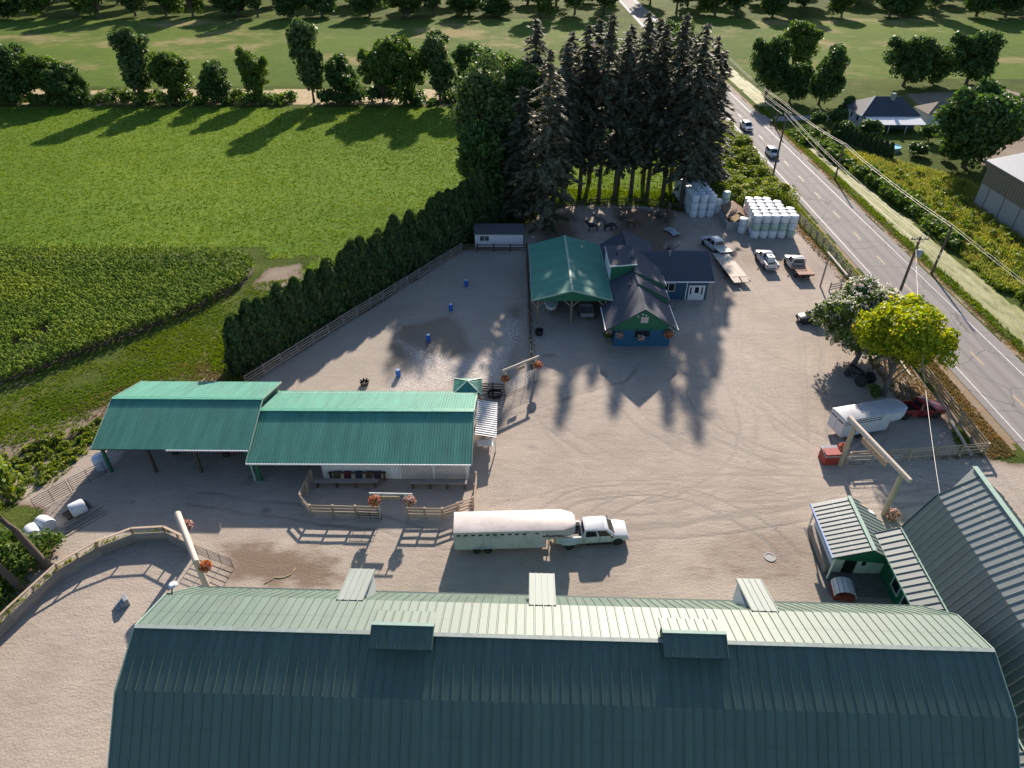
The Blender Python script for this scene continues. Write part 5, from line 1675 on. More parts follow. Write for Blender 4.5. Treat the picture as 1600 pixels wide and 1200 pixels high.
# ------------------------------------------------------------------ yard things
M_barrel = surf('blue_plastic', (.012, .10, .42), .38, var=.1)
def barrel(label, x, y):
    t = thing('plastic_barrel', label, 'barrel', (x, y, .03), 0, 'blue barrels in the riding arena')
    MB().lathe([(.24, 0), (.28, .03), (.295, .25), (.275, .28), (.295, .31), (.295, .6), (.275, .63), (.295, .66), (.28, .9), (.26, .93)], 18).build('drum', M_barrel, t, smooth=True)
    MB().lathe([(.25, 0), (.25, .02), (.2, .025)], 18, (0, 0, .93)).build('lid', surf('pale_blue_lid', (.30, .42, .58), .35), t)
barrel('blue barrel farthest back in the shaded part of the arena', -6.61, 87.88)
barrel('blue barrel at the tip of the dark wet sand', -8.32, 80.92)
barrel('blue barrel left of the dark wet sand patch', -10.61, 73.19)
barrel('blue barrel nearest the stable roof', -13.40, 65.51)
def crown_tub():
    t = thing('tyre_planter', 'upturned old tyre cut to a zigzag crown on the arena sand', 'planter', (-17.09, 63.86, .03))
    b = MB()
    n = 16
    lo = [(.42 * math.cos(2 * math.pi * k / n), .42 * math.sin(2 * math.pi * k / n), 0) for k in range(n)]
    hi = [((.6 if k % 2 else .46) * math.cos(2 * math.pi * k / n), (.6 if k % 2 else .46) * math.sin(2 * math.pi * k / n), .62 if k % 2 else .3) for k in range(n)]
    b.add(lo + hi, [(k, (k + 1) % n, n + (k + 1) % n, n + k) for k in range(n)])
    b.build('cut_tyre', M_rubber, t)
    MB().lathe([(.36, .05), (.36, .22), (.1, .25)], 12).build('soil', M_darkwood, t)
crown_tub()
def mounting_block():
    t = thing('mounting_block', 'grey mounting block standing alone on the sand pen', 'mounting block', (-31.38, 33.81, 0), R(40))
    for k in range(3):
        MB().box(-.5 + k * .33, -.5 + (k + 1) * .33, -.35, .35, 0, .25 + k * .24).build('step', M_greyroof, t, bevel=.02)
mounting_block()
def tub(label, x, y, r, h, sx=1.0, mat=M_blacksteel, name='water_tub'):
    t = thing(name, label, 'tub', (x, y, .02))
    b = MB().lathe([(r * .85, 0), (r * .95, h * .5), (r, h), (r * .93, h), (r * .88, h * .5), (r * .8, .08)], 18)
    o = b.build('tub_shell', mat, t, smooth=True)
    t.scale = (sx, 1, 1)
    w = MB().lathe([(r * .86, 0), (r * .86, .01)], 18, (0, 0, h * .7)).build('water', surf('dark_water', (.01, .012, .014), .05), t)
tub('black oval water tub by the short rail fence', -1.95, 61.6, .62, .6, 1.45)
tub('black round tub beside the carport side fence', 3.5, 74.8, .55, .7)
def striped_bin(label, x, y, rz, w, d, h, curved):
    t = thing('feed_bin', label, 'bin', (x, y, .01), rz)
    MB().box(-w / 2, w / 2, -d / 2, d / 2, 0, h).build('chest', M_red, t, bevel=.02)
    m = surf('pale_tin_lid', (.60, .56, .55), .45, var=.12)
    if curved:
        n = 7
        for k in range(n):
            a0, a1 = math.pi * k / n, math.pi * (k + 1) / n
            f = lambda a, r: (-math.cos(a) * (w / 2 + .06) * r, h + math.sin(a) * .7 * r)
            p = [f(a0, 1), f(a1 - .06, 1), f(a1 - .06, .93), f(a0, .93)]
            MB().prism(p, -d / 2 - .06, d / 2 + .06, 'y').build('lid_slat', m, t)
    else:
        n = 9
        for k in range(n):
            y0 = -w / 2 - .06 + k * (w + .12) / n
            MB().hexa([(y0, -d / 2 - .06, h), (y0 + (w + .12) / n - .03, -d / 2 - .06, h), (y0 + (w + .12) / n - .03, d / 2 + .06, h + .3), (y0, d / 2 + .06, h + .3),
                       (y0, -d / 2 - .06, h + .05), (y0 + (w + .12) / n - .03, -d / 2 - .06, h + .05), (y0 + (w + .12) / n - .03, d / 2 + .06, h + .35), (y0, d / 2 + .06, h + .35)]).build('lid_slat', m, t)
        MB().box(-w / 2, w / 2, -d / 2 + .02, d / 2, h, h + .28).build('lid_frame', M_red, t)
striped_bin('red bin with corrugated tin lid at the foot of the entrance arch', 31.85, 50.9, R(4), 1.55, 1.3, 1.1, False)
striped_bin('red shelter with white curved slatted lid beside the corner barn', 27.0, 34.9, R(-10), 1.6, 1.4, .55, True)
o = MB().lathe([(.48, 0), (.5, .05), (.4, .06), (.36, .02)], 18).build('well_ring', M_concrete, loc=(22.28, 38.67, .014))
tag(o, 'small round concrete ring set in brown gravel', 'well ring')
def hose():
    m = MB()
    pts = [Vector((-20.6 + .25 * k + .25 * math.sin(k * 1.1), 35.9 + .16 * k + .3 * math.sin(k * .8), .04)) for k in range(10)]
    for a, b in zip(pts[:-1], pts[1:]):
        m.tube(a - pts[0], b - pts[0], .035, .035, 6, False)
    tag(m.build('rope', surf('yellow_rope', (.42, .33, .18), .8), loc=pts[0]), 'pale rope lying on the brown soil by the barn eave', 'rope')
hose()
def plank_pile():
    t = thing('plank_pile', 'grey planks and a pallet heaped beside the dark steel gate', 'planks', (-39.2, 43.0, 0), R(52))
    for k in range(5):
        MB().box(-1.9 + .15 * k, 1.9 - .2 * (k % 3), -.9 + .38 * k, -.65 + .38 * k, .02 + .03 * (k % 2), .08 + .03 * (k % 2)).build('plank', M_greywood, t)
    for k in range(8):
        MB().box(-.9 + k * .28, -.72 + k * .28, .95, 2.2, .14, .17).build('pallet_slat', M_darkwood, t)
    for k in range(3):
        MB().box(-.9, 1.25, .97 + k * .56, 1.05 + k * .56, .0, .14).build('pallet_bearer', M_darkwood, t)
plank_pile()
def tarp():
    xs_, ys_ = np.meshgrid(np.linspace(-.9, .9, 10), np.linspace(-1.3, 1.3, 12), indexing='ij')
    z = .5 * np.exp(-(xs_ ** 2 * 1.5 + ys_ ** 2 * .6)) + .1 * fbm(xs_ + 9, ys_ + 9, .6, 3)
    i = np.arange(xs_.size).reshape(xs_.shape)
    o2 = npmesh('tarp', np.stack([xs_.ravel() * .8, ys_.ravel() * 1.2, z.ravel() * 1.5], 1), np.stack([i[:-1, :-1].ravel(), i[1:, :-1].ravel(), i[1:, 1:].ravel(), i[:-1, 1:].ravel()], 1), surf('grey_tarp', (.36, .37, .42), .4), shade=True)
    o2.location = (26.6, 106.5, .02)
    o2.rotation_euler = (0, 0, R(25))
    tag(o2, 'grey tarpaulin mound behind the roof of the blue house', 'tarp')
tarp()
def water_tank():
    t = thing('water_tank', 'upright pale tank outside the slatted side of the machine shed', 'tank', (-40.75, 50.0, 0))
    MB().lathe([(.66, 0), (.7, .05), (.7, 1.3), (.62, 1.45), (.3, 1.58), (.2, 1.6)], 20).build('tank_shell', surf('pale_blue_plastic', (.50, .57, .68), .4, var=.08), t, smooth=True)
    MB().lathe([(.2, 0), (.2, .08), (.05, .1)], 12, (0, 0, 1.6)).build('lid', M_whitetrim, t)
    for z in (.35, .7, 1.05):
        MB().lathe([(.7, 0), (.725, .03), (.7, .06)], 20, (0, 0, z)).build('hoop', surf('pale_blue_plastic', (.50, .57, .68)), t)
water_tank()
def brush_pile(label, x, y, n, L, h, seed):
    r = random.Random(seed)
    t = thing('brush_pile', label, 'brush pile', (x, y, 0))
    for k in range(n):
        a, e = r.uniform(0, 6.28), r.uniform(.05, .9)
        l = L * r.uniform(.5, 1)
        c = Vector((r.gauss(0, .35), r.gauss(0, .35), r.uniform(.1, h * .5)))
        d = Vector((math.cos(a) * math.cos(e), math.sin(a) * math.cos(e), math.sin(e)))
        MB().tube(c - d * l * .3, c + d * l * .7, r.uniform(.04, .13), .03, 6).build('branch', M_darkwood if k % 3 else M_greywood, t)
brush_pile('heap of roots and broken branches behind the navy wing roof', 24.3, 98.4, 26, 2.6, 1.6, 1)
brush_pile('brush heap with upright trunk near the stack under the firs', 25.5, 113.0, 20, 2.8, 1.8, 2)
brush_pile('loose branches scattered behind the dark horses', 19.0, 112.5, 14, 2.2, .6, 3)
def stump(label, x, y, h, r):
    o = MB().lathe([(r * 1.5, 0), (r * 1.1, .3), (r, h * .6), (r * .9, h), (r * .5, h + .03)], 10).build('tree_stump', M_darkwood, loc=(x, y, 0), smooth=True)
    tag(o, label, 'stump')
stump('broken upright stump beside the brush heap', 26.6, 110.8, 3.4, .32)
def saddle_bench():
    t = thing('tack_rack', 'tack rack with dark blankets under the stable windows', 'rack', (-15.0, 48.15, 0))
    for x in (-2.6, 0, 2.6):
        beam(t, 'leg', (x, 0, 0), (x, 0, 1.0), .09, .4, M_blacksteel)
    beam(t, 'bar', (-2.8, 0, 1.0), (2.8, 0, 1.0), .1, .1, M_blacksteel)
    cols_ = [(.07, .055, .03), (.10, .012, .022), (.03, .03, .035), (.07, .045, .03), (.04, .022, .035)]
    for k, x in enumerate((-1.9, -.9, .2, 1.2, 2.0)):
        MB().prism([(-.35, .55), (-.1, 1.1), (.1, 1.1), (.35, .55), (.3, .55), (.06, 1.05), (-.06, 1.05), (-.3, .55)], x - .35, x + .35, 'x').build('blanket', surf('blanket_%d' % k, cols_[k], .9, var=.4, scale=6), t)
saddle_bench()
def mailbox():
    t = thing('mailbox', 'small dark mailbox at the mouth of the side driveway', 'mailbox', (61.9, 168.6, 0))
    beam(t, 'post', (0, 0, 0), (0, 0, 1.0), .1, .1, M_darkwood)
    MB().prism([(-.14, 0), (.14, 0), (.14, .2), (.08, .3), (-.08, .3), (-.14, .2)], -.28, .28, 'y').build('box', M_blacksteel, t, loc=(0, 0, 1.0))
mailbox()
def pool():
    t = thing('paddling_pool', 'round blue pool in the garden of the white bungalow', 'pool', (82.2, 150.2, 0))
    MB().lathe([(2.2, 0), (2.25, .9), (2.1, .92), (2.05, .7)], 24).build('pool_wall', surf('pool_liner', (.25, .42, .55), .4), t, smooth=True)
    MB().lathe([(2.06, 0), (2.06, .01)], 24, (0, 0, .75)).build('water', surf('pool_water', (.08, .42, .62), .1), t)
pool()
def yard_light():
    t = thing('yard_floodlight', 'white floodlight on a bent bracket at the left end of the long barn roof', 'floodlight', (-23.4, 29.3, 6.5), R(100))
    MB().tube((0, 0, 0), (0, 0, 1.1), .06).build('mast', M_blacksteel, t)
    MB().tube((0, 0, 1.1), (.5, 0, 1.3), .05).build('arm', M_blacksteel, t)
    MB().lathe([(.05, 0), (.28, .06), (.3, .16), (.2, .26)], 14, (.6, 0, 1.15)).build('lamp_head', M_whitetrim, t, smooth=True)
yard_light()
# painted lettering-like marks on the trailer nose, too small to read
for k in range(7):
    o = MB().box(-.11, .11, -.008, .008, -.07, .07 + .03 * (k % 2)).build('decal', surf('decal_maroon', (.12, .03, .05), .5), bpy.data.objects['stock_trailer'])
    o.location = (Lt / 2 - .2 + k * .27, -2.35 / 2 - .05, 2.0 + .05 * math.sin(k * 2))
    o.rotation_euler = (0, R(20 * math.sin(k * 3)), 0)

# ------------------------------------------------------------------ horses
def horse(label, loc, rz, coat, head_down=False, s=1.0):
    t = thing('horse', label, 'horse', loc, rz)
    m = surf(coat[0], coat[1], .6, var=.25, scale=3)
    V, Rr, E = [], [], []
    def add(p, r, par=None):
        V.append(p); Rr.append(r)
        if par is not None: E.append((par, len(V) - 1))
        return len(V) - 1
    pel = add((-.62, 0, 1.22), (.30, .33))
    bel = add((-.1, 0, 1.14), (.33, .36), pel)
    che = add((.45, 0, 1.18), (.30, .35), bel)
    n1 = add((.78, 0, 1.42 if not head_down else 1.2), (.17, .25), che)
    n2 = add((1.02, 0, 1.74 if not head_down else .95), (.13, .19), n1)
    h1 = add((1.2, 0, 1.84 if not head_down else .66), (.12, .15), n2)
    h2 = add((1.45, 0, 1.64 if not head_down else .42), (.075, .085), h1)
    add((1.6, 0, 1.52 if not head_down else .28), (.055, .06), h2)
    for sy in (-1, 1):
        e = add((1.12, sy * .07, 1.98 if not head_down else .82), (.02, .03), h1)
        sh = add((.5, sy * .17, .92), (.11, .13), che)
        kn = add((.52 + .04 * sy, sy * .16, .52), (.08, .085), sh)
        fe = add((.5 + .05 * sy, sy * .16, .14), (.06, .06), kn)
        add((.53 + .05 * sy, sy * .16, .03), (.055, .06), fe)
        st = add((-.6, sy * .17, .95), (.13, .16), pel)
        hk = add((-.82 + .05 * sy, sy * .16, .55), (.09, .10), st)
        hf = add((-.76 + .06 * sy, sy * .16, .15), (.06, .06), hk)
        add((-.72 + .06 * sy, sy * .16, .03), (.055, .06), hf)
    me = bpy.data.meshes.new('body')
    me.from_pydata(V, E, [])
    o = bpy.data.objects.new('body', me)
    o.parent = t
    link(o)
    sk = o.modifiers.new('skin', 'SKIN')
    lay = me.skin_vertices[0] if me.skin_vertices else None
    if lay is None:
        bpy.context.view_layer.objects.active = o
        bpy.ops.mesh.customdata_skin_add()
        lay = me.skin_vertices[0]
    for i, r in enumerate(Rr):
        lay.data[i].radius = r
        lay.data[i].use_root = i == 0
    sk.use_smooth_shade = True
    o.modifiers.new('sub', 'SUBSURF').levels = 1
    o.modifiers['sub'].render_levels = 1
    me.materials.append(m)
    tm = surf('horse_hair_dark', (.012, .01, .009), .8)
    MB().loft([[(x, y * w, z) for y, z in ((1, zz), (0, zz + .05), (-1, zz))] for x, w, zz in ((-.85, .04, 1.32), (-1.0, .08, 1.1), (-1.02, .09, .8), (-.98, .03, .45))]).build('tail', tm, t)
    nz = ((.6, 1.52), (.85, 1.78), (1.05, 1.98)) if not head_down else ((.55, 1.46), (.8, 1.34), (1.08, .98))
    MB().loft([[(x, .02, z), (x, -.02, z), (x - .1, -.03, z - .28), (x - .1, .03, z - .28)] for x, z in nz]).build('mane', tm, t)
    t.scale = (s, s, s)
horse('dark brown horse standing behind the carport, head to the left', (13.4, 107.0, 0), R(178), ('dark_bay_coat', (.022, .014, .010)))
horse('black horse grazing right behind the first dark horse', (16.2, 107.2, 0), R(20), ('black_coat', (.012, .010, .010)), True)
horse('grey brown horse standing behind the two dark horses', (15.0, 109.6, 0), R(172), ('grey_coat', (.13, .11, .095)))
horse('chestnut horse standing behind the ridge of the blue house', (20.2, 108.6, 0), R(10), ('chestnut_coat', (.12, .055, .028)), True)

# ------------------------------------------------------------------ vegetation
def quads(P, Nn, size, rs, aspect=1.7, jit=.7, along=None):
    """one leaf-shaped quad per point: P (n,3), Nn (n,3) facing, size (n,) ; along: preferred long axis"""
    n = len(P)
    Nn = Nn + rs.normal(0, jit, (n, 3))
    Nn /= np.linalg.norm(Nn, axis=1, keepdims=True) + 1e-9
    a = rs.normal(0, 1, (n, 3)) if along is None else along + rs.normal(0, .25, (n, 3))
    T = a - (a * Nn).sum(1, keepdims=True) * Nn
    T /= np.linalg.norm(T, axis=1, keepdims=True) + 1e-9
    B = np.cross(Nn, T)
    s = size[:, None]
    V = np.stack([P - T * s * aspect / 2, P + B * s / 2 - T * s * .1, P + T * s * aspect / 2, P - B * s / 2 - T * s * .1], 1).reshape(-1, 3)
    F = np.arange(4 * n).reshape(n, 4)
    return V, F

def sph(rs, n, up=0.0):
    d = rs.normal(0, 1, (n, 3))
    d[:, 2] += up
    return d / np.linalg.norm(d, axis=1, keepdims=True)

M_bark = surf('bark', (.10, .075, .055), .9, var=.35, scale=6, bump=.6, bscale=14, stretch=(3, 3, .5))
M_barkgrey = surf('grey_bark', (.16, .135, .11), .9, var=.35, scale=6, bump=.6, bscale=14, stretch=(3, 3, .5))
LM = {
    'fir': leafmat('fir_needles', [(0, (.06, .07, .045)), (.45, (.115, .125, .08)), (.85, (.19, .19, .13)), (1, (.22, .165, .12))], .35, .7),
    'spruce': leafmat('grey_spruce_needles', [(0, (.085, .088, .055)), (.5, (.15, .145, .09)), (1, (.25, .225, .145))], .3, .6),
    'cedar': leafmat('cedar_sprays', [(0, (.02, .045, .014)), (.5, (.045, .088, .022)), (.9, (.095, .14, .034)), (1, (.12, .10, .045))], .32, .6),
    'cottonwood': leafmat('cottonwood_leaves', [(0, (.05, .085, .026)), (.5, (.09, .145, .04)), (1, (.20, .25, .10))], .38),
    'dark': leafmat('dark_green_leaves', [(0, (.026, .058, .016)), (.5, (.058, .115, .026)), (1, (.115, .185, .04))], .35),
    'mid': leafmat('mid_green_leaves', [(0, (.045, .085, .016)), (.5, (.09, .15, .026)), (1, (.17, .235, .042))], .38),
    'yellow': leafmat('yellow_green_leaves', [(0, (.125, .20, .012)), (.35, (.23, .31, .014)), (.75, (.39, .40, .018)), (1, (.54, .46, .022))], .45),
    'catalpa': leafmat('catalpa_leaves', [(0, (.045, .085, .018)), (.6, (.10, .16, .03)), (1, (.17, .22, .05))], .3),
    'blossom': leafmat('white_blossom', [(0, (.55, .52, .42)), (1, (.72, .68, .60))], .3),
    'bramble': leafmat('bramble_leaves', [(0, (.07, .115, .018)), (.5, (.15, .205, .028)), (.85, (.25, .29, .042)), (1, (.30, .26, .08))], .42),
    'drybush': leafmat('dry_meadow_grass', [(0, (.14, .185, .035)), (.4, (.235, .27, .06)), (.8, (.34, .335, .085)), (1, (.48, .40, .17))], .45, .7, .12),
    'lush': leafmat('lush_ditch_plants', [(0, (.07, .12, .014)), (.6, (.14, .20, .022)), (1, (.22, .27, .035))], .4, .6, .15),
    'maize': leafmat('maize_leaves', [(0, (.10, .165, .024)), (.5, (.19, .27, .042)), (1, (.31, .39, .075))], .42, .7, .06, .06),
    'fieldgrass': leafmat('field_grass_blades', [(0, (.072, .122, .018)), (.5, (.13, .195, .028)), (.9, (.195, .255, .038)), (1, (.26, .28, .07))], .4, .7, .03, .03),
    'straw': leafmat('straw_grass', [(0, (.15, .105, .05)), (.5, (.25, .175, .085)), (1, (.36, .27, .14))], .3, .7, .2, .15),
    'flower': leafmat('mixed_flowers', [(0, (.38, .02, .03)), (.3, (.55, .12, .02)), (.5, (.6, .36, .02)), (.7, (.42, .05, .16)), (.85, (.55, .45, .42)), (1, (.06, .12, .02))], .25),
    'pinkflower': leafmat('pink_white_flowers', [(0, (.55, .38, .30)), (.4, (.62, .5, .42)), (.7, (.40, .12, .12)), (1, (.08, .13, .03))], .25),
}

def tree_deciduous(name, label, loc, rs_seed, h, cr, trunk_h, leaf, n_clump=60, per=150, size=.3, group=None, flat=.75, trunk_r=.3, bark=M_bark, lean=(0, 0), blossom=0, clump_r=.24, low=0.0, cat='tree'):
    rs = np.random.RandomState(rs_seed)
    t = thing(name, label, cat, loc, 0, group)
    ch = (h - trunk_h) / 2
    cz = trunk_h + ch
    cen = np.array([lean[0], lean[1], cz])
    d = sph(rs, n_clump, .25)
    rad = .45 + .55 * rs.rand(n_clump) ** .5
    lump = 1 + .22 * np.sin(3.1 * d[:, 0] + rs_seed) * np.cos(2.7 * d[:, 1] + 2 * d[:, 2])
    nl = 7
    lo_d = sph(rs, nl, .1)
    lo_c = lo_d * (.25 + .33 * rs.rand(nl))[:, None]
    lo_r = .42 + .26 * rs.rand(nl)
    pick = rs.randint(0, nl, n_clump)
    C = cen + (lo_c[pick] + d * (rad * lump * lo_r[pick])[:, None]) * np.array([cr, cr, ch])
    C[:, 2] = np.maximum(C[:, 2], trunk_h - low)
    P, Q, S = [], [], []
    for c in C:
        m = int(per * (.6 + .8 * rs.rand()))
        dd = sph(rs, m, .35)
        rr = cr * clump_r * (.75 + .6 * rs.rand())
        P.append(c + dd * (rr * (.55 + .5 * rs.rand(m)))[:, None] * np.array([1, 1, flat]))
        Q.append(dd)
        S.append(size * (.6 + .8 * rs.rand(m)))
    P, Q, S = np.concatenate(P), np.concatenate(Q), np.concatenate(S)
    V, F = quads(P, Q, S, rs)
    npmesh('crown', V, F, LM[leaf], t)
    if blossom:
        o = sph(rs, blossom, .5)
        ci = C[rs.randint(0, len(C), blossom)]
        out = ci + o * cr * clump_r * 1.02
        keep = ((out - cen) / np.array([cr, cr, ch])) ** 2
        keep = keep.sum(1) > .35
        b = out[keep]
        b = np.repeat(b, 5, 0) + rs.normal(0, .11, (len(b) * 5, 3))
        V, F = quads(b, sph(rs, len(b), .5), .16 + .1 * rs.rand(len(b)), rs, 1.2)
        npmesh('blossom', V, F, LM['blossom'], t)
    tr = MB()
    top = Vector((lean[0] * .7, lean[1] * .7, trunk_h + ch * .5))
    mid = Vector((lean[0] * .25, lean[1] * .25, trunk_h * .8))
    tr.tube((0, 0, -.05), mid, trunk_r * 1.15, trunk_r * .8, 10).tube(mid, top, trunk_r * .8, trunk_r * .4, 8)
    for c in C[:min(14, len(C))]:
        s0 = mid + (top - mid) * rs.rand()
        tr.tube(s0, Vector(c), trunk_r * .3, trunk_r * .07, 6)
    tr.build('trunk', bark, t, smooth=True)
    return t

def tree_conifer(name, label, loc, seed, h, r, base, leaf='fir', dens=1.0, group=None, trunk_r=.35, size=.42, droop=.35, bark=M_bark, power=.8):
    rs = np.random.RandomState(seed)
    t = thing(name, label, 'tree', loc, 0, group)
    P, Q, S, A = [], [], [], []
    tr = MB()
    tr.tube((0, 0, -.05), (0, 0, h * .5), trunk_r, trunk_r * .62, 10).tube((0, 0, h * .5), (0, 0, h * .97), trunk_r * .62, .04, 8)
    z = base
    while z < h - .3:
        f = (z - base) / (h - base)
        rr = r * (1 - f) ** power * (.8 + .4 * rs.rand())
        if f < .15: rr *= .65 + f * 2.3
        nb = int((5 + 3 * rs.rand()) * dens * (.45 + 1.6 * f if f < .34 and base > 4 else 1.0))
        for k in range(nb):
            a = rs.rand() * 6.283
            L = rr * (.7 + .5 * rs.rand())
            m = max(3, int(L * 4.5))
            u = (np.arange(m) + rs.rand(m)) / m
            x = u * L
            zz = z + .12 * L * np.sin(u * 3.1) - droop * L * u ** 1.6
            dr = np.array([math.cos(a), math.sin(a), 0])
            pts = dr * x[:, None] + np.array([0, 0, 1]) * zz[:, None]
            side = np.array([-math.sin(a), math.cos(a), 0])
            w = (1 - u) * .25 * L + .12
            rep = 3 if f < .6 else 2
            pts = np.repeat(pts, rep, 0) + side * (rs.normal(0, 1, m * rep) * np.repeat(w, rep) * .6)[:, None] + np.array([0, 0, -1]) * (np.abs(rs.normal(0, .16, m * rep)))[:, None]
            P.append(pts)
            Q.append(np.tile(np.array([0, 0, 1.0]) + dr * .3, (m * rep, 1)))
            S.append(size * (.6 + .8 * rs.rand(m * rep)))
            A.append(np.tile(dr + np.array([0, 0, -droop * 1.2]), (m * rep, 1)))
            if k % 2 == 0 and L > 1.2:
                tr.tube((0, 0, z), (dr[0] * L * .8, dr[1] * L * .8, z - droop * L * .55), .05, .015, 4, False)
        z += .55 + .35 * rs.rand() + .25 * (1 - f)
    P, Q, S, A = map(np.concatenate, (P, Q, S, A))
    V, F = quads(P, Q, S, rs, 2.3, .45, A)
    npmesh('crown', V, F, LM[leaf], t)
    tr.build('trunk', bark, t, smooth=True)
    return t

def cedar(seed, h, r):
    rs = np.random.RandomState(seed)
    t = thing('cedar_tree', 'x', 'tree')
    n = 4600
    u = rs.rand(n) ** 1.15
    ang = rs.rand(n) * 6.283
    prof = r * np.clip(1 - u, 0, 1) ** .42 * (.9 + .25 * np.sin(ang * 5 + u * 9) * .5 + .25 * (rs.rand(n) - .5))
    rad = prof * (.6 + .42 * rs.rand(n))
    d = np.stack([np.cos(ang), np.sin(ang), np.zeros(n)], 1)
    P = d * rad[:, None]
    P[:, 2] = .1 + u * h
    A = d * .5 + np.array([0, 0, 1.0])
    V, F = quads(P, d + np.array([0, 0, .25]), .26 * (.6 + .8 * rs.rand(n)), rs, 2.0, .4, A)
    npmesh('crown', V, F, LM['cedar'], t)
    MB().tube((0, 0, 0), (0, 0, h * .8), .14, .04, 7).build('trunk', M_bark, t)
    return t

def scatter_poly(rs, n, poly):
    P = np.array(poly)
    out = []
    got = 0
    while got < n:
        x = rs.uniform(P[:, 0].min(), P[:, 0].max(), n)
        y = rs.uniform(P[:, 1].min(), P[:, 1].max(), n)
        k = sdist(x, y, poly) > 0
        out.append(np.stack([x[k], y[k]], 1))
        got += k.sum()
        if k.sum() == 0: break
    return np.concatenate(out)[:n]

def tufts(name, label, pts, h, w, mat, seed, blades=4, cat='grass', lean=.5):
    """ground cover: blades rising from each point; one object"""
    rs = np.random.RandomState(seed)
    n = len(pts)
    p = np.repeat(pts, blades, 0)
    m = len(p)
    hh = np.repeat(h * (.55 + .9 * rs.rand(n)), blades) * (.6 + .6 * rs.rand(m))
    a = rs.rand(m) * 6.283
    d = np.stack([np.cos(a), np.sin(a)], 1)
    base = p + rs.normal(0, w * .8, (m, 2))
    s = np.stack([-d[:, 1], d[:, 0]], 1) * (w * .5 * (.6 + .8 * rs.rand(m)))[:, None]
    tip = base + d * (hh * lean * rs.rand(m))[:, None]
    z0 = np.zeros(m)
    V = np.stack([np.c_[base - s, z0], np.c_[base + s, z0], np.c_[tip + s * .3, hh * .8], np.c_[tip + d * (hh * lean * .3)[:, None], hh]], 1).reshape(-1, 3)
    F = np.arange(4 * m).reshape(m, 4)
    o = npmesh(name, V, F, mat)
    return tag(o, label, cat, kind='stuff')

def shrub_mass(name, label, poly, n, hmin, hmax, leaf, seed, per=55, size=.28, clump=.7, cat='bushes'):
    """a thicket that reads as one mass"""
    rs = np.random.RandomState(seed)
    c = scatter_poly(rs, n, poly)
    hn = fbm(c[:, 0], c[:, 1], 7, seed)
    hh = hmin + (hmax - hmin) * np.clip(hn * 1.9 - .45, 0, 1)
    P, Q = [], []
    for (x, y), h in zip(c, hh):
        m = int(per * (.6 + .8 * rs.rand()))
        d = sph(rs, m, .5)
        r = clump * (.6 + .7 * rs.rand())
        zc = max(.1, h - r * .6)
        q = np.array([x, y, zc]) + d * np.array([r, r, min(r, h * .8)]) * (.6 + .45 * rs.rand(m))[:, None]
        q[:, 2] = np.maximum(q[:, 2], .03)
        P.append(q)
        Q.append(d)
    P, Q = np.concatenate(P), np.concatenate(Q)
    V, F = quads(P, Q, size * (.55 + .8 * rs.rand(len(P))), rs, 1.8)
    o = npmesh(name, V, F, LM[leaf])
    return tag(o, label, cat, kind='stuff')

def edge_tufts(name, label, poly, n, h, w, leaf, seed, blades=5, patchy=0.0, lean=.5):
    q = scatter_poly(np.random.RandomState(seed), n, poly)
    if patchy:
        q = q[fbm(q[:, 0], q[:, 1], 5, seed) + (np.random.RandomState(seed + 1).rand(len(q)) - .5) * .3 > patchy]
    return tufts(name, label, q, h, w, LM[leaf], seed, blades, lean=lean)

# -- cedar hedge, tree by tree
ced = [cedar(k, 6.2, 1.75) for k in range(3)]
hp = [(-32.3, 66.6), (-23.6, 80.5), (-9.6, 101.8), (-3.0, 112.5), (-1.0, 116.5)]
pos = []
for a, b in zip(hp[:-1], hp[1:]):
    a, b = Vector(a), Vector(b)
    n = max(1, round((b - a).length / 1.08))
    pos += [a + (b - a) * (k / n) for k in range(n)]
WORD = ['first', 'second', 'third', 'fourth', 'fifth', 'sixth', 'seventh', 'eighth', 'ninth', 'tenth', 'eleventh', 'twelfth', 'thirteenth', 'fourteenth', 'fifteenth', 'sixteenth', 'seventeenth', 'eighteenth', 'nineteenth', 'twentieth',
        'twenty first', 'twenty second', 'twenty third', 'twenty fourth', 'twenty fifth', 'twenty sixth', 'twenty seventh', 'twenty eighth', 'twenty ninth', 'thirtieth', 'thirty first', 'thirty second', 'thirty third', 'thirty fourth', 'thirty fifth', 'thirty sixth', 'thirty seventh', 'thirty eighth', 'thirty ninth', 'fortieth']
def nth(n):
    tens = ['', 'ten', 'twenty', 'thirty', 'forty', 'fifty', 'sixty', 'seventy', 'eighty', 'ninety']
    if n < 20: return WORD[n]
    t_, u_ = divmod(n + 1, 10)
    return tens[t_].replace('ty', 'tieth') if u_ == 0 else tens[t_] + ' ' + WORD[u_ - 1]
for i, p in enumerate(pos):
    f = i / len(pos)
    s = 1.16 + .25 * f + rnd.uniform(-.08, .1)
    lb = 'dark cedar, %s from the near end of the arena hedge' % nth(i)
    lo = (p.x + rnd.uniform(-.35, .35), p.y + rnd.uniform(-.3, .3), 0)
    sc = (.98 * s, .98 * s, s * rnd.uniform(.92, 1.1))
    if i < 3:
        ced[i].location = lo
        ced[i].scale = sc
        ced[i].rotation_euler = (0, 0, rnd.uniform(0, 6))
        tag(ced[i], lb, 'tree', 'cedars of the arena hedge')
    else:
        dup(ced[i % 3], lo, rnd.uniform(0, 6), lb, 'cedars of the arena hedge', sc)

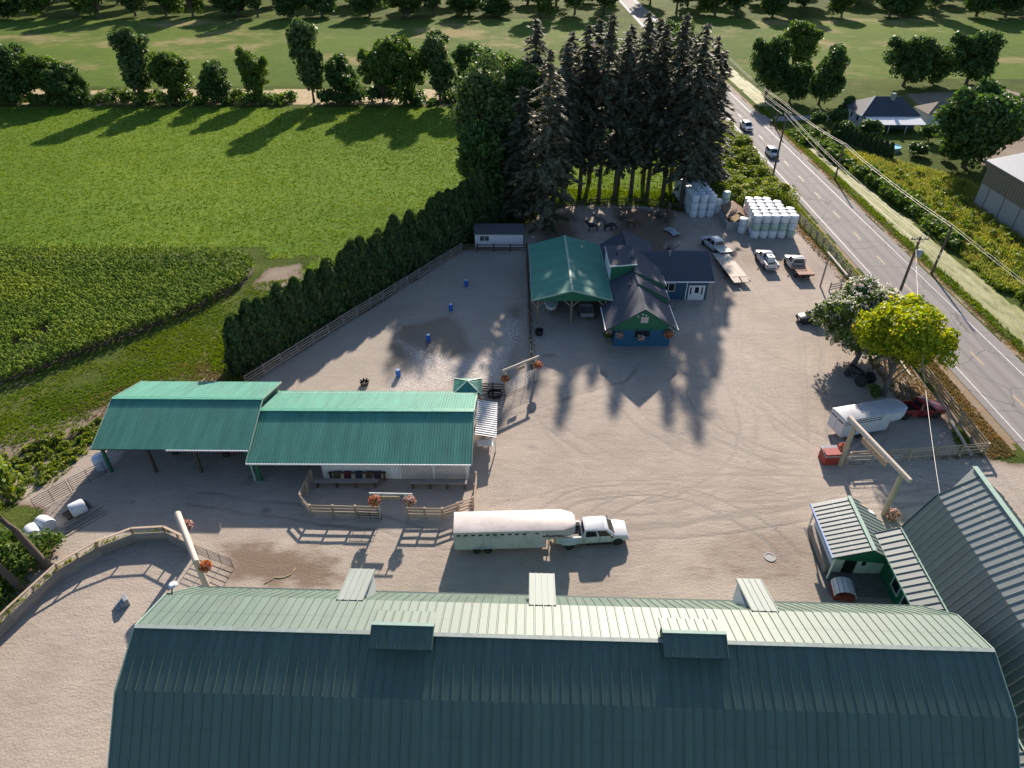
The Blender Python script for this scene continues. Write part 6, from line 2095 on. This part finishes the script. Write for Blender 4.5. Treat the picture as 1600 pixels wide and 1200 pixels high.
# -- tall firs behind the house
firs = [(12.6, 123.4, 29, 4.7, 8.5), (15.9, 121.2, 31, 4.5, 9), (19.0, 122.8, 28, 4.5, 8), (22.1, 123.4, 31, 4.7, 9.5), (25.1, 123.2, 29, 4.5, 8.5), (27.6, 121.2, 31, 4.7, 8.0), (30.2, 117.4, 30, 4.9, 7.0),
        (9.2, 120.5, 27, 4.6, 7.5), (33.5, 122.5, 27, 4.6, 3.0), (36.5, 128.0, 24, 4.6, 1.5),
        (10.5, 129, 27, 5, 8), (15, 130.5, 29, 5, 8), (20.5, 129.5, 28, 5, 8), (25.5, 130.5, 29, 5, 8), (30.5, 129, 27, 5, 8), (7.2, 114.5, 24, 4.6, 7)]
proto = [tree_conifer('fir_tree', 'x', (0, 0, 0), 40 + k, 30, 3.6, (6.0, 5.5, 3.0)[k], 'fir', .95, trunk_r=.32, size=.44, droop=.45, power=.56) for k in range(3)]
usedp = set()
for i, (x, y, h, r, b) in enumerate(firs):
    k = 2 if b < 5 else i % 2
    lb = ('tall dark fir, %s from the left in the front row behind the house' % WORD[i]) if i < 7 else \
        ('tall dark fir at the left end of the row beside the grey spruce', 'bushy dark fir just behind the bale stack', 'bushy dark fir nearest to the far road',
         'fir at the left end of the rear fir row', 'second fir of the rear fir row', 'middle fir of the rear fir row', 'fourth fir of the rear fir row', 'fir at the right end of the rear fir row', 'dark fir close behind the grey spruce')[i - 7]
    sc = (r / 3.6, r / 3.6, h / 30)
    if k not in usedp:
        usedp.add(k)
        o = proto[k]
        o.location = (x, y, 0)
        o.scale = sc
        tag(o, lb, 'tree', 'tall firs behind the house')
    else:
        dup(proto[k], (x, y, 0), i * 1.3, lb, 'tall firs behind the house', sc)
tree_conifer('spruce_tree', 'grey green spruce with branches to the ground behind the carport', (5.6, 107.6, 0), 71, 28, 5.4, 1.2, 'spruce', .95, trunk_r=.42, size=.42, droop=.2, power=.62)
tree_deciduous('cottonwood_tree', 'tall leafy cottonwood above the far end of the cedar hedge', (-3.6, 120.5, 0), 81, 25, 6.2, 2.5, 'cottonwood', 190, 95, .42, flat=.9, trunk_r=.45, bark=M_barkgrey, clump_r=.26)
tree_deciduous('cottonwood_tree', 'darker leafy tree between the cottonwood and the grey spruce', (1.2, 121.5, 0), 82, 23, 5.4, 2.0, 'dark', 150, 95, .42, flat=.9, trunk_r=.4, bark=M_barkgrey, clump_r=.26)

tree_deciduous('cottonwood_tree', 'dense dark tree behind the white cabin at the hedge end', (-5.0, 113.5, 0), 83, 16, 4.8, .6, 'dark', 120, 95, .42, flat=.9, trunk_r=.35, bark=M_barkgrey, clump_r=.26)
dup(proto[2], (1.8, 112.0, 0), 2.2, 'bushy fir directly behind the right end of the white cabin', 'tall firs behind the house', (1.25, 1.25, .72))
dup(proto[0], (4.0, 126.5, 0), 3.2, 'tall fir behind the dark tree and grey spruce', 'tall firs behind the house', (1.4, 1.4, .98))

# -- two trees by the entrance
tree_deciduous('yellow_maple', 'bright yellow green tree behind the white trailer and red pickup', (42.2, 61.8, 0), 91, 10.8, 5.5, 1.7, 'yellow', 170, 240, .25, flat=.8, trunk_r=.34, bark=M_barkgrey, lean=(.7, 1.3), clump_r=.24, low=.9)
tree_deciduous('catalpa_tree', 'white flowered catalpa tree between the dark sedan and yellow tree', (40.4, 66.8, 0), 92, 9.2, 5.4, 1.2, 'catalpa', 150, 220, .28, flat=.8, trunk_r=.36, bark=M_barkgrey, lean=(3.6, 3.5), blossom=3400, clump_r=.22, low=.5)
tree_deciduous('young_shrub', 'small bright shrub at the foot of the yellow tree', (40.9, 61.3, 0), 93, 1.9, .75, .3, 'catalpa', 16, 70, .2, trunk_r=.06, clump_r=.45, cat='shrub')

# -- across the road
tree_deciduous('chestnut_tree', 'huge dark round tree between bungalow and warehouse', (92.5, 139, 0), 101, 14.5, 8.6, 1.6, 'dark', 200, 120, .55, flat=.8, trunk_r=.55, clump_r=.22)
tree_deciduous('garden_tree', 'dark round tree right of the bungalow porch', (101.0, 150.5, 0), 102, 12.5, 6.4, 1.5, 'dark', 120, 100, .55, flat=.8, trunk_r=.4, clump_r=.24)
garden = [(76.0, 158.5, 3.0, 2.6, 'maroon leaved garden shrub left of the bungalow'), (81.2, 157.5, 3.6, 3.2, 'round dark garden bush before the bungalow corner'), (93.8, 156.5, 3.2, 2.6, 'round dark bush at the right end of the bungalow porch'),
          (72.5, 168.0, 3.0, 2.4, 'dark bush on the lawn edge beside the side driveway'), (77.5, 169.0, 3.2, 2.6, 'dark bush nearest to the bungalow gable'), (82.6, 175.5, 4.2, 2.0, 'tall narrow bush behind the bungalow gable'),
          (86.6, 146.0, 2.2, 2.6, 'low dark bush right of the paddling pool'), (91.0, 144.0, 2.6, 1.5, 'small cone shaped bush on the lawn')]
gb = tree_deciduous('garden_bush', 'x', (0, 0, 0), 110, 3.2, 2.6, .2, 'dark', 40, 70, .36, trunk_r=.12, clump_r=.36, cat='bush')
for i, (x, y, h, r, lb) in enumerate(garden):
    sc = (r / 2.6, r / 2.6, h / 3.2)
    if i == 0:
        gb.location, gb.scale = (x, y, 0), sc
        tag(gb, lb, 'bush', 'garden bushes of the bungalow')
    else:
        dup(gb, (x, y, 0), i * 1.1, lb, 'garden bushes of the bungalow', sc)
for i in range(12):
    p = Vector((74.0, 160.5)) + (Vector((79.8, 145.2)) - Vector((74.0, 160.5))) * i / 11
    dup(ced[i % 3], (p.x, p.y, 0), i * .9, 'clipped cedar, %s from the far end of the bungalow garden hedge' % WORD[i], 'cedars of the garden hedge', (.6, .6, .5))
shade_trees = [(73.5, 190, 13, 4.5), (80.5, 188, 15, 4.5), (69, 196, 14, 5.5)]
ft = tree_deciduous('field_tree', 'x', (0, 0, 0), 120, 13, 5.0, .9, 'dark', 120, 120, .4, flat=.85, trunk_r=.4, clump_r=.25)
ft2 = tree_deciduous('field_tree', 'x', (0, 0, 0), 121, 12, 4.6, .5, 'mid', 110, 120, .4, flat=.85, trunk_r=.35, clump_r=.27)
ft3 = tree_deciduous('field_tree', 'x', (0, 0, 0), 122, 15, 3.2, 1.0, 'cottonwood', 90, 110, .4, flat=1.1, trunk_r=.3, clump_r=.34)
protos = [ft, ft2, ft3]
fresh = [True, True, True]
def plant(k, x, y, h, r, label, group):
    o = protos[k]
    sc = (r / (5.0, 4.6, 4.0)[k] * rnd.uniform(.85, 1.2), r / (5.0, 4.6, 4.0)[k], h / (13, 12, 13)[k] * rnd.uniform(.8, 1.25))
    if fresh[k]:
        fresh[k] = False
        o.location, o.scale = (x, y, 0), sc
        tag(o, label, 'tree', group)
        return o
    return dup(o, (x, y, 0), rnd.uniform(0, 6), label, group, sc)
for i, (x, y, h, r) in enumerate(shade_trees):
    plant(0, x, y, h, r, ('shade tree on the lawn left of the bungalow', 'shade tree close behind the bungalow gable', 'broad tree behind the side driveway')[i], 'lawn shade trees')
# row along the far end of the hay field: trees stand in clusters with gaps
row = [(-132, 190, 15, 6), (-122, 193, 13, 5.5), (-113, 190, 12, 5), (-97, 190, 15, 5.5), (-88, 191, 14, 6), (-80, 190, 11, 5), (-66, 190, 13, 4.2), (-52, 190, 14, 5), (-45, 191, 13, 5), (-32, 190, 14, 5.5), (-25, 192, 13, 5), (-18, 190, 15, 5.5), (-9, 191, 13, 5), (-1, 191, 12, 4.5),
       (7, 191, 14, 5.5), (17, 190, 13, 5), (27, 192, 15, 6), (37, 190, 13, 5.5)]
for i, (x, y, h, r) in enumerate(row):
    plant((0, 1, 0, 2, 1, 0, 1, 2, 0, 1, 1, 2, 0, 1, 0, 2, 1, 0)[i], x + rnd.uniform(-2, 2), y + rnd.uniform(-2, 2), h, r, 'leafy tree, %s from the left in the row beyond the hay field' % WORD[i], 'tree row beyond the hay field')
rr = random.Random(12)
far_rows = [(-330, 40, 335, 15), (75, 330, 338, 15), (-420, 420, 372, 13), (-500, 480, 420, 14)]
for x0, x1, y, st in far_rows:
    x = x0
    cnt = 0
    while x < x1:
        if not (48 < x < 66):
            plant(rr.randint(0, 2), x + rr.uniform(-3, 3), y + rr.uniform(-6, 6), rr.uniform(13, 20), rr.uniform(6.5, 9),
                  'distant tree, %s from left in the wooded strip %s' % (nth(cnt), {335: 'beyond the first left field', 338: 'beyond the first right field', 372: 'at the second field edge', 420: 'at the farthest field edge'}[y]), 'distant wooded strips')
            cnt += 1
        x += st * rr.uniform(.7, 1.25)
for i, (x, y, h, r, lb) in enumerate([(112, 208, 14, 6.5, 'tree behind the garage at the far gravel yard'), (122, 212, 13, 6, 'tree behind the far gravel yard, left of the pair'), (131, 210, 15, 6.5, 'tree behind the far gravel yard, right of the pair'),
                                      (88, 232, 14, 6, 'lone tree in the far field right of the road'), (45, 196, 15, 5.5, 'tree at the far end of the thicket beside the road'), (46.5, 212, 14, 5.5, 'tree beside the far road beyond the thicket'), (46, 230, 15, 6, 'most distant roadside tree left of the far road')]):
    plant(i % 2, x, y, h, r, lb, 'far roadside trees')

shrub_mass('hedgerow_bushes', 'dark bushes under the tree row beyond the hay field', [(-150, 187), (-60, 187), (-58, 193), (-150, 194)], 260, .6, 3.2, 'mid', 156, 48, .55, 1.5)
shrub_mass('hedgerow_bushes', 'dark bushes between hay field and road beyond the firs', [(-50, 187), (44, 187), (44, 193), (-50, 193)], 300, .6, 3.4, 'dark', 157, 48, .55, 1.5)

# -- lower left corner trees: bare lower trunks among bushes
tree_deciduous('leaning_tree', 'leafy tree with bare trunk outside the curved plank wall, near the white bales', (-39.5, 37.6, 0), 131, 11.0, 3.4, 5.6, 'bramble', 42, 90, .34, trunk_r=.3, lean=(-4.0, .8), clump_r=.3)
tree_deciduous('leaning_tree', 'leafy tree with bare trunk at the left edge beside the plank wall', (-40.4, 35.4, 0), 132, 9.5, 3.0, 5.0, 'mid', 36, 90, .34, trunk_r=.28, lean=(-4.4, .2), clump_r=.3)
shrub_mass('bush_thicket', 'green thicket between the plank wall and the left edge', [(-52, 33), (-41.4, 31), (-40.2, 37.5), (-39.0, 40), (-42.5, 40.2), (-46, 41), (-54, 44)], 130, .5, 2.2, 'mid', 141, 120, .2, .8)
shrub_mass('bush_thicket', 'low green bushes along the dirt bank left of the machine shed', [(-56, 45), (-47, 44.5), (-45, 48), (-42.6, 55), (-44.5, 57.5), (-52, 51), (-58, 50)], 170, .1, .8, 'bramble', 142, 60, .2, .45)
edge_tufts('weed_patch', 'weeds between machine shed, hedge and maize', [(-41, 61), (-34.5, 63.5), (-33, 68), (-30, 73), (-36, 82), (-33, 90), (-37, 89), (-43, 78), (-58, 61), (-66, 53.5), (-60, 49), (-52, 53), (-46, 57)], 17000, .16, .07, 'fieldgrass', 143, 5, .43)
edge_tufts('weed_patch', 'dry straw coloured grass behind the machine shed', [(-46, 57), (-36, 61.5), (-33.2, 65), (-34, 69), (-40, 68), (-50, 59)], 3200, .16, .07, 'straw', 147, 4, .42)
edge_tufts('weed_patch', 'bright grass strip along the foot of the cedar hedge', [(-36, 66.5), (-33.0, 67), (-24, 82), (-27, 90), (-31, 89), (-35, 80), (-38, 76)], 4200, .26, .12, 'fieldgrass', 145, 4, .3)
edge_tufts('weed_patch', 'rough grass on the dirt bank beyond the steel gates', [(-64, 50), (-58, 42), (-48, 43.5), (-44, 48), (-43.5, 57), (-50, 56)], 3600, .2, .08, 'bramble', 146, 5, .45)
# -- thickets by the road and ditch
shrub_mass('bramble_thicket', 'bramble thicket between the bale stacks and the road', [(37.5, 117.5), (48.5, 113), (50.5, 118), (50.6, 150), (49.8, 185), (42, 185), (38, 150), (35, 130)], 620, .8, 3.2, 'bramble', 151, 130, .22, 1.0)
edge_tufts('tall_grass', 'tall yellow green grass between the ditch and the warehouse', [(69.8, 86), (75, 84), (83, 92), (83.2, 119), (90, 128), (84, 138), (76, 146), (70.5, 152), (67.5, 150), (69.5, 125), (70, 105)], 20000, .55, .075, 'drybush', 152, 5, .0, .7)
shrub_mass('bramble_thicket', 'scattered green shrubs in the tall grass before the warehouse', [(72, 90), (82, 95), (82, 118), (86, 128), (78, 138), (72, 140), (72, 110)], 110, .3, 1.5, 'bramble', 158, 70, .24, .8)
shrub_mass('bramble_thicket', 'dark bushes right behind the ditch', [(69.4, 100), (71.5, 100), (73, 118), (71, 138), (68, 152), (65.8, 152), (68.2, 132), (69.5, 115)], 190, .6, 2.2, 'mid', 153, 62, .34, .9)
shrub_mass('ditch_plants', 'lush green plants along the near ditch bank', [(69.6, 60), (74, 60), (80, 78), (82, 92), (73, 96), (69.6, 96)], 260, .3, 1.3, 'lush', 154, 80, .24, .7)
shrub_mass('bramble_thicket', 'low shrubs on the lawn edge near the mailbox', [(64.5, 153), (69, 151), (72, 158), (68, 164), (64.5, 163)], 60, .4, 1.6, 'mid', 155, 55, .34, .9)
rs = np.random.RandomState(5)
edge_tufts('verge_grass', 'green verge grass between the farm fence and the road', [(49.9, 74), (51.6, 74), (51.9, 190), (50.2, 150), (49.7, 112), (50.2, 92)], 4200, .26, .08, 'bramble', 161, 5, .3)
edge_tufts('verge_grass', 'grass strip between road and ditch', [(63.2, 40), (64.7, 40), (64.9, 186), (63.4, 186)], 4200, .24, .08, 'fieldgrass', 162, 5, .33)
edge_tufts('verge_grass', 'dry brown grass at the edge of the road by the ditch', [(62.3, 40), (63.6, 40), (63.6, 170), (62.4, 170)], 3200, .14, .07, 'straw', 168, 4, .36)
edge_tufts('verge_grass', 'dry brown grass along the near roadside fence', [(48.3, 51.2), (51.3, 51.5), (51.4, 76), (49.4, 76), (48.8, 60)], 2600, .18, .08, 'straw', 163)
edge_tufts('verge_grass', 'dry grass inside the roadside fence below the yellow tree', [(43.4, 60.5), (47.8, 59.8), (48, 70), (43.5, 69)], 1300, .14, .08, 'straw', 164)
edge_tufts('verge_grass', 'grass tufts under the firs', [(6, 118.5), (31, 117.5), (34, 125), (8, 127)], 3200, .3, .1, 'fieldgrass', 165)
edge_tufts('verge_grass', 'weeds along the log by the red pickup', [(45.6, 51.8), (47.9, 51.8), (47.8, 56.8), (46.7, 55.5)], 260, .25, .1, 'bramble', 166)
edge_tufts('verge_grass', 'grass under the cedar hedge', [(-33.6, 64.5), (-31.3, 64.2), (-8.6, 100), (-11, 101)], 1800, .3, .12, 'fieldgrass', 167)

edge_tufts('fence_weeds', 'dry weeds along the foot of the arena fence by the carport', [(2.0, 64), (2.9, 64), (2.9, 99), (2.0, 99)], 500, .16, .06, 'straw', 181, 4, .42)
edge_tufts('fence_weeds', 'sparse weeds along the driveway fence', [(33.5, 50.2), (48, 51.3), (48, 52.2), (33.5, 51.1)], 420, .16, .06, 'straw', 182, 4, .40)
edge_tufts('fence_weeds', 'sparse weeds along the inside of the road fence by the bales', [(48.0, 88), (49.4, 88), (49.2, 111), (47.6, 108)], 900, .2, .07, 'straw', 183, 4, .40)
edge_tufts('fence_weeds', 'weeds along the outside of the curved plank wall', [(-41.6, 22), (-40.8, 22), (-39.6, 33), (-35.8, 39.4), (-30.5, 41.2), (-30.5, 42.2), (-36.5, 40.6), (-40.6, 35)], 900, .25, .08, 'bramble', 184, 4, .36)

# -- hay field sward and maize
edge_tufts('hay_sward', 'long mown meadow grass of the hay field', HAYFIELD, 52000, .2, .15, 'fieldgrass', 171, 3)
edge_tufts('pasture_sward', 'bright meadow grass behind the firs', [(6, 126), (33, 122), (36, 140), (40, 184), (8, 184)], 7000, .25, .18, 'fieldgrass', 172, 3)
MAIZE = [(-110, 99.2), (-60, 98.8), (-46, 98.4), (-40.5, 96.5), (-38.3, 93.5), (-38.4, 88), (-42.5, 80.5), (-49, 73.5), (-56, 66), (-64, 58.5), (-75, 50), (-110, 50)]
tag(sheet('maize_soil', MAIZE, 1.2, .01, surf('dark_field_soil', (.07, .055, .035), .95, var=.3), None, .2), kind='structure')
def maize():
    rs = np.random.RandomState(9)
    rows = np.arange(50, 99.4, 1.1)
    pts = []
    for y in rows:
        x = np.arange(-92, -36, .22)
        pts.append(np.stack([x + rs.normal(0, .06, len(x)), np.full(len(x), y) + rs.normal(0, .15, len(x))], 1))
    pts = np.concatenate(pts)
    # only where the camera could see it
    bare = fbm(pts[:, 0], pts[:, 1], 6, 33)
    k = (sdist(pts[:, 0], pts[:, 1], MAIZE) > .3) & (pts[:, 0] > -.86 * pts[:, 1] - 6) & (bare > .26)
    pts = pts[k]
    n = len(pts)
    L = 6
    V = []
    hs = 1.55 + .45 * fbm(pts[:, 0], pts[:, 1], 5, 66) + .15 * rs.rand(n)
    ph = rs.rand(n) * 6.283
    for j in range(L):
        a = ph + (j % 2) * math.pi + (j // 2) * .9 + rs.normal(0, .3, n)
        d = np.stack([np.cos(a), np.sin(a)], 1)
        s = np.stack([-np.sin(a), np.cos(a)], 1) * (.085 + .03 * rs.rand(n))[:, None]
        z = hs * (.35 + .6 * j / L)
        l = .34 + .2 * rs.rand(n)
        b0, b1, b2 = pts, pts + d * (l * .6)[:, None], pts + d * (l * 1.25)[:, None]
        z1, z2 = z + .28, z + .12 - .25 * rs.rand(n)
        V.append(np.stack([np.c_[b0 - s * .6, z], np.c_[b0 + s * .6, z], np.c_[b1 + s, z1], np.c_[b1 - s, z1], np.c_[b2, z2]], 1))
    W = np.concatenate(V, 0)
    m = len(W)
    i = np.arange(m)[:, None] * 5
    F = np.concatenate([np.concatenate([i, i + 1, i + 2, i + 3], 1), np.concatenate([i + 3, i + 2, i + 4, i + 4], 1)])
    F3 = np.concatenate([np.concatenate([i, i + 1, i + 2], 1), np.concatenate([i, i + 2, i + 3], 1), np.concatenate([i + 3, i + 2, i + 4], 1)])
    o = npmesh('maize_crop', W.reshape(-1, 3), F3, LM['maize'])
    tag(o, 'dense green maize crop in rows at the left edge', 'maize', kind='stuff')
maize()

# -- flower baskets
def flower_basket(label, loc, r=.42, leaf='flower', seed=1, hang=0.0, pot=(.10, .07, .05)):
    rs = np.random.RandomState(seed)
    t = thing('flower_basket', label, 'flowers', loc, 0, 'flower baskets of the farm')
    MB().lathe([(r * .35, 0), (r * .6, r * .5), (r * .66, r * .55), (r * .5, r * .5)], 12).build('pot', surf('basket_brown', pot, .9), t)
    d = sph(rs, 420, .4)
    P = np.array([0, 0, r * .85]) + d * (r * (.75 + .35 * rs.rand(420)))[:, None] * np.array([1, 1, .85])
    V, F = quads(P, d, .13 * (.6 + .8 * rs.rand(420)), rs, 1.3)
    npmesh('blooms', V, F, LM[leaf], t)
    if hang:
        beam(t, 'hook', (0, 0, r * .5), (0, 0, r * .5 + hang), .03, .03, M_blacksteel)
    return t
flower_basket('red and yellow flowers on the left post of the corral gate', (-12.35, 43.25, 1.75), .55, 'flower', 1)
flower_basket('orange flowers on the right post of the corral gate', (-9.2, 43.2, 1.75), .55, 'pinkflower', 2)
flower_basket('flower basket on the left post of the arena arch', (-.75, 61.9, 1.9), .45, 'flower', 3)
flower_basket('flower basket on the right post of the arena arch', (3.0, 64.5, 1.9), .48, 'flower', 4)
flower_basket('flower pot at the red bin side of the entrance arch', (33.2, 51.4, .9), .5, 'flower', 5)
flower_basket('flower tub at the barn side foot of the entrance arch', (34.8, 43.2, 0), .6, 'pinkflower', 6)
flower_basket('flower basket on the far post of the sand pen arch', (-27.6, 39.6, 2.6), .5, 'pinkflower', 7)
flower_basket('flower basket on the near post of the sand pen arch', (-24.7, 35.6, 2.2), .5, 'flower', 8)
flower_basket('hanging flowers left of the blue front window', (13.3, 71.6, 1.5), .48, 'pinkflower', 9, .5)
flower_basket('hanging flowers under the blue front window', (16.0, 71.5, 1.1), .48, 'pinkflower', 10)
flower_basket('dark red hanging flowers at the right front corner of the blue house', (19.3, 71.5, 1.6), .55, 'flower', 11, .5)
flower_basket('pink flowers at the left eave corner of the blue house', (12.0, 72.3, 1.7), .5, 'pinkflower', 12, .6)
sh = tree_deciduous('potted_shrub', 'green shrub against the left wall of the blue house', (12.0, 73.2, 0), 180, 1.6, .6, .2, 'mid', 14, 60, .18, trunk_r=.05, clump_r=.45, cat='shrub')
